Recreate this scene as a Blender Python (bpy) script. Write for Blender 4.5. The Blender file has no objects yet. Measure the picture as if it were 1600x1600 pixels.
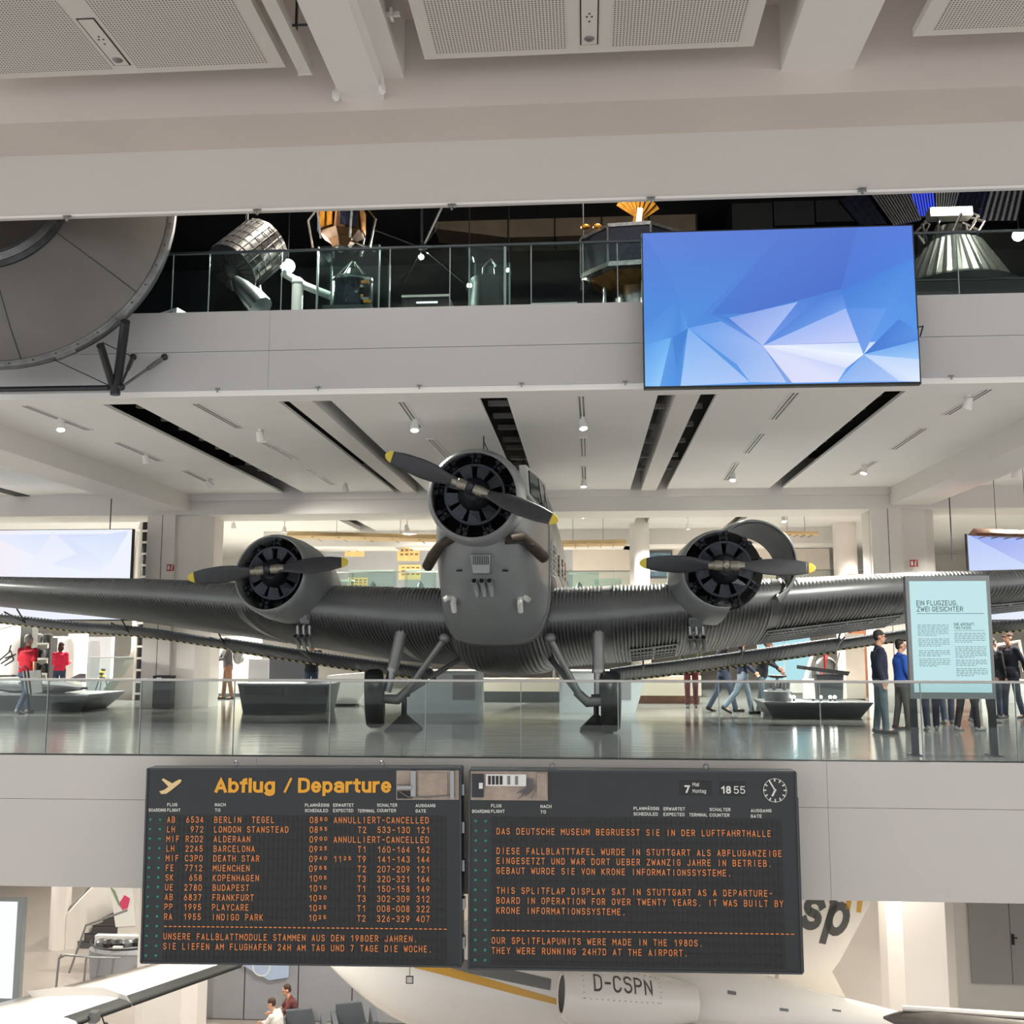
import bpy, bmesh, math, random
from mathutils import Vector, Matrix
random.seed(7)
S = bpy.context.scene
COL = S.collection
R = math.radians
PI = math.pi

# ------------------------------------------------------------------ camera, world, exposure
F = 1600.0
PITCH, YAW = R(7.2), R(4.1)
CAM = Vector((0, 0, 1.6))
cd = bpy.data.cameras.new('camera')
cam = bpy.data.objects.new('camera', cd)
COL.objects.link(cam)
cam.location = CAM
cam.rotation_euler = (PI / 2 + PITCH, 0, YAW)
cd.sensor_width = 36.0
cd.lens = 36.0 * F / 1600.0
cd.clip_end = 200
S.camera = cam
w = bpy.data.worlds.new('world')
S.world = w
w.use_nodes = True
bg = w.node_tree.nodes['Background']
bg.inputs[0].default_value = (0.97, 0.97, 0.98, 1)
bg.inputs[1].default_value = 1.05
S.view_settings.view_transform = 'Standard'
S.view_settings.look = 'None'
S.view_settings.gamma = 1.0
S.view_settings.use_curve_mapping = False
EXPO = 0.25
S.view_settings.exposure = EXPO
S.cycles.use_denoising = True
S.cycles.use_adaptive_sampling = True
S.cycles.adaptive_threshold = 0.05
S.cycles.max_bounces = 5
S.cycles.diffuse_bounces = 3
S.cycles.glossy_bounces = 2
S.cycles.transparent_max_bounces = 16
S.cycles.sample_clamp_indirect = 6.0
S.cycles.caustics_reflective = False
S.cycles.caustics_refractive = False

fwd = Vector((-math.sin(YAW) * math.cos(PITCH), math.cos(YAW) * math.cos(PITCH), math.sin(PITCH)))
rgt = Vector((math.cos(YAW), math.sin(YAW), 0))
upv = rgt.cross(fwd)
def ray(x, y): return fwd + rgt * ((x - 800) / F) + upv * ((800 - y) / F)
def at(x, y, Y):            # the point of depth Y seen there
    d = ray(x, y); return CAM + d * ((Y - CAM.y) / d.y)
def atz(x, y, Z):           # the point of height Z seen there
    d = ray(x, y); return CAM + d * ((Z - CAM.z) / d.z)

# ------------------------------------------------------------------ helpers
def lin(v):
    v /= 255.0
    return v / 12.92 if v <= 0.04045 else ((v + 0.055) / 1.055) ** 2.4
def rgb(r, g, b): return (lin(r), lin(g), lin(b), 1)

MATS = {}
def mat(name, col, rough=0.6, metal=0.0, noise=0.0, nscale=3.0, bump=0.0, bscale=40.0, spec=0.5, stretch=None):
    """procedural painted / metal surface with a little tonal noise and fine relief"""
    if name in MATS: return MATS[name]
    m = bpy.data.materials.new(name); m.use_nodes = True
    nt = m.node_tree; b = nt.nodes['Principled BSDF']
    b.inputs['Base Color'].default_value = col
    b.inputs['Roughness'].default_value = rough
    b.inputs['Metallic'].default_value = metal
    b.inputs['Specular IOR Level'].default_value = spec
    if noise or bump:
        tc = nt.nodes.new('ShaderNodeTexCoord')
        src = tc.outputs['Object']
        if stretch:
            mp = nt.nodes.new('ShaderNodeMapping'); mp.inputs['Scale'].default_value = stretch
            nt.links.new(src, mp.inputs[0]); src = mp.outputs[0]
    if noise:
        n = nt.nodes.new('ShaderNodeTexNoise'); n.inputs['Scale'].default_value = nscale; n.inputs['Detail'].default_value = 5
        nt.links.new(src, n.inputs['Vector'])
        r = nt.nodes.new('ShaderNodeValToRGB')
        lo = tuple(c * (1 - noise) for c in col[:3]) + (1,); hi = tuple(min(1, c * (1 + noise)) for c in col[:3]) + (1,)
        r.color_ramp.elements[0].color = lo; r.color_ramp.elements[1].color = hi
        r.color_ramp.elements[0].position = 0.3; r.color_ramp.elements[1].position = 0.7
        nt.links.new(n.outputs['Fac'], r.inputs[0]); nt.links.new(r.outputs[0], b.inputs['Base Color'])
    if bump:
        n2 = nt.nodes.new('ShaderNodeTexNoise'); n2.inputs['Scale'].default_value = bscale; n2.inputs['Detail'].default_value = 3
        nt.links.new(src, n2.inputs['Vector'])
        bp = nt.nodes.new('ShaderNodeBump'); bp.inputs['Strength'].default_value = bump; bp.inputs['Distance'].default_value = 0.01
        nt.links.new(n2.outputs['Fac'], bp.inputs['Height']); nt.links.new(bp.outputs[0], b.inputs['Normal'])
    MATS[name] = m
    return m

def emit(name, col, strength=1.0):
    if name in MATS: return MATS[name]
    m = bpy.data.materials.new(name); m.use_nodes = True
    nt = m.node_tree; nt.nodes.clear()
    e = nt.nodes.new('ShaderNodeEmission'); e.inputs[0].default_value = col; e.inputs[1].default_value = strength
    o = nt.nodes.new('ShaderNodeOutputMaterial'); nt.links.new(e.outputs[0], o.inputs[0])
    MATS[name] = m
    return m

def emit_attr(name, strength=1.0):
    m = bpy.data.materials.new(name); m.use_nodes = True
    nt = m.node_tree; nt.nodes.clear()
    a = nt.nodes.new('ShaderNodeVertexColor'); a.layer_name = 'Col'
    e = nt.nodes.new('ShaderNodeEmission'); e.inputs[1].default_value = strength
    nt.links.new(a.outputs[0], e.inputs[0])
    o = nt.nodes.new('ShaderNodeOutputMaterial'); nt.links.new(e.outputs[0], o.inputs[0])
    MATS[name] = m
    return m

def glass(name, tint, rough=0.02, refl=1.0):
    if name in MATS: return MATS[name]
    m = bpy.data.materials.new(name); m.use_nodes = True
    nt = m.node_tree; nt.nodes.clear()
    t = nt.nodes.new('ShaderNodeBsdfTransparent'); t.inputs[0].default_value = tint
    g = nt.nodes.new('ShaderNodeBsdfGlossy'); g.inputs['Roughness'].default_value = rough
    f = nt.nodes.new('ShaderNodeFresnel'); f.inputs[0].default_value = 1.45
    mu = nt.nodes.new('ShaderNodeMath'); mu.operation = 'MULTIPLY'; mu.inputs[1].default_value = refl
    nt.links.new(f.outputs[0], mu.inputs[0])
    x = nt.nodes.new('ShaderNodeMixShader')
    nt.links.new(mu.outputs[0], x.inputs[0]); nt.links.new(t.outputs[0], x.inputs[1]); nt.links.new(g.outputs[0], x.inputs[2])
    o = nt.nodes.new('ShaderNodeOutputMaterial'); nt.links.new(x.outputs[0], o.inputs[0])
    MATS[name] = m
    return m

def basis(d):
    d = d.normalized()
    a = Vector((0, 0, 1)) if abs(d.z) < 0.9 else Vector((1, 0, 0))
    u = d.cross(a).normalized(); v = d.cross(u).normalized()
    return u, v

class MB:
    def __init__(s): s.v = []; s.f = []; s.c = None
    def quad(s, a, b, c, d):
        n = len(s.v); s.v += [Vector(p) for p in (a, b, c, d)]; s.f.append((n, n + 1, n + 2, n + 3)); return s
    def poly(s, pts):
        n = len(s.v); s.v += [Vector(p) for p in pts]; s.f.append(tuple(range(n, n + len(pts)))); return s
    def mm(s, a, b):           # box from corner to corner
        x0, x1 = sorted((a[0], b[0])); y0, y1 = sorted((a[1], b[1])); z0, z1 = sorted((a[2], b[2]))
        n = len(s.v)
        s.v += [Vector(p) for p in ((x0, y0, z0), (x1, y0, z0), (x1, y1, z0), (x0, y1, z0), (x0, y0, z1), (x1, y0, z1), (x1, y1, z1), (x0, y1, z1))]
        s.f += [tuple(n + i for i in q) for q in ((0, 3, 2, 1), (4, 5, 6, 7), (0, 1, 5, 4), (1, 2, 6, 5), (2, 3, 7, 6), (3, 0, 4, 7))]
        return s
    def box(s, c, size, m=None):   # centred box, optional matrix for its axes
        n = len(s.v); h = [q / 2 for q in size]
        for q in ((-1, -1, -1), (1, -1, -1), (1, 1, -1), (-1, 1, -1), (-1, -1, 1), (1, -1, 1), (1, 1, 1), (-1, 1, 1)):
            p = Vector((q[0] * h[0], q[1] * h[1], q[2] * h[2]))
            if m: p = m @ p
            s.v.append(p + Vector(c))
        s.f += [tuple(n + i for i in q) for q in ((0, 3, 2, 1), (4, 5, 6, 7), (0, 1, 5, 4), (1, 2, 6, 5), (2, 3, 7, 6), (3, 0, 4, 7))]
        return s
    def hexa(s, p):            # eight corners: bottom ring then top ring
        n = len(s.v); s.v += [Vector(q) for q in p]
        s.f += [tuple(n + i for i in q) for q in ((0, 3, 2, 1), (4, 5, 6, 7), (0, 1, 5, 4), (1, 2, 6, 5), (2, 3, 7, 6), (3, 0, 4, 7))]
        return s
    def prism(s, pts, d):      # polygon pts extruded along vector d
        n = len(s.v); k = len(pts); d = Vector(d)
        s.v += [Vector(p) for p in pts] + [Vector(p) + d for p in pts]
        s.f.append(tuple(range(n + k - 1, n - 1, -1))); s.f.append(tuple(range(n + k, n + 2 * k)))
        for i in range(k): j = (i + 1) % k; s.f.append((n + i, n + j, n + k + j, n + k + i))
        return s
    def rings(s, rs, cap=True, closed=True):
        k = len(rs[0]); n = len(s.v)
        for r in rs: s.v += [Vector(p) for p in r]
        for i in range(len(rs) - 1):
            for j in range(k if closed else k - 1):
                a = n + i * k + j; b = n + i * k + (j + 1) % k
                s.f.append((a, b, b + k, a + k))
        if cap and closed:
            s.f.append(tuple(range(n + k - 1, n - 1, -1))); m = n + (len(rs) - 1) * k; s.f.append(tuple(range(m, m + k)))
        return s
    def cyl(s, p0, p1, r0, r1=None, n=12, cap=True):
        p0 = Vector(p0); p1 = Vector(p1); r1 = r0 if r1 is None else r1
        u, v = basis(p1 - p0)
        ring = lambda p, r: [p + (u * math.cos(2 * PI * i / n) + v * math.sin(2 * PI * i / n)) * r for i in range(n)]
        return s.rings([ring(p0, r0), ring(p1, r1)], cap)
    def tube(s, pts, r, n=8):
        pts = [Vector(p) for p in pts]; rs = []
        rr = r if isinstance(r, (list, tuple)) else [r] * len(pts)
        d0 = (pts[1] - pts[0]).normalized(); u, v = basis(d0)
        for i, p in enumerate(pts):
            d = (pts[min(i + 1, len(pts) - 1)] - pts[max(i - 1, 0)]).normalized()
            u = (u - d * u.dot(d)).normalized(); v = d.cross(u)
            rs.append([p + (u * math.cos(2 * PI * k / n) + v * math.sin(2 * PI * k / n)) * rr[i] for k in range(n)])
        return s.rings(rs)
    def lathe(s, prof, o, axis, n=32, a0=0.0, a1=2 * PI, u=None, closed_prof=False):
        """prof: (distance along axis, radius); a0..a1 the arc"""
        o = Vector(o); axis = Vector(axis).normalized()
        if u is None: u, v = basis(axis)
        else: u = Vector(u).normalized(); v = axis.cross(u)
        full = abs(a1 - a0 - 2 * PI) < 1e-6
        k = n if full else n + 1
        rs = []
        for i in range(k):
            t = a0 + (a1 - a0) * i / n
            q = u * math.cos(t) + v * math.sin(t)
            rs.append([o + axis * d + q * r for d, r in prof])
        if full: rs.append(rs[0])
        m = len(prof); b = len(s.v)
        for r in (rs[:-1] if full else rs): s.v += r
        cnt = len(rs) - 1
        for i in range(cnt):
            i2 = (i + 1) % k if full else i + 1
            for j in range(m if closed_prof else m - 1):
                j2 = (j + 1) % m
                s.f.append((b + i * m + j, b + i * m + j2, b + i2 * m + j2, b + i2 * m + j))
        if closed_prof and not full:
            s.f.append(tuple(b + j for j in range(m))); s.f.append(tuple(b + cnt * m + j for j in reversed(range(m))))
        return s
    def ball(s, c, r, n=12, m=8):
        c = Vector(c); r = Vector((r, r, r)) if isinstance(r, (int, float)) else Vector(r)
        rs = []
        for i in range(m + 1):
            t = PI * i / m; t = min(max(t, 0.02), PI - 0.02)
            rs.append([c + Vector((r.x * math.sin(t) * math.cos(2 * PI * j / n), r.y * math.sin(t) * math.sin(2 * PI * j / n), -r.z * math.cos(t))) for j in range(n)])
        return s.rings(rs)
    def cap(s, p0, p1, r0, r1, n=12):      # tapered capsule, closed
        p0 = Vector(p0); p1 = Vector(p1)
        if (p1 - p0).length < 1e-5: p1 = p0 + Vector((0, 0, 1e-3))
        d = (p1 - p0).normalized(); u, v = basis(d); rs = []
        for t in (-80, -50, -20): rs.append((p0 + d * r0 * math.sin(R(t)), r0 * math.cos(R(t))))
        for t in (20, 50, 80): rs.append((p1 + d * r1 * math.sin(R(t)), r1 * math.cos(R(t))))
        return s.rings([[p + (u * math.cos(2 * PI * i / n) + v * math.sin(2 * PI * i / n)) * r for i in range(n)] for p, r in rs])
    def mesh(s, name, fix=True):
        me = bpy.data.meshes.new(name)
        me.from_pydata([tuple(p) for p in s.v], [], s.f)
        if fix and len(s.f) < 60000:
            b = bmesh.new(); b.from_mesh(me); bmesh.ops.recalc_face_normals(b, faces=b.faces); b.to_mesh(me); b.free()
        return me
    def build(s, name, m, parent=None, smooth=False, fix=True, loc=None, bevel=0.0):
        me = s.mesh(name, fix); me.materials.append(m)
        if smooth:
            me.polygons.foreach_set('use_smooth', [True] * len(me.polygons))
            if smooth != 'all':
                me.set_sharp_from_angle(angle=R(40))
        o = bpy.data.objects.new(name, me); COL.objects.link(o)
        if parent: o.parent = parent
        if loc is not None: o.location = loc
        if bevel:
            bv = o.modifiers.new('edges', 'BEVEL'); bv.width = bevel; bv.segments = 2; bv.limit_method = 'ANGLE'
        return o

def tag(o, label=None, cat=None, group=None, kind=None):
    if label: o['label'] = label
    if cat: o['category'] = cat
    if group: o['group'] = group
    if kind: o['kind'] = kind
    return o
def thing(name, label, cat, loc=(0, 0, 0), rz=0.0, group=None):
    o = bpy.data.objects.new(name, None); COL.objects.link(o)
    o.location = loc; o.rotation_euler = (0, 0, rz); o.empty_display_size = 0.2
    return tag(o, label, cat, group)
def struct(mb, name, m, parent=None, **k):
    o = mb.build(name, m, parent, **k)
    if parent is None: o['kind'] = 'structure'
    return o
def copy_tree(o, parent=None):
    c = o.copy(); COL.objects.link(c); c.parent = parent
    for ch in list(o.children): copy_tree(ch, c)
    return c

# lettering: a monoline alphabet drawn as strokes, cap height 1
def _arc(cx, cy, rx, ry, a0, a1, n=None):
    n = n or max(3, int(abs(a1 - a0) / 22))
    return [(cx + rx * math.cos(R(a0 + (a1 - a0) * i / n)), cy + ry * math.sin(R(a0 + (a1 - a0) * i / n))) for i in range(n + 1)]
def _font():
    W = 0.56; h = W / 2; r = 0.27; f = {}
    top = _arc(h, 1 - r, h, r, 180, 0); bot = _arc(h, r, h, r, 360, 180)
    ring = [(0, r)] + top + bot
    f['A'] = (W, [[(0, 0), (h, 1), (W, 0)], [(0.1, 0.28), (W - 0.1, 0.28)]])
    f['B'] = (W, [[(0, 0), (0, 1), (h, 1)] + _arc(h, 0.76, h - 0.03, 0.24, 90, -90) + [(0, 0.52)], [(h, 0.52)] + _arc(h, 0.26, h, 0.26, 90, -90) + [(0, 0)]])
    f['C'] = (W, [_arc(h, 1 - r, h, r, 15, 180) + [(0, r)] + _arc(h, r, h, r, 180, 345)])
    f['D'] = (W, [[(0, 0), (0, 1), (h * 0.8, 1)] + _arc(h * 0.8, 1 - r, W - h * 0.8, r, 90, 0) + _arc(h * 0.8, r, W - h * 0.8, r, 0, -90) + [(0, 0)]])
    f['E'] = (0.5, [[(0.5, 1), (0, 1), (0, 0), (0.5, 0)], [(0, 0.52), (0.44, 0.52)]])
    f['F'] = (0.5, [[(0.5, 1), (0, 1), (0, 0)], [(0, 0.52), (0.43, 0.52)]])
    f['G'] = (W, [_arc(h, 1 - r, h, r, 20, 180) + [(0, r)] + _arc(h, r, h, r, 180, 360) + [(W, 0.48), (h + 0.03, 0.48)]])
    f['H'] = (W, [[(0, 0), (0, 1)], [(W, 0), (W, 1)], [(0, 0.52), (W, 0.52)]])
    f['I'] = (0.0, [[(0, 0), (0, 1)]])
    f['J'] = (0.48, [[(0.48, 1), (0.48, 0.25)] + _arc(0.24, 0.25, 0.24, 0.25, 360, 190)])
    f['K'] = (W, [[(0, 0), (0, 1)], [(W, 1), (0, 0.42)], [(0.16, 0.57), (W, 0)]])
    f['L'] = (0.48, [[(0, 1), (0, 0), (0.48, 0)]])
    f['M'] = (0.66, [[(0, 0), (0, 1), (0.33, 0.4), (0.66, 1), (0.66, 0)]])
    f['N'] = (W, [[(0, 0), (0, 1), (W, 0), (W, 1)]])
    f['O'] = (W, [ring]); f['0'] = f['O']
    f['P'] = (W, [[(0, 0), (0, 1), (h, 1)] + _arc(h, 0.73, h, 0.27, 90, -90) + [(0, 0.46)]])
    f['Q'] = (W, [ring, [(h, 0.25), (W, -0.05)]])
    f['R'] = (W, [[(0, 0), (0, 1), (h, 1)] + _arc(h, 0.74, h, 0.26, 90, -90) + [(0, 0.48)], [(h, 0.48), (W, 0)]])
    S_ = _arc(h, 0.76, h, 0.24, 20, 270) + _arc(h, 0.26, h, 0.26, 90, -160)
    f['S'] = (W, [S_])
    f['T'] = (W, [[(0, 1), (W, 1)], [(h, 1), (h, 0)]])
    f['U'] = (W, [[(0, 1), (0, r)] + _arc(h, r, h, r, 180, 360) + [(W, 1)]])
    f['V'] = (W, [[(0, 1), (h, 0), (W, 1)]])
    f['W'] = (0.74, [[(0, 1), (0.17, 0), (0.37, 0.75), (0.57, 0), (0.74, 1)]])
    f['X'] = (W, [[(0, 0), (W, 1)], [(0, 1), (W, 0)]])
    f['Y'] = (W, [[(0, 1), (h, 0.45), (W, 1)], [(h, 0.45), (h, 0)]])
    f['Z'] = (W, [[(0, 1), (W, 1), (0, 0), (W, 0)]])
    f['\u00c4'] = (W, f['A'][1] + [[(0.1, 1.2), (0.1, 1.32)], [(W - 0.1, 1.2), (W - 0.1, 1.32)]])
    f['1'] = (0.3, [[(0, 0.74), (0.28, 1), (0.28, 0)]])
    f['2'] = (0.52, [_arc(0.26, 0.74, 0.26, 0.26, 170, -25) + [(0, 0), (0.54, 0)]])
    f['3'] = (0.52, [_arc(0.25, 0.76, 0.25, 0.24, 160, -90), _arc(0.25, 0.27, 0.27, 0.27, 90, -160)])
    f['4'] = (0.56, [[(0.38, 0), (0.38, 1), (0, 0.25), (0.56, 0.25)]])
    f['5'] = (0.52, [[(0.48, 1), (0.06, 1), (0.03, 0.52)] + _arc(0.25, 0.32, 0.27, 0.3, 120, -150)])
    f['6'] = (0.52, [[(0.36, 1), (0.08, 0.5)], _arc(0.26, 0.3, 0.26, 0.3, 0, 360)])
    f['7'] = (0.5, [[(0, 1), (0.5, 1), (0.16, 0)]])
    f['8'] = (0.52, [_arc(0.26, 0.76, 0.22, 0.24, 0, 360), _arc(0.26, 0.26, 0.26, 0.26, 0, 360)])
    f['9'] = (0.52, [[(0.16, 0), (0.44, 0.5)], _arc(0.26, 0.7, 0.26, 0.3, 0, 360)])
    f['-'] = (0.4, [[(0, 0.48), (0.4, 0.48)]])
    f['.'] = (0.0, [[(0, -0.05), (0, 0.08)]]); f[','] = (0.06, [[(0.06, 0.08), (0, -0.16)]])
    f['/'] = (0.4, [[(0, 0), (0.4, 1)]])
    x = 0.72; q = x / 2; b = 0.46; hb = b / 2
    bowl = _arc(hb, q, hb, q, 0, 360)
    f['a'] = (b, [_arc(hb, x - 0.2, hb, 0.2, 160, 0) + [(b, 0)], _arc(hb, 0.2, hb, 0.21, 0, 360)])
    f['b'] = (b, [[(0, 0), (0, 1)], bowl]); f['p'] = (b, [[(0, -0.28), (0, x)], bowl])
    f['e'] = (b, [[(0.06, q), (b - 0.06, q)], _arc(hb, q, hb, q, 0, 320)])
    f['f'] = (0.24, [[(0.10, 0), (0.10, 0.8)] + _arc(0.24, 0.8, 0.14, 0.18, 180, 90), [(-0.04, x - 0.02), (0.26, x - 0.02)]])
    f['g'] = (b, [bowl, [(b, x), (b, -0.06)] + _arc(hb, -0.06, hb, 0.2, 0, -160)])
    f['i'] = (0.0, [[(0, 0), (0, x)], [(0, 0.87), (0, 1)]]); f['l'] = (0.0, [[(0, 0), (0, 1)]])
    f['n'] = (0.42, [[(0, 0), (0, x)], [(0, x - 0.22)] + _arc(0.21, x - 0.22, 0.21, 0.22, 180, 0) + [(0.42, 0)]])
    f['o'] = (b, [bowl])
    f['r'] = (0.26, [[(0, 0), (0, x)], [(0, x - 0.24)] + _arc(0.26, x - 0.24, 0.26, 0.24, 180, 90)])
    f['s'] = (0.4, [_arc(0.2, x * 0.745, 0.2, x * 0.255, 20, 270) + _arc(0.2, x * 0.25, 0.2, x * 0.25, 90, -160)])
    f['t'] = (0.24, [[(0.09, 0.94), (0.09, 0.16)] + _arc(0.23, 0.16, 0.14, 0.15, 180, 270), [(-0.05, x - 0.02), (0.26, x - 0.02)]])
    f['u'] = (0.42, [[(0, x), (0, 0.22)] + _arc(0.21, 0.22, 0.21, 0.22, 180, 360) + [(0.42, x)], [(0.42, x), (0.42, 0)]])
    f[' '] = (0.12, [])
    return f
FONT = _font()
GL = {}
def glyph(ch, wt):
    if (ch, wt) in GL: return GL[(ch, wt)]
    w_, st = FONT[ch]; vs, fs = [], []; h = wt / 2
    # heavier letters shrink so that the outline keeps the cap height
    for s_ in st:
        pts = [(x + h, h + y * (1 - wt)) for x, y in s_]
        clean = [pts[0]]
        for p in pts[1:]:
            if math.dist(p, clean[-1]) > 1e-4: clean.append(p)
        pts = [clean[0]]
        for p in clean[1:]:
            a = pts[-1]; k = int(math.dist(a, p) / 0.3) + 1
            pts += [(a[0] + (p[0] - a[0]) * i / k, a[1] + (p[1] - a[1]) * i / k) for i in range(1, k + 1)]
        n = len(pts); loop = n > 3 and math.dist(pts[0], pts[-1]) < 1e-3
        base = len(vs); lay = st.index(s_) * 0.0012
        for i, p in enumerate(pts):
            a = pts[i - 1] if i else (pts[-2] if loop else None); c = pts[i + 1] if i < n - 1 else (pts[1] if loop else None)
            def unit(u, v): L_ = math.dist(u, v); return ((v[0] - u[0]) / L_, (v[1] - u[1]) / L_)
            if a and c:
                d0, d1 = unit(a, p), unit(p, c); tx, ty = d0[0] + d1[0], d0[1] + d1[1]; L_ = math.hypot(tx, ty)
                if L_ < 0.3: tx, ty = d0; L_ = 1.0; k = 1.0
                else: k = min(1.7, 2 / L_)
                tx /= L_; ty /= L_
            else:
                tx, ty = unit(a, p) if a else unit(p, c); k = 1.0
                # square the ends off slightly past the last point, so that corners close
                e = h * 0.9 * (1 if a else -1); p = (p[0] + tx * e, p[1] + ty * e)
            vs += [(p[0] - ty * h * k, p[1] + tx * h * k, lay), (p[0] + ty * h * k, p[1] - tx * h * k, lay)]
        for i in range(n - 1): q = base + 2 * i; fs.append((q, q + 1, q + 3, q + 2))
    # every stroke a hair in front of the last, so that crossings do not fight
    GL[(ch, wt)] = (vs, fs, w_ + wt)
    return GL[(ch, wt)]
def letters(mb, text, x, y, cap, frame, pitch=None, sx=1.0, wt=0.14, d=0.0, width=None, gap=0.16):
    """lay text in a plane; frame(u, v, d) -> point; cap: cap height; pitch: fixed cell width; width: fit to this width"""
    gap = max(gap, 0.05)
    if width: sx = width / ((sum(glyph(c, wt)[2] + gap for c in text) - gap) * cap)
    cx = x
    for ch in text:
        vs, fs, gw = glyph(ch, wt); k = sx
        if pitch:
            if gw * cap * k > pitch * 0.88: k = pitch * 0.88 / (gw * cap)
            off = cx + (pitch - gw * cap * k) / 2
        else: off = cx
        n = len(mb.v)
        mb.v += [frame(off + vx * cap * k, y + vy * cap, d + vz) for vx, vy, vz in vs]
        mb.f += [tuple(n + i for i in q) for q in fs]
        cx += pitch if pitch else (gw + gap) * cap * sx
    return cx
def letter_parts(text, x, y, cap, frame, m, parent, wt=0.14, d=0.0, width=1.0, gap=0.16):
    """large lettering: every letter an object of its own"""
    gap = max(gap, 0.05); sx = width / ((sum(glyph(c, wt)[2] + gap for c in text) - gap) * cap)
    for ch in text:
        mb = MB(); nx = letters(mb, ch, x, y, cap, frame, sx=sx, wt=wt, d=d, gap=gap); x = nx
        if mb.f: mb.build('letter', m, parent, fix=False)

# ------------------------------------------------------------------ materials of the building
M_FASC = mat('fascia_paint', rgb(207, 203, 197), 0.75, noise=0.02, nscale=0.6, bump=0.05, bscale=30)
M_BALC = mat('balcony_paint_shaded', rgb(184, 183, 183), 0.75, noise=0.02, nscale=0.6, bump=0.05, bscale=30)  # cooler grey than the fascia, with the balcony's shade put into the colour
M_WALL = mat('wall_paint', rgb(226, 222, 214), 0.8, noise=0.02, nscale=0.5)
M_BEAM = mat('beam_paint', rgb(230, 226, 221), 0.8, noise=0.02, nscale=0.5)
M_CEIL = mat('ceiling_paint', rgb(240, 238, 234), 0.85, noise=0.015, nscale=0.8)
M_VOID = mat('ceiling_void_grey', rgb(74, 74, 72), 0.9)
M_BATT = mat('batten_grey', rgb(150, 148, 142), 0.8)
M_BLACK = mat('black_room_paint', rgb(17, 21, 27), 0.8, noise=0.2, nscale=1.0)
M_ROOFD = mat('roof_soffit', rgb(214, 203, 195), 0.85, noise=0.03, nscale=0.7)
M_COLUMN = mat('column_paint', rgb(236, 230, 223), 0.75, noise=0.02, nscale=0.7)
M_DARKLINE = mat('shadow_gap', rgb(60, 60, 60), 0.9)
M_STEEL = mat('brushed_steel', rgb(150, 152, 152), 0.35, 0.9)
M_STEELD = mat('dark_steel', rgb(58, 60, 63), 0.45, 0.6)
M_CLIP = mat('clip_metal', rgb(140, 138, 134), 0.5, 0.5)
M_BLACKP = mat('black_plastic', rgb(26, 27, 29), 0.5)
M_WHITEP = mat('white_plastic', rgb(232, 230, 226), 0.5)
M_GLASS = glass('railing_glass', (0.86, 0.905, 0.90, 1), 0.01, 0.8)
M_GLASSU = glass('gallery_glass', (0.82, 0.92, 0.92, 1), 0.01, 0.3)
M_GEDGE = mat('glass_edge', rgb(150, 162, 162), 0.25)

def floor_mat(name, col, rough, var):
    m = mat(name, col, rough, noise=var, nscale=0.35, spec=0.6)
    nt = m.node_tree; b = nt.nodes['Principled BSDF']
    tc = nt.nodes.new('ShaderNodeTexCoord'); mp = nt.nodes.new('ShaderNodeMapping'); mp.inputs['Scale'].default_value = (0.25, 2.2, 1)
    n = nt.nodes.new('ShaderNodeTexNoise'); n.inputs['Scale'].default_value = 2.0; n.inputs['Detail'].default_value = 4
    bp = nt.nodes.new('ShaderNodeBump'); bp.inputs['Strength'].default_value = 0.10; bp.inputs['Distance'].default_value = 0.05
    nt.links.new(tc.outputs['Object'], mp.inputs[0]); nt.links.new(mp.outputs[0], n.inputs['Vector'])
    nt.links.new(n.outputs['Fac'], bp.inputs['Height']); nt.links.new(bp.outputs[0], b.inputs['Normal'])
    return m
M_FLOOR = floor_mat('polished_grey_floor', rgb(126, 126, 123), 0.13, 0.08)
M_FLOORG = floor_mat('hall_floor', rgb(168, 160, 152), 0.35, 0.05)

Y0 = 14.31                 # the plane of the balcony edges across the hall
ZC, ZU, ZR = 5.2, 6.44, 7.37   # ceiling of the middle floor, upper floor, its handrail
ZS, ZG = -1.79, -7.8       # underside of the middle floor edge, hall floor
XA, XB = -28.0, 22.0
YB = 44.0                  # back wall

# floors
struct(MB().mm((XA, Y0 + 0.25, -0.45), (XB, YB, 0)), 'floor', M_FLOOR)
struct(MB().mm((XA, 2.6, ZG - 0.3), (XB, YB, ZG)), 'floor', M_FLOORG)
struct(MB().mm((-14, -9, -0.5), (14, 2.4, 0)), 'floor', M_FLOORG)
# edge of the middle floor: two rows of panels with a joint between them
o = struct(MB().mm((XA, Y0 + 0.03, ZS + 0.01), (XB, Y0 + 0.25, -0.02)), 'wall_fascia', M_DARKLINE)
xs = [-28, -20.2, -12.4, -4.6, 3.2, 11.0, 22]
for i in range(len(xs) - 1):
    struct(MB().mm((xs[i] + 0.002, Y0, -0.598), (xs[i + 1] - 0.002, Y0 + 0.2, 0.0)), 'panel', M_FASC, o)
    struct(MB().mm((xs[i] + 0.002, Y0 + 0.004, ZS), (xs[i + 1] - 0.002, Y0 + 0.2, -0.604)), 'panel', M_FASC, o)
struct(MB().mm((XA, Y0 + 0.25, ZS), (XB, YB, ZS + 0.3)), 'ceiling', M_CEIL)
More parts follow.
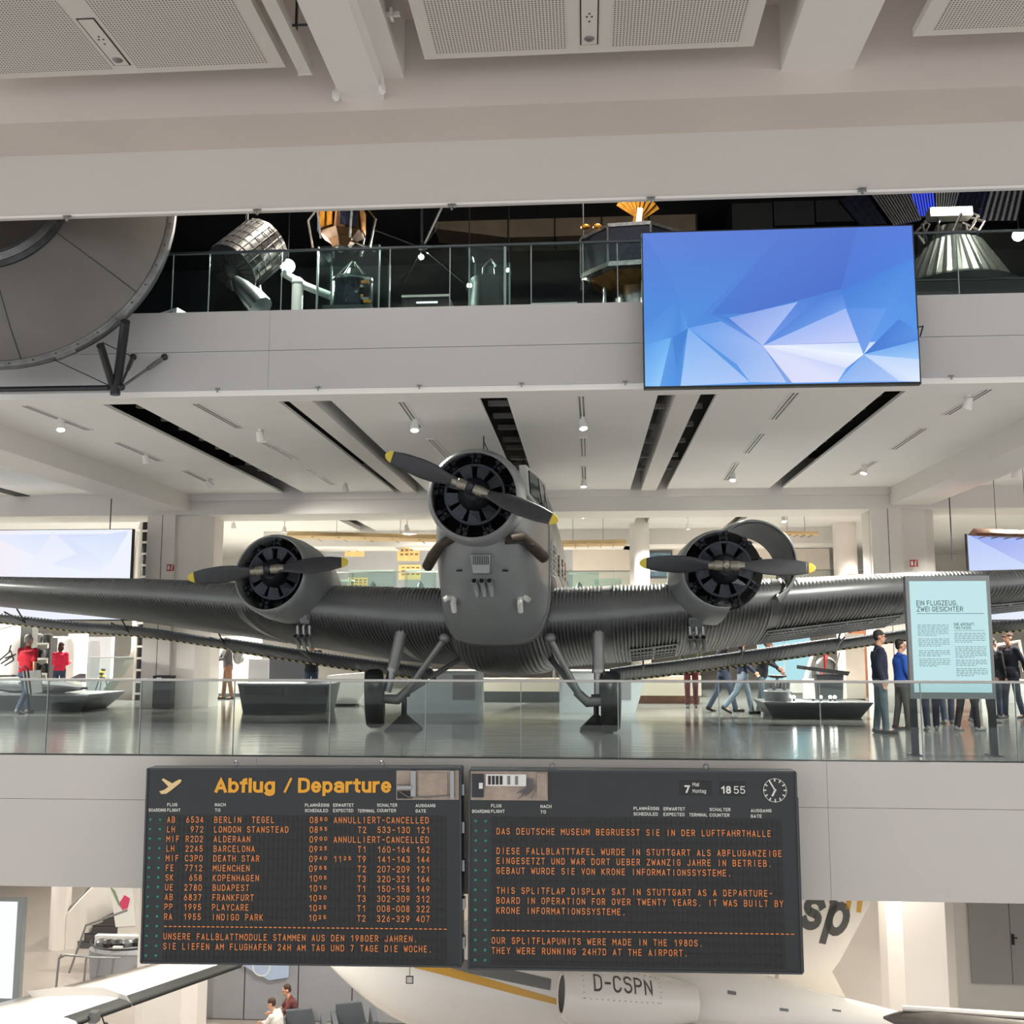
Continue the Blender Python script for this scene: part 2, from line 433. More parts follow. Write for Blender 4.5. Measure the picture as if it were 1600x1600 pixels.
# upper floor edge (balcony front)
o = struct(MB().mm((XA, Y0 + 0.05, 5.3), (XB, Y0 + 0.4, ZU - 0.03)), 'wall_balcony', M_DARKLINE)
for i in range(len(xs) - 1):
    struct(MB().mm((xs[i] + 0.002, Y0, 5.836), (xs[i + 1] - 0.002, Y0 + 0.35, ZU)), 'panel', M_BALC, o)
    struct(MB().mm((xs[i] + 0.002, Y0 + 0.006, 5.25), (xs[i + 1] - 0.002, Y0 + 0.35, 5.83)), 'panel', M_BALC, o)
o = struct(MB().mm((XA, Y0 + 0.03, 5.165), (XB, Y0 + 0.42, 5.25)), 'trim_1', M_CEIL)
for px in (340, 497, 655, 815, 977, 1140, 1300, 1487):
    p = at(px, 602 - (px - 340) * 0.009, Y0 - 0.01)
    k = MB().mm((p.x - 0.035, Y0 - 0.02, 5.262), (p.x + 0.035, Y0 + 0.004, 5.275)).mm((p.x - 0.008, Y0 - 0.02, 5.215), (p.x + 0.008, Y0, 5.262))
    k.build('cable_clip', M_CLIP, o)
struct(MB().mm((XA, Y0 + 0.35, 5.95), (XB, 26.5, ZU - 0.005)), 'floor', M_BLACK)
# dark room of the upper floor
struct(MB().mm((-13.5, 23.5, ZU), (13.0, 23.8, 11)), 'wall_back', M_BLACK)
struct(MB().mm((-13.8, 14.8, ZU), (-13.5, 23.8, 11)), 'wall_left', M_BLACK)
struct(MB().mm((12.7, 14.8, ZU), (13.0, 23.8, 11)), 'wall_right', M_BLACK)
struct(MB().mm((XA, 12.2, 10.6), (XB, 24, 10.9)), 'ceiling', M_BLACK)

# cross beam high over the hall, with the step in front of it
b1 = struct(MB().mm((XA, 11.5, 6.725), (XB, 11.56, 7.6)).mm((XA, 11.5, 7.6), (XB, 12.1, 8.6)), 'beam', M_FASC)
struct(MB().mm((XA, 11.488, 6.728), (XB, 11.5, 6.755)), 'edge_bead', M_CEIL, b1)
for px, py in ((105, 340), (402, 330), (706, 322), (1017, 311), (1347, 297)):
    p = at(px, py, 11.48)
    k = MB().mm((p.x - 0.05, 11.46, p.z + 0.012), (p.x + 0.05, 11.485, p.z + 0.022)).mm((p.x - 0.012, 11.46, p.z - 0.05), (p.x + 0.012, 11.485, p.z + 0.02))
    k.box((p.x - 0.03, 11.47, p.z - 0.005), (0.012, 0.014, 0.05), Matrix.Rotation(0.6, 3, 'Y')).box((p.x + 0.03, 11.47, p.z - 0.005), (0.012, 0.014, 0.05), Matrix.Rotation(-0.6, 3, 'Y'))
    k.build('cable_clip', M_CLIP, b1)
struct(MB().mm((XA, 10.725, 7.53), (XB, 11.5, 8.6)), 'beam', M_ROOFD)
struct(MB().mm((-14, -9, 8.6), (14, 12.1, 8.9)), 'ceiling', M_ROOFD)
# joists running over the hall
J = MB().mm((-2.69, -9, 7.65), (-2.21, 10.725, 8.6)); struct(J, 'beam', M_BEAM)
struct(MB().mm((-2.21, -9, 7.9), (-1.99, 10.725, 8.6)), 'beam', M_BEAM)
struct(MB().mm((2.19, -9, 7.81), (2.97, 10.725, 8.6)), 'beam', M_BEAM)

# perforated ceiling panels
def perforated():
    m = mat('perforated_panel', rgb(214, 208, 200), 0.8)
    nt = m.node_tree; b = nt.nodes['Principled BSDF']
    tc = nt.nodes.new('ShaderNodeTexCoord'); sp = nt.nodes.new('ShaderNodeSeparateXYZ')
    nt.links.new(tc.outputs['Object'], sp.inputs[0])
    def cell(out):
        d = nt.nodes.new('ShaderNodeMath'); d.operation = 'DIVIDE'; d.inputs[1].default_value = 0.034; nt.links.new(out, d.inputs[0])
        f = nt.nodes.new('ShaderNodeMath'); f.operation = 'FRACT'; nt.links.new(d.outputs[0], f.inputs[0])
        s_ = nt.nodes.new('ShaderNodeMath'); s_.operation = 'SUBTRACT'; s_.inputs[1].default_value = 0.5; nt.links.new(f.outputs[0], s_.inputs[0])
        p = nt.nodes.new('ShaderNodeMath'); p.operation = 'POWER'; p.inputs[1].default_value = 2; nt.links.new(s_.outputs[0], p.inputs[0])
        return p
    a = cell(sp.outputs[0]); c = cell(sp.outputs[1])
    ad = nt.nodes.new('ShaderNodeMath'); nt.links.new(a.outputs[0], ad.inputs[0]); nt.links.new(c.outputs[0], ad.inputs[1])
    lt = nt.nodes.new('ShaderNodeMath'); lt.operation = 'LESS_THAN'; lt.inputs[1].default_value = 0.075; nt.links.new(ad.outputs[0], lt.inputs[0])
    mx = nt.nodes.new('ShaderNodeMix'); mx.data_type = 'RGBA'
    mx.inputs[6].default_value = rgb(214, 208, 200); mx.inputs[7].default_value = rgb(92, 88, 84)
    nt.links.new(lt.outputs[0], mx.inputs[0]); nt.links.new(mx.outputs[2], b.inputs['Base Color'])
    return m
M_PERF = perforated()
M_PANEL = mat('panel_frame_paint', rgb(218, 213, 206), 0.8)
def hung_panel(x0, x1, y0, y1, label, strips, lamp):
    z = 7.83
    t = thing('ceiling_panel', label, 'ceiling panel', (x0, y1, z))
    L = lambda a, b: MB().mm((a[0] - x0, a[1] - y1, a[2] - z), (b[0] - x0, b[1] - y1, b[2] - z))
    L((x0, y0, z), (x1, y1, z + 0.09)).build('panel_frame', M_PANEL, t)
    for a, b in strips:
        L((a, y0 + 0.1, z - 0.004), (b, y1 - 0.1, z)).build('perforated_sheet', M_PERF, t)
    if lamp:
        lx, ly0, ly1 = lamp
        f = L((lx - 0.095, ly0, z - 0.006), (lx + 0.095, ly1, z)).build('lamp_strip', M_DARKLINE, t)
        L((lx - 0.08, ly0 + 0.015, z - 0.012), (lx + 0.08, ly1 - 0.015, z - 0.005)).build('lamp_plate', M_PANEL, f)
        MB().lathe([(-0.03, 0.0), (-0.03, 0.025), (-0.012, 0.05), (0, 0.062)], (lx - x0, ly1 - 0.12 - y1, z - 0.006 - z), (0, 0, 1), 20).build('lens', M_STEEL, f, smooth=True)
        for q in ((0, -0.42), (0.025, -0.5), (-0.025, -0.5), (0, -0.55)):
            MB().cyl((lx - x0 + q[0], ly1 + q[1] - y1, -0.016), (lx - x0 + q[0], ly1 + q[1] - y1, -0.01), 0.011, n=8).build('sensor', M_STEELD, f)
    for hx in (x0 + 0.4, (x0 + x1) / 2, x1 - 0.4):
        MB().cyl((hx - x0, -0.6, 0.09), (hx - x0, -0.6, 0.77), 0.012, n=6).build('hanger', M_STEELD, t)
    return t
hung_panel(-6.75, -3.22, 3.0, 10.3, 'perforated ceiling panel beside the white steel rail overhead', ((-6.6, -5.12), (-4.84, -3.38)), (-4.98, 9.28, 10.13))
hung_panel(-1.68, 1.82, 3.0, 10.26, 'perforated ceiling panel between the two joists overhead', ((-1.54, -0.14), (0.32, 1.66)), (0.09, 9.28, 10.1))
hung_panel(3.44, 7.2, 3.0, 10.2, 'perforated ceiling panel past the wide joist overhead', ((3.62, 5.0), (5.2, 7.0)), None)
t = thing('hoist_rail', 'white steel channel rail under the ceiling beside perforated panel', 'rail', (-2.98, 10.3, 7.74))
MB().mm((-0.09, -7, 0), (0.05, 0, 0.02)).mm((-0.09, -7, 0.02), (-0.07, 0, 0.14)).mm((0.03, -7, 0.02), (0.05, 0, 0.14)).build('channel', M_PANEL, t)
MB().mm((-0.1, -0.01, -0.01), (0.06, 0.01, 0.15)).build('end_plate', M_PANEL, t)
for y_ in (-6.8, -0.4): MB().mm((-0.03, y_, 0.14), (-0.01, y_ + 0.04, 0.86)).build('hanger', M_STEELD, t)
MB().cyl((0.05, -0.75, 0.09), (0.28, -0.75, 0.09), 0.012, n=6).build('crossbar', M_STEELD, t)
for i, (x, y) in enumerate(((-2.72, 10.55), (-2.18, 10.45))):
    t = thing('ceiling_spotlight', ('small white spotlight clamped to the joist, facing the hoist rail', 'small white spotlight clamped to the joist, on its far flank')[i], 'spotlight', (x, y, 7.62))
    MB().lathe([(-0.07, 0.0), (-0.07, 0.035), (0.02, 0.045), (0.06, 0.03), (0.06, 0.0)], (0, 0, 0.0), (0.2, -0.5, -1), 12).build('lamp_body', M_WHITEP, t, smooth=True)
    MB().mm((-0.01, -0.01, 0.04), (0.01, 0.01, 0.16)).build('bracket', M_WHITEP, t)
t = thing('pipe_bracket', 'small grey bracket fixed to the flank of the joist', 'bracket', (-1.97, 9.7, 8.0))
MB().mm((-0.02, -0.02, -0.02), (0.12, 0.02, 0.02)).mm((0.02, -0.05, -0.05), (0.05, 0.05, 0.05)).build('clamp', M_WHITEP, t)

# ------------------------------------------------------------------ ceiling of the middle floor
YE = 24.45
struct(MB().mm((XA, Y0 + 0.4, 5.9), (XB, YB, 5.95)), 'ceiling', M_VOID)
pan = [(-9.72, -7.36), (-6.83, -4.61), (-3.80, -1.56), (-1.14, 1.09), (1.95, 4.36), (4.66, 7.16)]
PN = ['beside the side beam', 'between the long dark slot and the narrow slot', 'between ceiling joist and battened slot', 'in the middle over the aircraft', 'over the blue screen', 'next to the far side beam']
for (a, b), nm in zip(pan, PN):
    o = struct(MB().mm((a, Y0 + 0.42, ZC), (b, YE, ZC + 0.05)), 'ceiling_panel', M_CEIL); o['label'] = 'smooth white ceiling panel ' + nm
struct(MB().mm((-4.41, Y0 + 0.42, 5.17), (-4.06, YE, 5.9)), 'beam', M_BEAM)
struct(MB().mm((1.34, Y0 + 0.42, 5.17), (1.70, YE, 5.9)), 'beam', M_BEAM)
for a, b, nb in ((-7.36, -6.83, 10), (-4.61, -4.41, 6), (-1.56, -1.14, 9), (1.09, 1.34, 6), (1.70, 1.95, 6), (4.36, 4.66, 10)):
    sl = struct(MB().mm((a, Y0 + 0.45, 5.72), (b, YE, 5.74)), 'ceiling_slot', M_VOID)
    for k in range(nb):
        y = 15.2 + k * (9.0 / nb) + random.uniform(-0.1, 0.1)
        MB().mm((a, y, 5.42), (b, y + 0.09, 5.5)).build('batten', M_BATT, sl)
        if k % 3 == 1:
            MB().cyl(((a + b) / 2, y + 0.3, 5.45), ((a + b) / 2, y + 0.3, 5.72), 0.012, n=6).build('hanger', M_STEELD, sl)
zb = at(800, 800, YE).z
struct(MB().mm((-10.6, YE, zb), (8.1, YE + 1.4, 5.9)), 'beam', M_BEAM)
struct(MB().mm((-10.6, YE - 0.12, 5.03), (8.1, YE, 5.9)), 'beam', M_BEAM)
struct(MB().mm((-10.6, Y0 + 0.42, 4.78), (-9.72, YE + 1.0, 5.9)), 'beam', M_BEAM)
struct(MB().mm((7.16, Y0 + 0.42, 4.78), (8.1, YE + 1.0, 5.9)), 'beam', M_BEAM)
# side bays and the bays behind the beam
struct(MB().mm((XA, Y0 + 0.42, ZC + 0.02), (-10.6, YB, ZC + 0.16)), 'ceiling', M_CEIL)
struct(MB().mm((8.1, Y0 + 0.42, ZC + 0.02), (XB, YB, ZC + 0.16)), 'ceiling', M_CEIL)
for a, b in ((-10.6, -7.36), (-6.83, -4.41), (-4.1, -1.2), (-0.9, 1.5), (1.9, 4.4), (4.75, 8.1)):
    struct(MB().mm((a, YE + 1.4, ZC), (b, YB, ZC + 0.14)), 'ceiling_panel', M_CEIL)
for x in (-18.5, -14.2):
    struct(MB().mm((x, Y0 + 0.42, ZC), (x + 0.35, 27, ZC + 0.03)), 'ceiling_slot', M_VOID)
for x in (10.5, 14.0):
    struct(MB().mm((x, Y0 + 0.42, ZC), (x + 0.3, 30, ZC + 0.03)), 'ceiling_slot', M_VOID)
struct(MB().mm((XA, YE, zb), (-10.6, YE + 1.4, 5.9)), 'beam', M_BEAM)
struct(MB().mm((8.1, YE, zb), (XB, YE + 1.4, 5.9)), 'beam', M_BEAM)
struct(MB().mm((-10.6, 33.0, zb), (8.1, 33.6, 5.9)), 'beam', M_BEAM)

# walls
struct(MB().mm((XA, YB, ZG), (XB, YB + 0.3, 5.9)), 'wall_back', M_WALL)
struct(MB().mm((XA - 0.3, Y0, ZG), (XA, YB, 5.9)), 'wall_left', M_WALL)
struct(MB().mm((XB, Y0, ZG), (XB + 0.3, YB, 5.9)), 'wall_right', M_WALL)

# columns running through both floors
def column(cx, cy, z0, z1, wx=1.5, wy=1.2, ch=0.28):
    def ring(z):
        a, b = wx / 2, wy / 2
        return [(cx - a + ch, cy - b, z), (cx + a - ch, cy - b, z), (cx + a, cy - b + ch, z), (cx + a, cy + b - ch, z), (cx + a - ch, cy + b, z), (cx - a + ch, cy + b, z), (cx - a, cy + b - ch, z), (cx - a, cy - b + ch, z)]
    return MB().rings([ring(z0), ring(z1)])
pl = at(292, 960, 25.2); pr = at(1408, 960, 25.2)
for p, n in ((pl, 0), (pr, 1)):
    o = struct(column(p.x, 25.2, 0, 5.9), 'column', M_COLUMN)
    sx = -1 if n == 0 else 1
    MB().mm((p.x - 0.80, 24.47, 0), (p.x - 0.10, 24.62, 5.2)).build('casing', M_COLUMN, o)
    gx = p.x - 0.42
    MB().mm((gx - 0.007, 24.466, 0), (gx + 0.007, 24.474, zb)).build('joint', M_DARKLINE, o)
    struct(column(p.x, 25.2, ZG, ZS, 1.5, 1.2), 'column', M_COLUMN)
for px, Y in ((1000, 31.5), (225, 33.0)):
    p = at(px, 900, Y); struct(MB().cyl((p.x, Y, 0), (p.x, Y, 5.9), 0.3, n=20), 'column', M_COLUMN, smooth=True)
for px, Y in ((1322, 32.0),):
    p = at(px, 900, Y); struct(MB().cyl((p.x, Y, 0), (p.x, Y, 5.9), 0.35, n=20), 'column', M_COLUMN, smooth=True)

# ------------------------------------------------------------------ glass railings
def railing(name, label, cat, y, z0, h, xsplit, m, rail_m, x_in):
    t = thing(name, label, cat, (x_in, y, z0))
    for i in range(len(xsplit) - 1):
        MB().mm((xsplit[i] + 0.006 - x_in, -0.009, 0.0), (xsplit[i + 1] - 0.006 - x_in, 0.009, h)).build('glass_pane', m, t)
    for x in xsplit[1:-1]:
        MB().mm((x - 0.006 - x_in, -0.010, 0.0), (x + 0.006 - x_in, 0.010, h)).build('joint_strip', M_GEDGE, t)
    MB().mm((xsplit[0] - x_in, -0.022, h - 0.012), (xsplit[-1] - x_in, 0.022, h + 0.024)).build('handrail', rail_m, t, bevel=0.006)
    MB().mm((xsplit[0] - x_in, -0.02, -0.02), (xsplit[-1] - x_in, 0.02, 0.012)).build('base_channel', M_STEELD, t)
    return t
YRAIL = Y0 + 0.07
mx = [73, 219, 365, 515, 665, 814, 966, 1124, 1282, 1440, 1588]
X = [at(p, 1125, YRAIL).x for p in mx]
stp = (X[-1] - X[0]) / 10
X = [X[0] - 2 * stp, X[0] - stp] + X + [X[-1] + stp, X[-1] + 2 * stp]
railing('glass_railing', 'clear glass balustrade along the edge in front of the vintage aircraft', 'railing', YRAIL, 0.0, 1.05, X, M_GLASS, mat('handrail_steel', rgb(176, 174, 170), 0.35, 0.7), X[0])
p = at(1588, 1125, YRAIL)
ux = [at(q, 440, YRAIL).x for q in (270, 327, 440, 495, 609, 703, 788, 830, 911, 965)]
ux = [ux[0] - 3.0, ux[0] - 1.6] + ux + [ux[-1] + 1.2 * k for k in range(1, 7)]
railing('glass_railing', 'tinted glass balustrade in front of the dark space gallery', 'railing', YRAIL, ZU, ZR - ZU, ux, M_GLASSU, mat('gallery_rail', rgb(70, 78, 84), 0.35, 0.6), ux[0])

# ------------------------------------------------------------------ the three-engined aircraft
M_ALU = mat('grey_aircraft_paint', rgb(132, 134, 134), 0.38, 0.35, noise=0.08, nscale=2.2, bump=0.04, bscale=60)
M_ALUC = mat('corrugated_alloy', rgb(108, 111, 112), 0.36, 0.45, noise=0.10, nscale=1.6)
M_ALUD = mat('worn_flap_paint', rgb(70, 75, 80), 0.5, 0.2, noise=0.12, nscale=2.5)
M_COWL = mat('cowling_paint', rgb(142, 146, 147), 0.36, 0.3, noise=0.05, nscale=3)
M_COWLIN = mat('cowling_inside', rgb(46, 50, 58), 0.55, 0.3, noise=0.15, nscale=5)
M_ENG = mat('engine_black', rgb(32, 35, 40), 0.42, 0.6, noise=0.3, nscale=12)
M_ENGB = mat('baffle_black', rgb(44, 49, 57), 0.4, 0.5, noise=0.15, nscale=6)
M_BLADE = mat('propeller_black', rgb(52, 54, 58), 0.45, 0.2, noise=0.12, nscale=8)
M_YEL = mat('yellow_tip', rgb(204, 182, 66), 0.5)
M_HUB = mat('hub_steel', rgb(140, 136, 126), 0.4, 0.8, noise=0.2, nscale=20)
M_EXH = mat('exhaust_brown', rgb(66, 58, 52), 0.6, 0.5, noise=0.3, nscale=10)
M_TYRE = mat('tyre_rubber', rgb(30, 34, 38), 0.35, 0, noise=0.1, nscale=8)
M_WIN = mat('cockpit_glass', rgb(46, 56, 62), 0.08, 0.2)
M_WFR = mat('window_frame_paint', rgb(208, 208, 204), 0.5)
M_HOLE = mat('inside_black', rgb(12, 12, 14), 0.9)

TH = R(3.0)
AO = Vector((-1.746, 15.444, 0))
ac = thing('vintage_aircraft', 'grey three-engined vintage aircraft with corrugated skin and yellow-tipped propellers', 'aircraft', AO, -TH)
aex = Vector((math.cos(TH), -math.sin(TH), 0)); aey = Vector((math.sin(TH), math.cos(TH), 0))
def lp(x, y, a):            # aircraft-local point at distance a behind the nose
    d = ray(x, y); t = (a + (AO - CAM).dot(aey)) / d.dot(aey)
    q = CAM + d * t - AO
    return Vector((q.dot(aex), q.dot(aey), q.z))
def interp(tab, x):
    if x <= tab[0][0]: return tab[0][1]
    for (a, b), (c, d) in zip(tab, tab[1:]):
        if x <= c: return b + (d - b) * (x - a) / (c - a)
    return tab[-1][1]
def sm(tab, x):             # smooth interpolation of the table
    if x <= tab[0][0]: return tab[0][1]
    for i in range(len(tab) - 1):
        if x <= tab[i + 1][0]:
            x0, y0 = tab[i]; x1, y1 = tab[i + 1]
            m0 = (y1 - tab[i - 1][1]) / (x1 - tab[i - 1][0]) if i else (y1 - y0) / (x1 - x0)
            m1 = (tab[i + 2][1] - y0) / (tab[i + 2][0] - x0) if i + 2 < len(tab) else (y1 - y0) / (x1 - x0)
            h = x1 - x0; t = (x - x0) / h
            return (2*t**3 - 3*t**2 + 1) * y0 + (t**3 - 2*t**2 + t) * h * m0 + (-2*t**3 + 3*t**2) * y1 + (t**3 - t**2) * h * m1
    return tab[-1][1]

# fuselage sections: half width, top, bottom, squareness
FW = [(0.8, 0.66), (1.2, 0.76), (1.8, 0.88), (2.6, 0.96), (3.6, 1.0), (7, 0.96), (11, 0.72), (16.5, 0.2)]
FT = [(0.8, 4.5), (1.2, 4.52), (1.8, 4.55), (2.4, 4.62), (3.2, 4.60), (5, 4.35), (8, 3.9), (12, 3.1), (16.5, 2.2)]
FB = [(0.8, 3.1), (1.0, 2.9), (1.6, 2.42), (2.2, 1.95), (2.8, 1.52), (3.4, 1.22), (4.2, 1.02), (6, 0.92), (9, 0.9), (12, 1.0), (16.5, 1.55)]
FE = [(0.8, 2.2), (1.6, 2.8), (2.6, 3.8), (4, 4.2), (16.5, 3.2)]
def fpt(a, t, bulge=0.0):
    w_ = sm(FW, a) + bulge; tp = sm(FT, a) + bulge; bt = sm(FB, a) - bulge; e = interp(FE, a)
    zc = (tp + bt) / 2; h = (tp - bt) / 2
    c, s_ = math.cos(t), math.sin(t)
    return Vector((w_ * math.copysign(abs(c) ** (2 / e), c), a, zc + h * math.copysign(abs(s_) ** (2 / e), s_)))
def loft(a0, a1, na, nt, wave=0.0, pitch=0.075, t0=0, t1=2 * PI):
    mb = MB(); rs = []
    # uniform arc length round the section so that the ridges keep their pitch
    ref = [fpt((a0 + a1) / 2, t0 + (t1 - t0) * i / 720) for i in range(721)]
    cum = [0.0]
    for p, q in zip(ref, ref[1:]): cum.append(cum[-1] + (q - p).length)
    tot = cum[-1]; ts = []; j = 0
    for i in range(nt + 1):
        s_ = tot * i / nt
        while j < 719 and cum[j + 1] < s_: j += 1
        f = (s_ - cum[j]) / max(1e-9, cum[j + 1] - cum[j]); ts.append(t0 + (t1 - t0) * (j + f) / 720)
    for i in range(na + 1):
        a = a0 + (a1 - a0) * i / na; ring = []
        for k in range(nt):
            p = fpt(a, ts[k], 0.0)
            if wave:
                q = fpt(a, ts[k], wave * math.sin(2 * PI * (k / nt) * round(tot / pitch)))
                p = q
            ring.append(p)
        rs.append(ring)
    mb.rings(rs, cap=False)
    return mb
loft(0.8, 2.75, 26, 96).build('nose_panel', M_COWL, ac, smooth='all')
loft(2.75, 16.5, 46, 660, wave=0.009).build('fuselage', M_ALUC, ac, smooth='all', fix=False)
# seam strip between nose panel and corrugated skin
mb = MB(); rs = []
for i, a in enumerate((2.70, 2.71, 2.80, 2.81)): rs.append([fpt(a, 2 * PI * k / 96, 0.004 if i in (0, 3) else 0.016) for k in range(96)])
mb.rings(rs, cap=False).build('seam_band', M_ALU, ac, smooth='all')
# tail
mb = MB()
mb.hexa([(-0.06, 13.8, 2.3), (0.06, 13.8, 2.3), (0.05, 16.9, 1.9), (-0.05, 16.9, 1.9), (-0.04, 15.2, 3.55), (0.04, 15.2, 3.55), (0.03, 16.9, 3.55), (-0.03, 16.9, 3.55)]).build('tail_fin', M_ALUC, ac)
mb = MB()
for s_ in (-1, 1):
    mb.hexa([(0, 14.4, 2.25), (s_ * 4.2, 15.0, 2.32), (s_ * 4.2, 16.4, 2.3), (0, 16.6, 2.2), (0, 14.4, 2.42), (s_ * 4.2, 15.0, 2.4), (s_ * 4.2, 16.4, 2.36), (0, 16.6, 2.3)])
mb.build('tailplane', M_ALUC, ac)
tw = MB().lathe([(-0.07, 0.1), (-0.09, 0.2), (-0.05, 0.26), (0.05, 0.26), (0.09, 0.2), (0.07, 0.1)], (0, 15.4, 0.27), (1, 0, 0), 20, closed_prof=True).build('tail_wheel', M_TYRE, ac, smooth=True)
MB().cyl((0, 15.4, 0.27), (0, 15.1, 1.5), 0.05).cyl((-0.12, 15.4, 0.27), (0.12, 15.4, 0.27), 0.04).build('tail_leg', M_ALU, tw)
# cockpit: windscreen band on both flanks and in front
for s_ in (1, -1):
    fr = MB()
    def side(a, z, off):
        w_ = sm(FW, a) + off
        lean = max(0, z - 3.9) * 0.16
        return Vector((s_ * (w_ - lean), a, z))
    c = [(1.15, 3.98), (2.55, 3.72), (2.62, 4.38), (1.3, 4.5)]
    fr.prism([side(a, z, 0.03) for a, z in c], Vector((s_ * -0.12, 0, 0)))
    f = fr.build('cockpit_frame', M_WFR, ac)
    for q in ([(1.28, 4.02), (1.78, 3.93), (1.8, 4.38), (1.38, 4.42)], [(1.86, 3.92), (2.22, 3.86), (2.24, 4.33), (1.88, 4.37)], [(2.31, 3.85), (2.5, 3.81), (2.52, 4.3), (2.32, 4.32)]):
        MB().prism([side(a, z, 0.045) for a, z in q], Vector((s_ * -0.05, 0, 0))).build('cockpit_window', M_WIN, f)
    # cabin windows and the louvre panel on the flank
    for a in (4.6, 5.6, 6.6, 7.6):
        MB().mm((s_ * (sm(FW, a) - 0.04), a - 0.22, 2.85), (s_ * (sm(FW, a) + 0.02), a + 0.22, 3.25)).build('cabin_window', M_WIN, ac)
    lv = MB().mm((s_ * (sm(FW, 2.9) - 0.05), 2.95, 2.75), (s_ * (sm(FW, 2.9) + 0.035), 3.6, 3.4)).build('louvre_panel', M_WFR, ac)
    for k in range(7):
        MB().mm((s_ * (sm(FW, 2.9) + 0.02), 3.0, 2.8 + k * 0.08), (s_ * (sm(FW, 2.9) + 0.055), 3.55, 2.835 + k * 0.08)).build('louvre', M_ALU, lv)
MB().tube([(0.02, 1.2, 4.5), (0.02, 1.2, 4.98)], 0.012, 6).tube([(0.02, 1.2, 4.9), (0.09, 1.3, 4.72)], 0.008, 6).build('aerial_mast', M_STEELD, ac)

# wings
LEa = lambda l: 2.95 + max(0, l - 4) * math.tan(R(9.5))
LEz = [(0.8, 1.98), (2, 2.03), (5.3, 2.36), (7.1, 2.5), (8.7, 2.58), (10.3, 2.68), (14.6, 2.95)]
TEz = [(0.8, 1.07), (2.7, 1.23), (5.9, 1.70), (6.8, 1.81), (8.7, 2.08), (11.8, 2.39), (14.6, 2.68)]
TT = [(0.8, 1.62), (2, 1.58), (5.5, 1.04), (8, 0.86), (11, 0.6), (14.6, 0.26)]
TB = [(0.8, 0.62), (5.5, 0.42), (8, 0.32), (11, 0.22), (14.6, 0.1)]
def yt(c): return 5 * (0.2969 * math.sqrt(max(c, 0)) - 0.126 * c - 0.3516 * c * c + 0.2843 * c ** 3 - 0.1036 * c ** 4)
def wing_pt(l, c, upper):
    a0 = LEa(l); a1 = 6.3
    z0 = sm(LEz, l); z1 = sm(TEz, l)
    h = yt(c) * (interp(TT, l) if upper else -interp(TB, l))
    return a0 + (a1 - a0) * c, z0 + (z1 - z0) * c + h
NC = 18
cs = [0.5 * (1 - math.cos(PI * i / NC)) for i in range(NC + 1)]
def wing(s_):
    mb = MB(); rs = []
    P = 0.068; n = int(13.7 / P * 8)
    for i in range(n + 1):
        l = 0.9 + 13.7 * i / n
        ring = []
        wv = (abs(math.sin(PI * l / P)) - 0.6) * 0.042
        # the smooth joint bands between wing panels
        for bnd in (1.95, 4.95): wv *= min(1, max(0, (abs(l - bnd) - 0.07) / 0.02))
        for c in reversed(cs): a, z = wing_pt(l, c, True); k = min(1, max(0, (c - 0.035) / 0.03)); ring.append(Vector((s_ * l, a, z + wv * k)))
        for c in cs[1:]: a, z = wing_pt(l, c, False); k = min(1, max(0, (c - 0.012) / 0.02)); ring.append(Vector((s_ * l, a - wv * k * max(0, 0.25 - c) * 2, z - wv * k)))
        rs.append(ring)
    mb.rings(rs, cap=True)
    return mb.build('wing', M_ALUC, ac, smooth='all', fix=False)
wings = {s_: wing(s_) for s_ in (-1, 1)}
def flap(s_, l0, l1, zt, drop, name, m):
    mb = MB(); rs = []; n = int((l1 - l0) / 0.08 * 4)
    for i in range(n + 1):
        l = l0 + (l1 - l0) * i / n; z = sm(zt, l); wv = math.sin(2 * PI * l / 0.08) * 0.006
        ring = []
        for c in (1, 0.7, 0.4, 0.2, 0.07, 0.0): ring.append(Vector((s_ * l, 6.42 + 0.7 * c, z - drop * c + yt(c) * 0.13 + wv)))
        for c in (0.07, 0.2, 0.4, 0.7, 1): ring.append(Vector((s_ * l, 6.42 + 0.7 * c, z - drop * c - yt(c) * 0.09 - 0.004 - wv)))
        rs.append(ring)
    f = mb.rings(rs).build(name, m, wings[s_], smooth='all', fix=False)
    return f
def stripes():
    m = mat('hazard_stripes', rgb(214, 196, 110), 0.6)
    nt = m.node_tree; b = nt.nodes['Principled BSDF']
    tc = nt.nodes.new('ShaderNodeTexCoord'); sp = nt.nodes.new('ShaderNodeSeparateXYZ'); nt.links.new(tc.outputs['Object'], sp.inputs[0])
    ad = nt.nodes.new('ShaderNodeMath'); nt.links.new(sp.outputs[0], ad.inputs[0]); nt.links.new(sp.outputs[2], ad.inputs[1])
    d = nt.nodes.new('ShaderNodeMath'); d.operation = 'DIVIDE'; d.inputs[1].default_value = 0.14; nt.links.new(ad.outputs[0], d.inputs[0])
    f = nt.nodes.new('ShaderNodeMath'); f.operation = 'FRACT'; nt.links.new(d.outputs[0], f.inputs[0])
    g = nt.nodes.new('ShaderNodeMath'); g.operation = 'GREATER_THAN'; g.inputs[1].default_value = 0.5; nt.links.new(f.outputs[0], g.inputs[0])
    mx_ = nt.nodes.new('ShaderNodeMix'); mx_.data_type = 'RGBA'; mx_.inputs[6].default_value = rgb(222, 208, 150); mx_.inputs[7].default_value = rgb(26, 26, 26)
    nt.links.new(g.outputs[0], mx_.inputs[0]); nt.links.new(mx_.outputs[2], b.inputs['Base Color'])
    return m
M_HAZ = stripes()
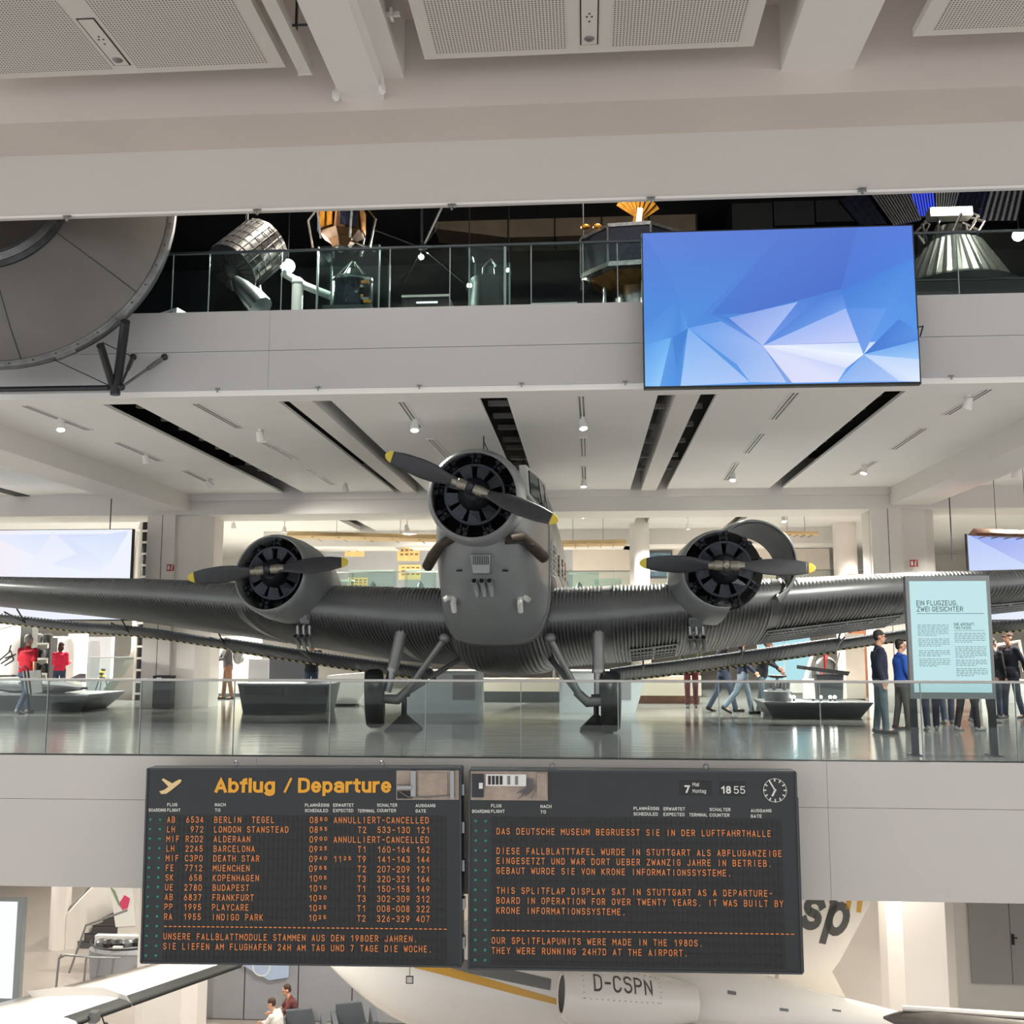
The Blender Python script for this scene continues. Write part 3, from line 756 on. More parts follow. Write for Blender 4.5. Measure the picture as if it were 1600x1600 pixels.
for s_ in (-1, 1):
    zin = [(1.9, 1.01), (2.3, 1.07), (3.3, 1.19), (6.5, 1.65)]
    zout = [(6.5, 1.61), (8.7, 1.91), (10.0, 2.0), (11.8, 2.19), (14.2, 2.45)]
    flap(s_, 1.9, 6.62, zin, 0.28, 'flap', M_ALUD)
    flap(s_, 6.66, 14.2, zout, 0.2, 'aileron', M_ALUD)
    mb = MB()
    for zt, l0, l1, dr in ((zin, 1.9, 6.62, 0.28), (zout, 6.66, 14.2, 0.2)):
        for k in range(24):
            a = l0 + (l1 - l0) * k / 24; b = l0 + (l1 - l0) * (k + 1) / 24
            za, zc_ = sm(zt, a) - dr, sm(zt, b) - dr
            mb.hexa([(s_ * a, 7.09, za - 0.03), (s_ * b, 7.09, zc_ - 0.03), (s_ * b, 7.13, zc_ - 0.03), (s_ * a, 7.13, za - 0.03), (s_ * a, 7.09, za + 0.005), (s_ * b, 7.09, zc_ + 0.005), (s_ * b, 7.13, zc_ + 0.005), (s_ * a, 7.13, za + 0.005)])
    mb.build('edge_tape', M_HAZ, wings[s_])
    for l in (2.6, 4.6, 6.55, 8.8, 11.3):
        z1 = sm(TEz, l); z2 = sm(zin if l < 6.6 else zout, l)
        MB().tube([(s_ * l, 5.7, z1 - 0.1), (s_ * l, 6.5, z2 - 0.12)], 0.018, 6).tube([(s_ * l, 6.15, z1 - 0.02), (s_ * l, 6.5, z2 - 0.12)], 0.018, 6).build('flap_hinge', M_STEELD, wings[s_])
# opened skin panels under the starboard-looking wing: frames with dark bays
def bay(s_, l0, l1, c0, c1, rows, cols):
    z = lambda l, c: wing_pt(l, c, False)
    def q(l, c, d): a, zz = z(l, c); return Vector((s_ * l, a, zz - d))
    f = MB().hexa([q(l0, c0, -0.02), q(l1, c0, -0.02), q(l1, c1, -0.02), q(l0, c1, -0.02), q(l0, c0, 0.022), q(l1, c0, 0.022), q(l1, c1, 0.022), q(l0, c1, 0.022)]).build('open_bay', M_HOLE, wings[s_])
    for k in range(rows + 1):
        c = c0 + (c1 - c0) * k / rows
        MB().hexa([q(l0, c - 0.008, 0.02), q(l1, c - 0.008, 0.02), q(l1, c + 0.008, 0.02), q(l0, c + 0.008, 0.02), q(l0, c - 0.008, 0.04), q(l1, c - 0.008, 0.04), q(l1, c + 0.008, 0.04), q(l0, c + 0.008, 0.04)]).build('bay_rib', M_ALU, wings[s_])
    for k in range(cols + 1):
        l = l0 + (l1 - l0) * k / cols
        MB().hexa([q(l - 0.015, c0, 0.02), q(l + 0.015, c0, 0.02), q(l + 0.015, c1, 0.02), q(l - 0.015, c1, 0.02), q(l - 0.015, c0, 0.045), q(l + 0.015, c0, 0.045), q(l + 0.015, c1, 0.045), q(l - 0.015, c1, 0.045)]).build('bay_rib', M_ALU, wings[s_])
bay(1, 2.35, 3.25, 0.38, 0.85, 4, 2)
bay(1, 4.9, 7.4, 0.38, 0.92, 6, 5)
bay(1, 8.3, 10.5, 0.35, 0.9, 5, 4)

# engines
def propeller(hub, ang, toe, name_parent, plain_hub=False):
    pr_ = MB().lathe([(-0.06, 0.0), (-0.07, 0.05), (-0.02, 0.085), (0.12, 0.09), (0.2, 0.11), (0.3, 0.12)], (0, 0, 0), (0, 1, 0), 20).build('propeller', M_HUB if plain_hub else M_ENGB, name_parent, smooth=True)
    pr_.location = hub; pr_.rotation_euler = (0, ang, toe)
    for s_ in (1, -1):
        def loft_blade(r0, r1, n):
            rs = []
            for i in range(n + 1):
                r = r0 + (r1 - r0) * i / n
                t = (r - 0.2) / 1.25
                wd = interp([(-0.1, 0.05), (0.05, 0.085), (0.3, 0.15), (0.5, 0.16), (0.75, 0.135), (0.93, 0.09), (0.98, 0.055), (1, 0.012)], t)
                th = interp([(-0.1, 0.05), (0.05, 0.05), (0.35, 0.022), (1, 0.006)], t)
                tw_ = R(interp([(0, 48), (0.35, 28), (1, 12)], t))
                ring = []
                for k in range(12):
                    q = 2 * PI * k / 12
                    x_, y_ = wd * math.cos(q), th * math.sin(q)
                    # chord lies mostly in the disc plane
                    ring.append(Vector((s_ * r, (x_ * math.sin(tw_) + y_ * math.cos(tw_)), s_ * (x_ * math.cos(tw_) - y_ * math.sin(tw_)))))
                rs.append(ring)
            return MB().rings(rs)
        loft_blade(0.2, 1.33, 26).build('blade', M_BLADE, pr_, smooth='all')
        loft_blade(1.33, 1.45, 10).build('blade_tip', M_YEL, pr_, smooth='all')
        MB().lathe([(0.06, 0.0), (0.06, 0.075), (0.14, 0.085), (0.2, 0.085), (0.21, 0.075), (0.3, 0.07), (0.3, 0.0)], (0, 0.0, 0), (s_, 0, 0), 16).build('blade_collar', M_HUB, pr_, smooth=True)
    return pr_
def engine(c, label, partial=False):
    """nine cylinder radial with its baffle; c: centre of the crankcase front"""
    e = MB().lathe([(-0.16, 0.0), (-0.16, 0.12), (-0.08, 0.2), (0.05, 0.27), (0.4, 0.3), (0.7, 0.28), (0.7, 0.0)], (0, 0, 0), (0, 1, 0), 28).build('engine', M_ENG, ac, smooth=True)
    e.location = c; e['label'] = label
    prof = [(0.25, 0.0), (0.25, 0.09)]
    for k in range(9): prof += [(0.30 + k * 0.028, 0.108), (0.312 + k * 0.028, 0.088)]
    prof += [(0.56, 0.095), (0.6, 0.085), (0.655, 0.07), (0.665, 0.0)]
    cyl_me = None
    for k in range(9):
        t = 2 * PI * k / 9 + PI / 2
        if cyl_me is None:
            cyl_me = MB().lathe(prof, (0, 0.28, 0), (1, 0, 0), 14)
            cyl_me.cyl((0.30, 0.15, 0.07), (0.64, 0.17, 0.05), 0.014, n=6).cyl((0.30, 0.15, -0.07), (0.64, 0.17, -0.05), 0.014, n=6)
            cyl_me.mm((0.60, 0.14, -0.09), (0.67, 0.4, -0.02)).mm((0.60, 0.14, 0.02), (0.67, 0.4, 0.09))
            cyl_me.tube([(0.62, 0.36, 0.06), (0.66, 0.5, 0.08), (0.6, 0.62, 0.1)], 0.035, 8)
            o_ = cyl_me.build('cylinder', M_ENG, e, smooth=True); cyl_me = o_.data
        else:
            o_ = bpy.data.objects.new('cylinder', cyl_me); COL.objects.link(o_); o_.parent = e
        o_.rotation_euler = (0, -t, 0)
    MB().lathe([(0.2, 0.43), (0.16, 0.45), (0.16, 0.485), (0.2, 0.50)], (0, -0.1, 0), (0, 1, 0), 40).build('baffle_ring', M_ENGB, e, smooth=True)
    for k in range(9):
        t0 = 2 * PI * (k + 0.5) / 9 + PI / 2
        mb = MB()
        pts = []
        for r_, hw in ((0.13, 0.30), (0.30, 0.25), (0.465, 0.24)):
            pts.append((r_, hw))
        pol = [(r_ * math.cos(t0 - hw), 0.03, r_ * math.sin(t0 - hw)) for r_, hw in pts] + [(r_ * math.cos(t0 + hw), 0.08, r_ * math.sin(t0 + hw)) for r_, hw in reversed(pts)]
        mb.prism(pol, (0, 0.012, 0)).build('baffle_petal', M_ENGB, e)
    MB().lathe([(0.5, 0.0), (0.5, 0.7), (0.52, 0.7), (0.52, 0.0)], (0, 0, 0), (0, 1, 0), 36).build('firewall', M_HOLE, e)
    return e
def cowl_profile(r, d, lip=0.06):
    """outer skin from rear to lip to inside"""
    return [(d, r * 1.0), (d * 0.6, r * 1.02), (d * 0.25, r * 0.985), (d * 0.1, r * 0.955), (0.015, r * 0.915), (0.0, r * 0.895), (0.012, r * 0.875), (d * 0.12, r * 0.87), (d * 0.35, r * 0.9), (d * 0.98, r * 0.95)]
NZ = 3.87
nose_e = engine((0, 0.33, 3.89), 'black radial engine in the nose')
cw = MB().lathe(cowl_profile(0.765, 0.62), (0, 0.26, NZ), (0, 1, 0), 64, closed_prof=True).build('cowling', M_COWL, ac, smooth=True)
MB().lathe([(0.60, 0.70), (0.62, 0.745), (0.8, 0.72), (1.0, 0.70)], (0, 0.26, NZ), (0, 1, 0), 48).build('cowl_skirt', M_COWLIN, cw, smooth=True)
MB().lathe([(0.05, 0.70), (0.62, 0.735), (0.62, 0.755), (0.02, 0.71)], (0, 0.255, NZ), (0, 1, 0), 2, a0=R(87), a1=R(89.3), closed_prof=True, u=(1, 0, 0)).build('joint_strap', M_STEELD, cw)
propeller((0, 0.0, 3.94), R(22.0), 0, ac)
# wing engine with full cowling
EL = (-4.0, 2.16, 2.86)
engine((-4.03, 2.52, 2.83), 'black radial engine inside its full cowling')
cl_c = Vector((-4.06, 2.40, 2.83)); cl_ax = Vector((0.15, 1, -0.15)).normalized()
cw = MB().lathe(cowl_profile(0.765, 1.0), cl_c, cl_ax, 64, closed_prof=True).build('cowling', M_COWL, ac, smooth=True)
MB().lathe([(0.95, 0.765), (1.05, 0.755), (1.5, 0.68), (2.1, 0.48), (2.7, 0.2), (2.9, 0.0)], cl_c, cl_ax, 40).build('nacelle', M_COWL, ac, smooth=True)
MB().lathe([(0.0, 0.69), (1.0, 0.752), (1.0, 0.772), (0.3, 0.768), (0.02, 0.712)], cl_c - cl_ax * 0.004, cl_ax, 2, a0=R(86), a1=R(87.5), closed_prof=True, u=(1, 0, 0)).build('joint_strap', M_STEELD, cw)
MB().lathe([(0.0, 0.69), (1.0, 0.752), (1.0, 0.772), (0.3, 0.768), (0.02, 0.712)], cl_c - cl_ax * 0.004, cl_ax, 2, a0=R(-92), a1=R(-90.5), closed_prof=True, u=(1, 0, 0)).build('joint_strap', M_STEELD, cw)
propeller((-4.0, 2.16, 2.86), R(-5.5), R(4), ac)
# wing engine with its cowling opened
engine((4.0, 2.50, 2.83), 'bare black radial engine with half its cowling removed')
cr_c = Vector((3.98, 2.42, 2.83)); cr_ax = Vector((-0.16, 1, -0.2)).normalized()
# angles measured from +x towards +z through axis x u; u=+x and v=axis x u points down, so use negative angles for up
MB().lathe(cowl_profile(0.775, 1.0), cr_c, cr_ax, 40, a0=R(84), a1=R(272), closed_prof=True, u=(1, 0, 0)).build('cowling_half', M_COWL, ac, smooth=True)
ch = Vector((4.58, 2.85, 3.0))
mb = MB()
prof0 = cowl_profile(0.80, 1.1)
n = 46; rs = []
uu = Vector((1, 0, 0)); axx = Vector((-0.16, 1, -0.12)).normalized(); uu = (uu - axx * uu.dot(axx)).normalized(); vv = axx.cross(uu)
for i in range(n + 1):
    t = R(-134) + R(134 + 62) * i / n
    k = 1.0 if t < R(20) else max(0.12, 1 - (t - R(20)) / R(44))
    q = uu * math.cos(t) + vv * math.sin(t)
    rs.append([ch + axx * (0.02 + d * k) + q * r_ for d, r_ in prof0])
m_ = len(prof0)
for r_ in rs: mb.v += r_
for i in range(n):
    for j in range(m_):
        mb.f.append((i * m_ + j, i * m_ + (j + 1) % m_, (i + 1) * m_ + (j + 1) % m_, (i + 1) * m_ + j))
mb.f.append(tuple(range(m_))); mb.f.append(tuple(n * m_ + j for j in reversed(range(m_))))
mb.build('cowling_half', M_COWL, ac, smooth=True)
mb = MB(); rs = []
for i in range(n + 1):
    t = R(-132) + R(132 + 58) * i / n
    k = 1.0 if t < R(20) else max(0.12, 1 - (t - R(20)) / R(44))
    q = uu * math.cos(t) + vv * math.sin(t)
    rs.append([ch + axx * (0.06 * k) + q * 0.688, ch + axx * (0.5 * k) + q * 0.70, ch + axx * (1.12 * k) + q * 0.66])
mb.rings(rs, cap=False, closed=False).build('cowling_lining', M_COWLIN, ac, smooth='all')
MB().lathe([(0.55, 0.5), (0.75, 0.6), (1.2, 0.58), (1.9, 0.45), (2.6, 0.2), (2.8, 0.0)], cr_c, cr_ax, 40).build('nacelle', M_ALU, ac, smooth=True)
propeller((4.0, 2.12, 2.86), R(2.4), R(-2), ac, True)

# cooler and outlet tubes under each engine
def cooler(c, s, m):
    k = MB().hexa([(c[0] - 0.14 * s, c[1] - 0.02, c[2] - 0.2 * s), (c[0] + 0.14 * s, c[1] - 0.02, c[2] - 0.2 * s), (c[0] + 0.14 * s, c[1] + 0.3, c[2] - 0.2 * s), (c[0] - 0.14 * s, c[1] + 0.3, c[2] - 0.2 * s),
                   (c[0] - 0.17 * s, c[1] - 0.12, c[2] + 0.1 * s), (c[0] + 0.17 * s, c[1] - 0.12, c[2] + 0.1 * s), (c[0] + 0.17 * s, c[1] + 0.2, c[2] + 0.1 * s), (c[0] - 0.17 * s, c[1] + 0.2, c[2] + 0.1 * s)]).build('oil_cooler', m, ac, bevel=0.015)
    MB().hexa([(c[0] - 0.13 * s, c[1] - 0.1, c[2] - 0.06 * s), (c[0] + 0.13 * s, c[1] - 0.1, c[2] - 0.06 * s), (c[0] + 0.13 * s, c[1] - 0.05, c[2] - 0.06 * s), (c[0] - 0.13 * s, c[1] - 0.05, c[2] - 0.06 * s),
               (c[0] - 0.13 * s, c[1] - 0.137, c[2] + 0.07 * s), (c[0] + 0.13 * s, c[1] - 0.137, c[2] + 0.07 * s), (c[0] + 0.13 * s, c[1] - 0.09, c[2] + 0.07 * s), (c[0] - 0.13 * s, c[1] - 0.09, c[2] + 0.07 * s)]).build('grille_opening', M_HOLE, k)
    for i in range(9):
        x = c[0] + (-0.115 + 0.0288 * i) * s
        MB().hexa([(x - 0.006, c[1] - 0.115, c[2] - 0.06 * s), (x + 0.006, c[1] - 0.115, c[2] - 0.06 * s), (x + 0.006, c[1] - 0.09, c[2] - 0.06 * s), (x - 0.006, c[1] - 0.09, c[2] - 0.06 * s),
                   (x - 0.006, c[1] - 0.15, c[2] + 0.07 * s), (x + 0.006, c[1] - 0.15, c[2] + 0.07 * s), (x + 0.006, c[1] - 0.12, c[2] + 0.07 * s), (x - 0.006, c[1] - 0.12, c[2] + 0.07 * s)]).build('grille_bar', m, k)
def outlets(c, s, m, top):
    for i in (-1, 0, 1):
        x = c[0] + i * 0.125 * s
        k = MB().tube([(x, top[1], top[2]), (x, c[1] + 0.02, c[2] + 0.2 * s), (x + 0.01, c[1] + 0.02, c[2])], 0.035 * s, 10)
        k.tube([(x, c[1] - 0.10, c[2] + 0.0), (x + 0.005, c[1] - 0.03, c[2] - 0.04 * s), (x + 0.02, c[1] + 0.02, c[2] - 0.14 * s), (x + 0.03, c[1] + 0.03, c[2] - 0.26 * s)], [0.058 * s, 0.058 * s, 0.05 * s, 0.032 * s], 12)
        o_ = k.build('outlet_tube', m, ac, smooth=True)
        MB().lathe([(-0.002, 0.0), (-0.002, 0.042 * s)], (x, c[1] - 0.102, c[2] + 0.001), Vector((0.0, 0.07, -0.04 * s)), 12).build('tube_mouth', M_HOLE, o_)
p = lp(752, 877, 0.98); cooler(p, 1.0, M_COWL)
p = lp(754, 908, 1.42); outlets(p, 1.0, M_COWL, (p.x, 1.3, 2.72))
p = lp(474, 975, 3.0); cooler((p.x, p.y + 0.1, p.z + 0.12), 0.6, M_COWL); outlets((p.x, p.y, p.z - 0.22), 0.9, M_STEEL, (p.x, p.y + 0.1, p.z))
p = lp(1088, 978, 3.0); cooler((p.x, p.y + 0.1, p.z + 0.06), 0.8, M_COWL); outlets((p.x, p.y, p.z - 0.2), 0.9, M_STEEL, (p.x, p.y + 0.1, p.z))
# small intakes on the nose panel, slots, bolts
for px, s_ in ((700, 1), (822, -1)):
    p = lp(px, 938, 1.85)
    MB().tube([(p.x + 0.06 * s_, p.y + 0.1, p.z + 0.06), (p.x - 0.02 * s_, p.y - 0.06, p.z + 0.03), (p.x - 0.06 * s_, p.y - 0.08, p.z + 0.0)], 0.05, 10).tube([(p.x + 0.10 * s_, p.y + 0.02, p.z + 0.05), (p.x + 0.10 * s_, p.y - 0.06, p.z - 0.05), (p.x + 0.10 * s_, p.y + 0.06, p.z - 0.19)], [0.05, 0.05, 0.045], 10).build('intake_pipe', M_WFR, ac, smooth=True)
for px, py in ((718, 892), (790, 892), (764, 944)):
    for a in [x / 100 for x in range(90, 260, 2)]:
        p = lp(px, py, a)
        if sm(FB, a) + 0.05 < p.z: break
    MB().box((p.x, a - 0.03, p.z), (0.09, 0.05, 0.02)).build('vent_slot', M_HOLE, ac)
# exhaust collectors of the nose engine
for px in (-1, 1):
    if px < 0: pts = [lp(712, 838, 0.7), lp(690, 850, 0.95), lp(677, 868, 1.25), lp(668, 885, 1.5)]
    else: pts = [lp(795, 842, 0.7), lp(815, 838, 0.95), lp(833, 855, 1.25), lp(851, 872, 1.5)]
    o_ = MB().tube(pts, [0.07, 0.085, 0.10, 0.095], 12).build('exhaust_pipe', M_EXH, ac, smooth=True)
    d = (pts[-1] - pts[-2]).normalized()
    MB().cyl(pts[-1] + d * 0.001, pts[-1] + d * 0.004, 0.075, n=12).build('pipe_mouth', M_HOLE, o_)
    MB().tube([lp(760 + px * 30, 848, 0.8), lp(760 + px * 60, 846, 1.0), lp(760 + px * 72, 852, 1.1)], 0.03, 8).build('link_rod', M_STEELD, ac)

# landing gear
for s_ in (-1, 1):
    wx, wa, wz, wr = (-2.27, 3.15, 0.57, 0.53) if s_ < 0 else (2.02, 3.15, 0.55, 0.53)
    ax_ = Vector((1, 0.22, 0.05)).normalized() if s_ < 0 else Vector((1, 0.0, -0.02)).normalized()
    gear = MB()
    inner = Vector((wx - s_ * 0.42, wa + 0.02, wz - 0.02))
    gear.tube([Vector((wx, wa, wz)), inner, Vector((wx - s_ * 0.62, wa + 0.05, wz + 0.16))], [0.075, 0.095, 0.08], 14)
    g = gear.build('landing_gear', M_ALU, ac, smooth=True)
    wheel = MB().lathe([(-0.13, 0.30), (-0.17, 0.40), (-0.16, 0.48), (-0.09, wr), (0.09, wr), (0.16, 0.48), (0.17, 0.40), (0.13, 0.30)], (wx, wa, wz), ax_, 48, closed_prof=True).build('tyre', M_TYRE, g, smooth=True)
    MB().lathe([(-0.15, 0.0), (-0.15, 0.12), (-0.10, 0.29), (-0.12, 0.305), (0.12, 0.305), (0.10, 0.29), (0.15, 0.12), (0.15, 0.0)], (wx, wa, wz), ax_, 32).build('wheel_disc', M_ENGB, g, smooth=True)
    top = Vector((s_ * 1.80, 3.25, 1.72)); bot = Vector((wx - s_ * 0.22, wa, wz + 0.12))
    mid = top.lerp(bot, 0.62)
    MB().cyl(top + Vector((0, 0, 0.1)), mid, 0.115, 0.105, 18).build('oleo_leg', M_ALU, g, smooth=True)
    MB().cyl(mid, bot, 0.082, 0.082, 16).lathe([(-0.03, 0.0), (-0.03, 0.12), (0.03, 0.12), (0.03, 0.0)], mid, bot - mid, 18).build('oleo_piston', M_STEEL, g, smooth=True)
    j1 = Vector((s_ * 0.95, 3.0, 1.66)); j2 = Vector((s_ * 0.80, 4.3, 1.33)); e_ = Vector((wx - s_ * 0.55, wa + 0.03, wz + 0.08))
    MB().cyl(e_, j1, 0.062, 0.058, 12).cyl(e_, j2, 0.055, 0.05, 12).build('drag_strut', M_ALU, g, smooth=True)
    MB().ball(j1, (0.11, 0.1, 0.09)).ball(j2, (0.09, 0.09, 0.08)).build('strut_knuckle', M_ALU, g, smooth=True)
    if s_ < 0: MB().tube([(-0.72, 2.95, 1.72), (-0.76, 3.4, 1.5), (-0.80, 4.0, 1.36)], 0.02, 6).build('brake_line', M_STEELD, g)
for px, s_ in ((631, -1), (932, 1)):
    b = atz(px, 1141, 0)
    t = thing('aircraft_stand', 'dark steel stand propping the aircraft leg beside the ' + ('wheel seen at an angle' if s_ < 0 else 'wheel seen edge on'), 'stand', b)
    MB().cyl((0, 0, 0.25), (0, 0, 0.62), 0.05, n=14).build('post', M_STEELD, t, smooth=True)
    MB().rings([[(-0.30, -0.3, 0.0), (0.30, -0.3, 0.0), (0.30, 0.3, 0.0), (-0.30, 0.3, 0.0)], [(-0.30, -0.3, 0.02), (0.30, -0.3, 0.02), (0.30, 0.3, 0.02), (-0.30, 0.3, 0.02)], [(-0.06, -0.06, 0.27), (0.06, -0.06, 0.27), (0.06, 0.06, 0.27), (-0.06, 0.06, 0.27)]]).build('foot', M_STEELD, t)
    MB().mm((-0.09, -0.09, 0.6), (0.09, 0.09, 0.64)).build('saddle', M_STEELD, t)

# ------------------------------------------------------------------ split-flap boards
M_BOARD = mat('board_black', rgb(48, 52, 54), 0.55, 0.1, noise=0.06, nscale=4)
M_BOARDE = mat('board_edge', rgb(66, 70, 73), 0.5, 0.3)
M_FLAPC = mat('flap_black', rgb(38, 40, 42), 0.6, noise=0.15, nscale=15)
M_ORANGE = mat('flap_orange', rgb(250, 152, 84), 0.7)
M_TITLE = mat('title_amber', rgb(240, 172, 52), 0.6)
M_SIGNW = mat('sign_white', rgb(232, 232, 226), 0.6)
M_LAMPG = mat('indicator_green', rgb(52, 140, 124), 0.3, noise=0.3, nscale=30)
M_INNARD = mat('innards_beige', rgb(168, 152, 138), 0.6, noise=0.15, nscale=8)
M_WIRE = mat('wire_grey', rgb(120, 118, 122), 0.5)
M_RED = mat('sign_red', rgb(180, 40, 40), 0.5)

def board(name, label, corners, yaw, yc, zoom, zo, rows0, roll):
    """corners: pixel corners TL TR BR BL; the front lies in a vertical plane through depth yc at its middle, turned by yaw"""
    cxp = (corners[0][0] + corners[1][0]) / 2
    mid = at(cxp, (corners[0][1] + corners[3][1]) / 2, yc)
    n = Vector((math.sin(yaw), -math.cos(yaw), 0))
    ux_ = Vector((math.cos(yaw), math.sin(yaw), 0)); uz = Vector((0, 0, 1))
    ux_ = (ux_ * math.cos(roll) + uz * math.sin(roll)); uz = n.cross(ux_) * -1 if n.cross(ux_).z < 0 else n.cross(ux_)
    def on(px, py):
        d = ray(px, py); t_ = (mid - CAM).dot(n) / d.dot(n)
        q = CAM + d * t_ - mid
        return q.dot(ux_), q.dot(uz)
    c = [on(*p) for p in corners]
    u0 = (c[0][0] + c[3][0]) / 2; u1 = (c[1][0] + c[2][0]) / 2; v1 = (c[0][1] + c[1][1]) / 2; v0 = (c[2][1] + c[3][1]) / 2
    base = mid + ux_ * ((u0 + u1) / 2) + uz * v0
    root = thing(name, label, 'display board', base)
    def fr(u, v, d=0.0):        # local point on the board face, d metres proud of it
        return mid + ux_ * u + uz * v + n * d - base
    def slab(u_0, u_1, v_0, v_1, d0, d1):
        return MB().hexa([fr(u_0, v_0, d0), fr(u_1, v_0, d0), fr(u_1, v_0, d1), fr(u_0, v_0, d1), fr(u_0, v_1, d0), fr(u_1, v_1, d0), fr(u_1, v_1, d1), fr(u_0, v_1, d1)])
    Z = lambda x, y: on(zo[0] + x / zoom, zo[1] + y / zoom)
    return root, fr, slab, Z, (u0, u1, v0, v1)

def innards(slab, root, fr, a, b, seed, rack):
    rnd = random.Random(seed)
    u0, v0, u1, v1 = a[0], b[1], b[0], a[1]
    f = slab(u0, u1, v0, v1, -0.02, 0.006).build('inspection_window', M_INNARD, root)
    W, H = u1 - u0, v1 - v0
    if rack:
        slab(u0 + W * 0.2, u0 + W * 0.72, v0 + H * 0.5, v0 + H * 0.9, 0.006, 0.05).build('circuit_rack', M_WHITEP, f)
        for k in range(9):
            slab(u0 + W * (0.23 + 0.05 * k), u0 + W * (0.265 + 0.05 * k), v0 + H * 0.55, v0 + H * 0.85, 0.05, 0.056).build('circuit_card', M_BLACKP if k < 4 else (M_WIRE if k % 2 else M_WHITEP), f)
        mb = MB()
        for k in range(16):
            x = u0 + W * rnd.uniform(0.68, 0.82); y = v0 + H * rnd.uniform(0.05, 0.35)
            mb.tube([fr(x, v0 + H * 0.75, 0.02), fr(x + 0.03, (y + v0 + H * 0.6) / 2, 0.05), fr(x - rnd.uniform(0.0, 0.12), y, 0.02)], 0.005, 5)
        mb.build('cable_loom', M_WIRE, f)
        slab(u0 + W * 0.86, u0 + W * 0.99, v0 + H * 0.1, v0 + H * 0.95, 0.006, 0.04).build('duct', M_INNARD, f)
        slab(u0 + W * 0.02, u0 + W * 0.17, v0 + H * 0.1, v0 + H * 0.9, 0.006, 0.03).build('side_plate', M_STEELD, f)
        slab(u0 + W * 0.11, u0 + W * 0.16, v0 + H * 0.4, v0 + H * 0.6, 0.03, 0.036).build('paper_tag', M_SIGNW, f)
    else:
        slab(u0 + W * 0.24, u0 + W * 0.32, v0 + H * 0.1, v0 + H, 0.006, 0.05).build('upright', M_STEEL, f)
        slab(u0 + W * 0.35, u0 + W * 0.82, v0 + H * 0.12, v0 + H * 0.92, 0.006, 0.02).build('back_plate', M_INNARD, f)
        slab(u0 + W * 0.87, u0 + W * 0.93, v0 + H * 0.05, v0 + H, 0.006, 0.05).build('upright', M_STEEL, f)
        slab(u0 + W * 0.02, u0 + W * 0.26, v0 + H * 0.38, v0 + H * 0.5, 0.006, 0.07).build('bracket', M_STEEL, f)
        slab(u0 + W * 0.02, u0 + W * 0.26, v0 + H * 0.05, v0 + H * 0.3, 0.006, 0.03).build('side_plate', M_BLACKP, f)
        MB().tube([fr(u0 + W * 0.05, v0 + H * 0.3, 0.03), fr(u0 + W * 0.2, v0 + H * 0.12, 0.05), fr(u0 + W * 0.5, v0 + H * 0.1, 0.04), fr(u0 + W * 0.95, v0 + H * 0.18, 0.03)], 0.008, 6).build('cable', M_WIRE, f)

def common(root, fr, slab, E, rowv, x_lamps, ucell0, ucell1, pitch, rh, flank):
    u0, u1, v0, v1 = E
    slab(u0, u1, v0, v1, -0.26, 0.0).build('housing', M_BOARD, root, bevel=0.006)
    for a, b_, c, d in ((u0, u1, v1 - 0.012, v1 + 0.012), (u0, u1, v0 - 0.012, v0 + 0.016), (u0 - 0.01, u0 + 0.014, v0, v1), (u1 - 0.014, u1 + 0.01, v0, v1)):
        slab(a, b_, c, d, -0.27, 0.012).build('edge_trim', M_BOARDE, root)
    # wider lower case behind the flap field
    slab(u0 - 0.03 if flank < 0 else u0, u1 + 0.03 if flank > 0 else u1, v0, rowv[0] + 0.32, -0.25, -0.03).build('lower_case', M_BOARDE, root)
    # field of flap cells: a divider grid standing proud, each cell split by its hinge line
    g = MB()
    n = int((ucell1 - ucell0) / pitch)
    for r_, v in enumerate(rowv):
        for k in range(n):
            a = ucell0 + k * pitch + pitch * 0.07; b_ = ucell0 + (k + 1) * pitch - pitch * 0.07
            g.quad(fr(a, v - rh * 0.46, 0.004), fr(b_, v - rh * 0.46, 0.004), fr(b_, v - rh * 0.01, 0.007), fr(a, v - rh * 0.01, 0.007))
            g.quad(fr(a, v + rh * 0.01, 0.007), fr(b_, v + rh * 0.01, 0.007), fr(b_, v + rh * 0.46, 0.004), fr(a, v + rh * 0.46, 0.004))
    o_ = g.build('flap_cells', M_FLAPC, root, fix=False); o_['kind'] = 'stuff'
    for x in x_lamps:
        for v in rowv:
            q = MB().lathe([(0.0, 0.02), (0.006, 0.019), (0.012, 0.012), (0.014, 0.0)], fr(x, v, 0.0), fr(0, 0, 1) - fr(0, 0, 0), 10)
            q.build('indicator_lamp', M_LAMPG, root, smooth=True)

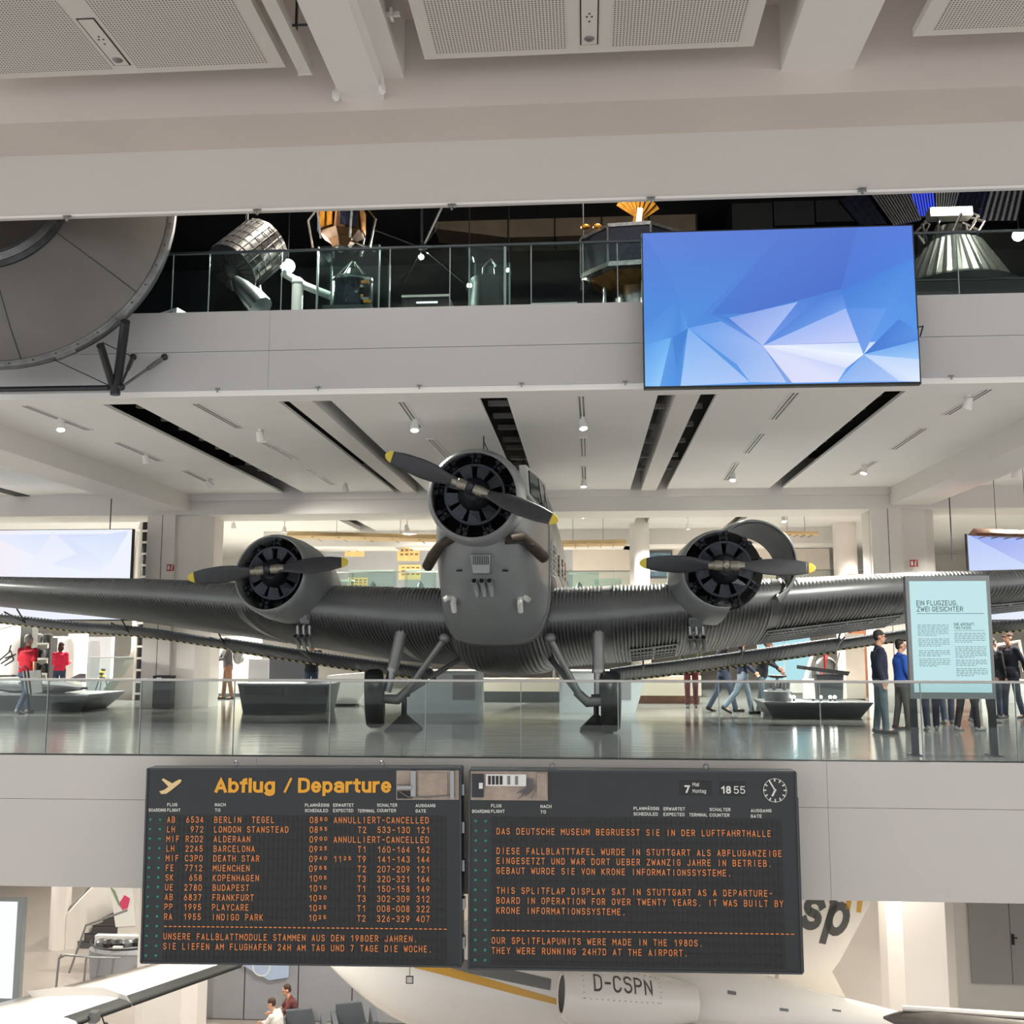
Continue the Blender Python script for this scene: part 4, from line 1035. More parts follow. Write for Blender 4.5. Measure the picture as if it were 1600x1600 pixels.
def plane_icon(fr, u, v, s):
    pts = [(-0.02, 0.0), (0.16, 0.10), (0.10, 0.28), (0.17, 0.30), (0.36, 0.20), (0.58, 0.32), (0.70, 0.33), (0.72, 0.27), (0.62, 0.17), (0.44, 0.09), (0.40, -0.14), (0.33, -0.16), (0.28, 0.02), (0.12, -0.07), (0.10, -0.16), (0.03, -0.19)]
    pts = [(-0.5, -0.30), (-0.40, -0.27), (-0.24, -0.18), (-0.05, -0.10), (-0.42, 0.20), (-0.32, 0.26), (0.10, 0.02), (0.30, 0.16), (0.46, 0.22), (0.52, 0.15), (0.46, 0.04), (0.20, -0.16), (-0.10, -0.42), (-0.22, -0.44), (-0.20, -0.36), (-0.42, -0.44)]
    pts = [(-0.50, -0.27), (-0.43, -0.33), (-0.40, -0.38), (-0.17, -0.37), (0.05, -0.22), (0.46, 0.10), (0.52, 0.22), (0.42, 0.26), (0.22, 0.16), (0.10, 0.08), (-0.32, 0.30), (-0.40, 0.24), (-0.08, -0.06), (-0.24, -0.18), (-0.34, -0.22)]
    return MB().poly([fr(u + x * s, v + y * s, 0.012) for x, y in pts])

# left board: flights
root, fr, slab, Z, E = board('departure_board', 'black departure board listing flights under the amber heading Abflug Departure', ((230, 1202), (721, 1200), (719, 1509), (221, 1505)), 0.0, 13.62, 2.963, (200, 1170), None, R(0.55))
p0 = Z(180, 327); pL = Z(160, 912); q1 = Z(1397, 331)
rh = (p0[1] - pL[1]) / 13.0
rowv = [p0[1] - k * rh for k in range(15)]
pitch = (q1[0] - Z(952, 330)[0]) / 20.0
lm = (Z(112, 325)[0] - 0.02, Z(157, 325)[0] - 0.02)
common(root, fr, slab, E, rowv, lm, p0[0] - 0.01, E[1] - 0.16, pitch, rh, -1)
a = Z(1243, 100); b = Z(1532, 236)
innards(slab, root, fr, a, b, 1, False)
ch_ = rh * 0.66
def row_text(v, items, small=()):
    mb = MB()
    for u, txt in items: letters(mb, txt, u, v - rh * 0.33, ch_, fr, pitch=pitch, sx=0.78, wt=0.13, d=0.012)
    for u, txt in small: letters(mb, txt, u, v - rh * 0.12, ch_ * 0.62, fr, pitch=pitch, sx=0.95, wt=0.17, d=0.012)
    mb.build('text_row', M_ORANGE, root, fix=False)['kind'] = 'stuff'
cx = lambda zx: Z(zx, 330)[0]
U = dict(a=cx(180), n=cx(268), d=cx(398), t=cx(840), m=cx(886), e=cx(951), f=cx(996), T=cx(1063), s=cx(1153), g=cx(1333))
FL = [('AB ', '6534', 'BERLIN  TEGEL', '08', '50', 'X'), ('LH ', ' 972', 'LONDON STANSTEAD', '08', '55', ('T2', '533-130', '121')), ('MIF', 'R2D2', 'ALDERAAN', '09', '00', 'X'),
      ('LH ', '2245', 'BARCELONA', '09', '25', ('T1', '160-164', '162')), ('MIF', 'C3PO', 'DEATH STAR', '09', '40', ('T9', '141-143', '144')), ('FE ', '7712', 'MUENCHEN', '09', '55', ('T2', '207-209', '121')),
      ('SK ', ' 658', 'KOPENHAGEN', '10', '05', ('T3', '320-321', '164')), ('UE ', '2780', 'BUDAPEST', '10', '10', ('T1', '150-158', '149')), ('AB ', '6837', 'FRANKFURT', '10', '20', ('T3', '302-309', '312')),
      ('PP ', '1995', 'PLAYCARE', '10', '25', ('T1', '008-008', '322')), ('RA ', '1955', 'INDIGO PARK', '10', '25', ('T2', '326-329', '407'))]
for k, (al, nu, de, hh, mn, rest) in enumerate(FL):
    it = [(U['a'], al), (U['n'], nu), (U['d'], de), (U['t'], hh)]; sm_ = [(U['m'] - 0.004, mn)]
    if rest == 'X': it.append((U['e'], 'ANNULLIERT-CANCELLED'))
    else: it += [(U['T'], rest[0]), (U['s'], rest[1]), (U['g'], rest[2])]
    if de == 'DEATH STAR': it.append((U['e'], '11')); sm_.append((U['f'], '25'))
    row_text(rowv[k], it, sm_)
mb = MB()
nd = int((Z(1482, 836)[0] - U['a']) / pitch)
for k in range(nd):
    u = U['a'] + k * pitch
    mb.quad(fr(u + pitch * 0.2, rowv[11] - 0.006, 0.012), fr(u + pitch * 0.85, rowv[11] - 0.006, 0.012), fr(u + pitch * 0.85, rowv[11] + 0.006, 0.012), fr(u + pitch * 0.2, rowv[11] + 0.006, 0.012))
mb.build('text_row', M_ORANGE, root, fix=False)['kind'] = 'stuff'
row_text(rowv[12], [(U['a'], 'UNSERE FALLBLATTMODULE STAMMEN AUS DEN 1980ER JAHREN.')])
row_text(rowv[13], [(U['a'], 'SIE LIEFEN AM FLUGHAFEN 24H AM TAG UND 7 TAGE DIE WOCHE.')])
mb = MB(); q = Z(402, 203); q2 = Z(682, 203); hgt = Z(402, 134)[1] - q[1]
letter_parts('Abflug', q[0], q[1], hgt, fr, M_TITLE, root, wt=0.2, gap=0.07, d=0.012, width=q2[0] - q[0])
q = Z(722, 203); q2 = Z(760, 203); letter_parts('/', q[0], q[1], hgt, fr, M_TITLE, root, wt=0.16, d=0.012, width=q2[0] - q[0])
q = Z(788, 203); q2 = Z(1220, 206); letter_parts('Departure', q[0], q[1], hgt, fr, M_TITLE, root, wt=0.2, gap=0.07, d=0.012, width=q2[0] - q[0])
u, v = Z(197, 168); plane_icon(fr, u, v, 0.30).build('takeoff_symbol', mat('symbol_cream', rgb(236, 206, 150), 0.6), root, fix=False)
def heads(Zf, lst):
    for txts, zx, zy in lst:
        mb = MB()
        for k, (tx, w_) in enumerate(txts):
            if not tx: continue
            q = Zf(zx, zy + k * 25); letters(mb, tx, q[0], q[1] - 0.021, 0.042, fr, wt=0.17, d=0.012, width=Zf(zx + w_, zy)[0] - Zf(zx, zy)[0])
        mb.build('column_heading', M_SIGNW, root, fix=False)['kind'] = 'stuff'
heads(Z, [((('FLUG', 47), ('FLIGHT', 62)), 183, 258), ((('', 0), ('BOARDING', 79)), 98, 258), ((('NACH', 50), ('TO', 25)), 404, 258), ((('PLANMÄSSIG', 113), ('SCHEDULED', 107)), 820, 260), ((('ERWARTET', 95), ('EXPECTED', 93)), 951, 260), ((('', 0), ('TERMINAL', 80)), 1064, 261), ((('SCHALTER', 93), ('COUNTER', 88)), 1154, 260), ((('AUSGANG', 92), ('GATE', 48)), 1332, 262)])
for px in (365, 595):
    q = Z((px - 200) * 2.963, 78); f = fr(q[0], E[3] + 0.05, -0.1)
    MB().lathe([(-0.008, 0.035), (0, 0.027), (0.008, 0.035), (0, 0.043)], f, Vector((0.3, 1, 0)), 16, closed_prof=True).cyl(f - Vector((0, 0, 0.06)), f - Vector((0, 0, 0.035)), 0.012, n=8).build('eye_bolt', M_STEEL, root, smooth=True)
MB().mm(fr((E[0] + E[1]) / 2 - 1.2, E[3] - 0.5, -0.26), tuple(fr((E[0] + E[1]) / 2 - 1.1, E[2] + 1.4, -0.26)[:1]) + (Y0 - root.location.y, fr(0, E[2] + 1.4, -0.26).z)).mm(fr((E[0] + E[1]) / 2 + 1.1, E[3] - 0.5, -0.26), tuple(fr((E[0] + E[1]) / 2 + 1.2, E[2] + 1.4, -0.26)[:1]) + (Y0 - root.location.y, fr(0, E[2] + 1.4, -0.26).z)).build('wall_bracket', M_STEELD, root)
for k in range(5):
    v = E[2] + 0.2 + k * 0.48
    slab(E[1] + 0.01, E[1] + 0.04, v, v + 0.14, -0.2, -0.06).build('hinge_clip', M_STEEL, root)

# right board: text about the display
root, fr, slab, Z, E = board('departure_board', 'black departure board with clock and paragraphs about the split flaps', ((734, 1203), (1244, 1207), (1253, 1525), (732, 1509)), R(1.6), 13.62, 2.909, (720, 1170), None, R(-0.05))
p0 = Z(160, 329); pL = Z(137, 917)
rh = (p0[1] - Z(140, 915)[1]) / 13.0
rowv = [p0[1] - k * rh for k in range(15)]
q1 = Z(1462, 487); pitch = (q1[0] - Z(160, 462)[0]) / 57.0
ch_ = rh * 0.66
ua = Z(159, 500)[0]; ub = Z(137, 880)[0]
common(root, fr, slab, E, rowv, (Z(67, 600)[0], Z(112, 600)[0]), ub, E[1] - 0.16, pitch, rh, 1)
a = Z(45, 100); b = Z(396, 235)
innards(slab, root, fr, a, b, 3, True)
for k, u_, tx in ((1, ua, 'DAS DEUTSCHE MUSEUM BEGRUESST SIE IN DER LUFTFAHRTHALLE'), (3, ua, 'DIESE FALLBLATTTAFEL WURDE IN STUTTGART ALS ABFLUGANZEIGE'), (4, ua, 'EINGESETZT UND WAR DORT UEBER ZWANZIG JAHRE IN BETRIEB.'), (5, ua, 'GEBAUT WURDE SIE VON KRONE INFORMATIONSSYSTEME.'),
                   (7, ua, 'THIS SPLITFLAP DISPLAY SAT IN STUTTGART AS A DEPARTURE-'), (8, ua, 'BOARD IN OPERATION FOR OVER TWENTY YEARS. IT WAS BUILT BY'), (9, ua, 'KRONE INFORMATIONSSYSTEME.'), (12, ub, 'OUR SPLITFLAPUNITS WERE MADE IN THE 1980S.'), (13, ub, 'THEY WERE RUNNING 24H7D AT THE AIRPORT.')):
    row_text(rowv[k], [(u_, tx)])
mb = MB()
for k in range(60):
    u = ub + k * pitch
    mb.quad(fr(u + pitch * 0.1, rowv[11] - 0.006, 0.012), fr(u + pitch * 0.75, rowv[11] - 0.006, 0.012), fr(u + pitch * 0.75, rowv[11] + 0.006, 0.012), fr(u + pitch * 0.1, rowv[11] + 0.006, 0.012))
mb.build('text_row', M_ORANGE, root, fix=False)['kind'] = 'stuff'
heads(Z, [((('FLUG', 47), ('FLIGHT', 62)), 138, 258), ((('', 0), ('BOARDING', 80)), 52, 258), ((('NACH', 50), ('TO', 25)), 362, 261), ((('PLANMÄSSIG', 116), ('SCHEDULED', 110)), 785, 270), ((('ERWARTET', 98), ('EXPECTED', 95)), 921, 272), ((('', 0), ('TERMINAL', 84)), 1037, 274), ((('SCHALTER', 95), ('COUNTER', 91)), 1130, 275), ((('AUSGANG', 94), ('GATE', 50)), 1317, 280)])
# date and time windows, clock
for x0, x1, y0, y1 in ((995, 1140, 145, 212), (1178, 1295, 150, 215)):
    a = Z(x0, y0); b = Z(x1, y1); slab(a[0], b[0], b[1], a[1], 0.0, 0.006).build('flap_window', M_BLACKP, root)
mb = MB()
q = Z(1016, 200); h_ = Z(1016, 165)[1] - q[1]
letters(mb, '7', q[0], q[1], h_, fr, wt=0.22, d=0.014)
q = Z(1053, 170); letters(mb, 'Mai', q[0], q[1], 0.05, fr, wt=0.13, d=0.014, width=Z(1082, 170)[0] - q[0])
q = Z(1053, 200); letters(mb, 'Montag', q[0], q[1], 0.05, fr, wt=0.13, d=0.014, width=Z(1114, 200)[0] - q[0])
q = Z(1183, 203); letters(mb, '18', q[0], q[1], h_, fr, wt=0.2, d=0.014, width=Z(1228, 200)[0] - q[0])
q = Z(1240, 204); letters(mb, '55', q[0], q[1], h_, fr, wt=0.12, d=0.014, width=Z(1292, 200)[0] - q[0])
mb.build('date_and_time', M_SIGNW, root, fix=False)['kind'] = 'stuff'
q = Z(1427, 188); rr = (Z(1481, 188)[0] - q[0])
ck = MB()
for k in range(60):
    t_ = 2 * PI * k / 60; r0_ = rr * (0.72 if k % 5 == 0 else 0.93); wd = 0.008 if k % 5 == 0 else 0.004
    c_, s__ = math.cos(t_), math.sin(t_)
    ck.quad(*[fr(q[0] + r_ * s__ + o_ * c_, q[1] + r_ * c_ - o_ * s__, 0.014) for r_, o_ in ((r0_, -wd), (r0_, wd), (rr, wd), (rr, -wd))])
ckf = MB().lathe([(0.0, rr * 1.05), (0.008, rr * 1.04), (0.008, 0.0)], fr(q[0], q[1], 0), fr(0, 0, 1) - fr(0, 0, 0), 40).build('clock_face', M_BOARD, root, smooth=True)
ck.build('minute_mark', M_SIGNW, ckf, fix=False)['kind'] = 'stuff'
for ang, ln, wd in ((30 * 6.92, 0.55, 0.012), (6 * 55, 0.88, 0.009)):
    c_, s__ = math.cos(R(ang)), math.sin(R(ang))
    MB().poly([fr(q[0] + r_ * rr * s__ + o_ * c_, q[1] + r_ * rr * c_ - o_ * s__, 0.018) for r_, o_ in ((-0.12, -wd), (-0.12, wd), (ln, wd), (ln, -wd))]).build('clock_hand', M_SIGNW, ckf, fix=False)
for px in (863, 1105):
    q = Z((px - 720) * 2.909, 80); f = fr(q[0], E[3] + 0.05, -0.1)
    MB().lathe([(-0.008, 0.035), (0, 0.027), (0.008, 0.035), (0, 0.043)], f, Vector((0.3, 1, 0)), 16, closed_prof=True).cyl(f - Vector((0, 0, 0.06)), f - Vector((0, 0, 0.035)), 0.012, n=8).build('eye_bolt', M_STEEL, root, smooth=True)
mb = MB()
for du in (-1.2, 1.2):
    c_ = fr((E[0] + E[1]) / 2 + du, E[3] - 0.7, -0.2); mb.mm((c_.x - 0.04, c_.y, c_.z - 0.2), (c_.x + 0.04, Y0 - root.location.y, c_.z + 0.2))
mb.build('wall_bracket', M_STEELD, root)

# ------------------------------------------------------------------ big blue screen and the two far screens
def screen(name, label, pix, Y, polys, bgc, depth=0.12, pattern=None):
    (x0, y0), (x1, y1), (x2, y2), (x3, y3) = pix
    P4 = [at(*q, Y) for q in pix]
    xl = (P4[0].x + P4[3].x) / 2; xr = (P4[1].x + P4[2].x) / 2; zt = (P4[0].z + P4[1].z) / 2; zb_ = (P4[2].z + P4[3].z) / 2
    t = thing(name, label, 'screen', ((xl + xr) / 2, Y, zb_))
    W, H = xr - xl, zt - zb_
    MB().mm((-W / 2 - 0.015, 0.01, -0.03), (W / 2 + 0.015, depth, H + 0.015)).build('casing', M_BLACKP, t)
    fb = MB().mm((-W / 2 - 0.015, -0.012, -0.03), (W / 2 + 0.015, 0.012, -0.0)).mm((-W / 2 - 0.015, -0.012, H), (W / 2 + 0.015, 0.012, H + 0.012)).mm((-W / 2 - 0.015, -0.012, 0), (-W / 2, 0.012, H)).mm((W / 2, -0.012, 0), (W / 2 + 0.015, 0.012, H))
    fb.build('bezel', M_BLACKP, t)
    vs, fs, cols = [], [], []
    n = 14
    for i in range(n):
        for j in range(n):
            k = len(vs); q = [(i / n, j / n), ((i + 1) / n, j / n), ((i + 1) / n, (j + 1) / n), (i / n, (j + 1) / n)]
            vs += [(-W / 2 + u * W, 0.0, v * H) for u, v in q]; fs.append((k, k + 1, k + 2, k + 3)); cols += [bgc(u, v) for u, v in q]
    for m_, (pts, cs_) in enumerate(polys):
        k = len(vs); vs += [(-W / 2 + u * W, -0.0006 * (m_ + 1), v * H) for u, v in pts]; fs.append(tuple(range(k, k + len(pts))))
        cols += [cs_[i % len(cs_)] for i in range(len(pts))]
    me = bpy.data.meshes.new('picture'); me.from_pydata(vs, [], fs)
    ca = me.color_attributes.new('Col', 'FLOAT_COLOR', 'CORNER'); i = 0
    for p_ in me.polygons:
        for li, vi in zip(p_.loop_indices, p_.vertices):
            c = cols[vi]; ca.data[li].color = (lin(c[0]), lin(c[1]), lin(c[2]), 1)
    me.materials.append(emit_attr('screen_light', 1.0 / 2 ** EXPO))
    o_ = bpy.data.objects.new('picture', me); COL.objects.link(o_); o_.parent = t
    return t, W, H
def mixc(a, b, t): return tuple(a[i] + (b[i] - a[i]) * t for i in range(3))
def bg1(u, v):
    top = mixc((96, 130, 216), (88, 122, 210), u); mid_ = mixc((84, 142, 222), (84, 134, 218), u); low = mixc((96, 160, 234), (112, 164, 240), u)
    return mixc(mid_, top, (v - 0.45) / 0.55) if v > 0.45 else mixc(low, mid_, v / 0.45)
def sc(x, y):       # picture coordinates from the zoomed crop
    u = (x - (137 + (y - 238) * 0.008)) / (1040 + (y - 238) * 0.03); yt_ = 238 - 43 * u; yb_ = 827 - 30 * u
    return (min(1, max(0, u)), min(1, max(0, 1 - (y - yt_) / (yb_ - yt_))))
def pg(pts, *c): return ([sc(*p) for p in pts], c)
A_, B_, C_, D_, E_, F_, G_, H_, I_ = (600, 667), (985, 696), (312, 603), (920, 520), (738, 497), (470, 562), (905, 445), (712, 806), (280, 824)
polys = [
    pg([(137, 238), (700, 215), (386, 543), C_, (245, 400)], (100, 134, 218), (94, 127, 213), (84, 130, 216), (86, 146, 225), (90, 138, 220)),
    pg([(690, 225), (965, 205), (905, 445), (560, 540), (395, 555)], (93, 126, 212), (90, 122, 210), (80, 117, 207), (84, 121, 208), (82, 126, 213)),
    pg([(965, 205), (1172, 196), (1180, 320), (905, 455)], (90, 126, 216), (92, 128, 220), (86, 132, 222), (82, 126, 216)),
    pg([(1180, 320), (1192, 640), (985, 696), (905, 455)], (84, 140, 226), (92, 154, 234), (104, 160, 236), (78, 132, 218)),
    pg([(137, 620), (275, 480), C_, I_, (142, 824)], (92, 150, 226), (82, 140, 220), (96, 160, 232), (84, 146, 226), (110, 170, 238)),
    pg([(250, 640), C_, (285, 720), I_, (262, 740)], (76, 136, 214), (72, 130, 212), (84, 144, 220), (96, 150, 224), (80, 138, 216)),
    pg([(245, 640), (200, 826), (142, 824), (140, 670)], (112, 178, 244), (150, 204, 250), (134, 190, 246), (98, 160, 234)),
    pg([C_, (550, 806), I_], (128, 178, 242), (176, 200, 246), (168, 204, 250)),
    pg([C_, (440, 575), A_, (500, 740)], (108, 164, 238), (124, 166, 236), (164, 190, 244), (146, 180, 240)),
    pg([(386, 543), F_, A_, (440, 575)], (82, 138, 220), (74, 128, 212), (122, 160, 234), (90, 142, 222)),
    pg([F_, E_, A_], (138, 166, 234), (160, 186, 244), (180, 196, 246)),
    pg([E_, (830, 475), A_], (92, 138, 222), (84, 130, 218), (118, 156, 232)),
    pg([(830, 475), (905, 455), D_, A_], (84, 130, 218), (82, 132, 220), (112, 158, 234), (98, 144, 226)),
    pg([A_, D_, (970, 648)], (170, 192, 248), (158, 186, 246), (200, 208, 250)),
    pg([A_, (1195, 640), B_], (236, 240, 255), (180, 206, 250), (228, 242, 255)),
    pg([A_, B_, (920, 748)], (226, 232, 254), (244, 250, 255), (216, 224, 252)),
    pg([A_, (920, 748), (885, 801), H_], (214, 222, 252), (200, 214, 250), (224, 228, 252), (222, 222, 252)),
    pg([A_, H_, (550, 806), (500, 740)], (160, 188, 242), (190, 204, 246), (166, 196, 246), (152, 184, 242)),
    pg([A_, H_, (690, 806)], (118, 156, 224), (140, 172, 234), (130, 166, 230)),
    pg([D_, (970, 650), B_, G_], (100, 146, 228), (108, 150, 230), (92, 140, 226), (80, 130, 218)),
    pg([D_, (1075, 520), B_], (96, 146, 230), (104, 158, 236), (120, 162, 236)),
    pg([B_, (1120, 560), (1192, 600), (1195, 640)], (74, 124, 212), (80, 134, 220), (96, 150, 228), (90, 144, 226)),
    pg([B_, (1195, 640), (1195, 712)], (132, 182, 244), (116, 172, 242), (160, 202, 250)),
    pg([B_, (1195, 712), (1197, 797), (1120, 796)], (190, 214, 252), (196, 220, 252), (224, 236, 254), (206, 222, 252)),
    pg([B_, (1120, 796), (885, 801)], (140, 178, 240), (176, 202, 248), (150, 188, 244)),
]
scr, SW, SH = screen('large_screen', 'large wall screen with blue faceted crystal pattern hung on the balcony', ((1004, 367), (1425, 350), (1437, 594), (1008, 607)), 13.95, polys, bg1, 0.10)
scr_mount = MB().mm((-0.9, 0.1, 0.3), (-0.7, 0.34, 1.6)).mm((0.7, 0.1, 0.3), (0.9, 0.34, 1.6)).build('wall_mount', M_STEELD, scr)
MB().tube([(SW / 2, 0.06, 0.78), (SW / 2 + 0.1, 0.06, 0.80), (SW / 2 + 0.1, 0.2, 0.7)], 0.012, 6).build('cable', M_STEELD, scr)
def bg2(u, v): return mixc((255, 228, 230), (240, 244, 255), min(1, u * 1.9))
pl2 = [([(0.3, 0.95), (0.62, 0.62), (0.98, 0.95)], ((232, 238, 255), (236, 240, 255), (206, 218, 250))), ([(0.62, 0.98), (0.45, 0.4), (0.85, 0.5)], ((232, 236, 252), (244, 246, 255), (240, 246, 255))), ([(0.62, 0.62), (0.85, 0.5), (0.98, 0.95)], ((230, 236, 253), (238, 243, 255), (214, 226, 252))), ([(0.7, 0.9), (0.9, 0.6), (0.98, 0.98)], ((222, 232, 253), (234, 242, 255), (214, 226, 251)))]
screen('wide_screen', 'wide bright pale screen behind the wing beside the exit column', ((-120, 826), (204, 831), (203, 968), (-120, 968)), 23.6, pl2, bg2)
def bg3(u, v): return mixc((190, 206, 250), (236, 242, 255), max(0, min(1, 0.9 - v + u * 0.3)))
screen('wide_screen', 'wide pale blue screen behind the wing beside the information panel', ((1514, 838), (1760, 830), (1762, 968), (1516, 968)), 23.2, [([(0, 1), (0.5, 0.95), (0.8, 0.2)], ((150, 170, 240), (176, 192, 248), (226, 234, 255)))], bg3)

for o_ in [q for q in bpy.data.objects if q.name.startswith('wide_screen')]:
    [MB().mm((x_, 0.05, 1.3), (x_ + 0.02, 0.07, ZC + 0.02 - o_.location.z)).build('hanger', M_STEELD, o_) for x_ in (-2.0, 1.98)]
# ------------------------------------------------------------------ information panel
P0 = at(1414, 900, 15.15); P1 = at(1545, 900, 15.15); Pb = at(1480, 1092, 15.15)
W, H = P1.x - P0.x, P0.z - Pb.z
t = thing('information_panel', 'lit information panel with a heading, standing behind the glass balustrade', 'information panel', ((P0.x + P1.x) / 2, 15.15, 0))
zb0 = Pb.z
MB().mm((-W / 2, 0.005, zb0), (W / 2, 0.10, zb0 + H)).build('casing', mat('panel_grey', rgb(98, 102, 104), 0.5, 0.3), t, bevel=0.004)
MB().mm((-W / 2, -0.012, zb0), (-W / 2 + 0.05, 0.005, zb0 + H)).mm((W / 2 - 0.045, -0.012, zb0), (W / 2, 0.005, zb0 + H)).mm((-W / 2 + 0.05, -0.012, zb0), (W / 2 - 0.045, 0.005, zb0 + 0.09)).mm((-W / 2 + 0.05, -0.012, zb0 + H - 0.075), (W / 2 - 0.045, 0.005, zb0 + H)).build('frame', mat('panel_frame_grey', rgb(150, 156, 156), 0.5, 0.3), t)
MB().mm((-W / 2, 0.02, 0), (-W / 2 + 0.09, 0.09, zb0)).mm((W / 2 - 0.09, 0.02, 0), (W / 2, 0.09, zb0)).mm((-W / 2 - 0.02, -0.1, 0), (-W / 2 + 0.11, 0.25, 0.012)).mm((W / 2 - 0.11, -0.1, 0), (W / 2 + 0.02, 0.25, 0.012)).build('post', M_STEELD, t)
x0, x1 = -W / 2 + 0.05, W / 2 - 0.045; z0, z1 = zb0 + 0.09, zb0 + H - 0.075
MB().quad((x0, 0, z0), (x1, 0, z0), (x1, 0, z1), (x0, 0, z1)).build('lit_face', emit('panel_light', rgb(196, 231, 234), 1.0 / 2 ** EXPO), t, fix=False)
fp = lambda u, v, d=0: Vector((x0 + u * (x1 - x0), -0.002 - d, z1 - v * (z1 - z0)))
def fpt_(u, v, d=0): return Vector((x0 + u, -0.002 - d, z1 + v))
PW, PH = x1 - x0, z1 - z0
M_INK = mat('ink_dark', rgb(48, 70, 78), 0.8)
M_INK2 = mat('ink_grey', rgb(150, 182, 188), 0.8)
mb = MB()
letters(mb, 'EIN FLUGZEUG,', 0.085 * PW, -0.222 * PH, 0.072, fpt_, wt=0.13, width=0.53 * PW)
letters(mb, 'ZWEI GESICHTER', 0.085 * PW, -0.277 * PH, 0.072, fpt_, wt=0.13, width=0.60 * PW)
letters(mb, 'ONE AIRCRAFT,', 0.555 * PW, -0.405 * PH, 0.042, fpt_, wt=0.15, width=0.27 * PW)
letters(mb, 'TWO FACES', 0.555 * PW, -0.437 * PH, 0.042, fpt_, wt=0.15, width=0.22 * PW)
mb.build('heading', M_INK, t, fix=False)['kind'] = 'stuff'
MB().quad(fpt_(0.085 * PW, -0.297 * PH), fpt_(0.95 * PW, -0.297 * PH), fpt_(0.95 * PW, -0.293 * PH), fpt_(0.085 * PW, -0.293 * PH)).quad(fpt_(0.555 * PW, -0.449 * PH), fpt_(0.95 * PW, -0.449 * PH), fpt_(0.95 * PW, -0.446 * PH), fpt_(0.555 * PW, -0.446 * PH)).build('rule_line', M_INK, t, fix=False)
rnd = random.Random(5); mb = MB()
for col, (cu, paras) in enumerate(((0.085, [(0.395, 7), (0.52, 5), (0.625, 4), (0.70, 5)]), (0.555, [(0.47, 6), (0.59, 7), (0.71, 4), (0.785, 5)]))):
    for v, nl in paras:
        for k in range(nl):
            u = cu; end = cu + (0.40 if k < nl - 1 else rnd.uniform(0.15, 0.3))
            while u < end:
                w_ = rnd.uniform(0.02, 0.06); w_ = min(w_, end - u)
                vv_ = v + k * 0.0155
                mb.quad(fpt_(u * PW, -(vv_ + 0.0062) * PH), fpt_((u + w_) * PW, -(vv_ + 0.0062) * PH), fpt_((u + w_) * PW, -vv_ * PH), fpt_(u * PW, -vv_ * PH)); u += w_ + 0.012
o_ = mb.build('body_text', M_INK2, t, fix=False); o_['kind'] = 'stuff'

# red fire-equipment signs on the columns
for px, py, nm in ((266, 887, 'red fire equipment sign on the column near the pale screen'), (1428, 880, 'red fire equipment sign on the column beside the information panel')):
    p = at(px, py, 24.45)
    t = thing('fire_sign', nm, 'sign', p)
    MB().mm((-0.09, 0, -0.08), (0.09, 0.015, 0.08)).build('plate', M_RED, t)
    MB().mm((-0.07, -0.002, -0.05), (-0.015, 0, 0.05)).mm((0.02, -0.002, -0.06), (0.05, 0, 0.03)).mm((0.03, -0.002, 0.035), (0.07, 0, 0.06)).build('pictogram', M_SIGNW, t)

# ------------------------------------------------------------------ ceiling tracks, spotlights
PWR = 6.0
M_LENS = emit('lamp_lens', (1.0, 0.96, 0.88, 1), 25.0)
M_LENSOFF = mat('lamp_lens_off', rgb(230, 228, 220), 0.3)
def track(name, label, a, b, z=5.2, wd=0.075):
    """slim recessed track from a to b on the ceiling (plan points)"""
    a = Vector((a[0], a[1], z)); b = Vector((b[0], b[1], z)); d = (b - a); L_ = d.length
    t = thing('light_track', label, 'light track', a, math.atan2(d.y, d.x) - PI / 2)
    MB().mm((-wd, 0, -0.012), (wd, L_, 0.0)).build('channel', M_WHITEP, t)
    MB().mm((-wd * 0.55, 0.05, -0.014), (-wd * 0.2, L_ - 0.05, -0.011)).mm((wd * 0.2, 0.05, -0.014), (wd * 0.55, L_ - 0.05, -0.011)).build('groove', M_STEELD, t)
    return t
def spot(px, py, label, on, aim=(0, 0, -1), power=60, z=5.06, loc=None, angle=110, zc=5.2, col=(1, 0.95, 0.86)):
    p = loc or atz(px, py, z)
    aim = Vector(aim).normalized()
    t = thing('track_spotlight', label, 'spotlight', p)
    MB().lathe([(-0.11, 0.0), (-0.11, 0.05), (-0.02, 0.065), (0.06, 0.075), (0.06, 0.065), (0.04, 0.05)], (0, 0, 0), aim, 16).build('lamp_body', M_WHITEP, t, smooth=True)
    MB().lathe([(0.052, 0.064), (0.054, 0.0)], (0, 0, 0), aim, 16).build('lens', M_LENS if on else M_LENSOFF, t)
    MB().mm((-0.012, -0.012, 0.02), (0.012, 0.012, zc - p.z)).mm((-0.03, -0.08, zc - p.z - 0.03), (0.03, 0.08, zc - p.z - 0.004)).build('bracket', M_WHITEP, t)
    if on and power:
        ld = bpy.data.lights.new('spot_light', 'SPOT'); ld.energy = power * PWR * (1.0 if p.z < 0 else 2.0); ld.spot_size = R(angle); ld.spot_blend = 0.6; ld.shadow_soft_size = 0.06; ld.color = col
        lo = bpy.data.objects.new('spot_light', ld); COL.objects.link(lo); lo.parent = t
        lo.location = aim * 0.09; lo.rotation_euler = aim.to_track_quat('-Z', 'Y').to_euler()
    return t
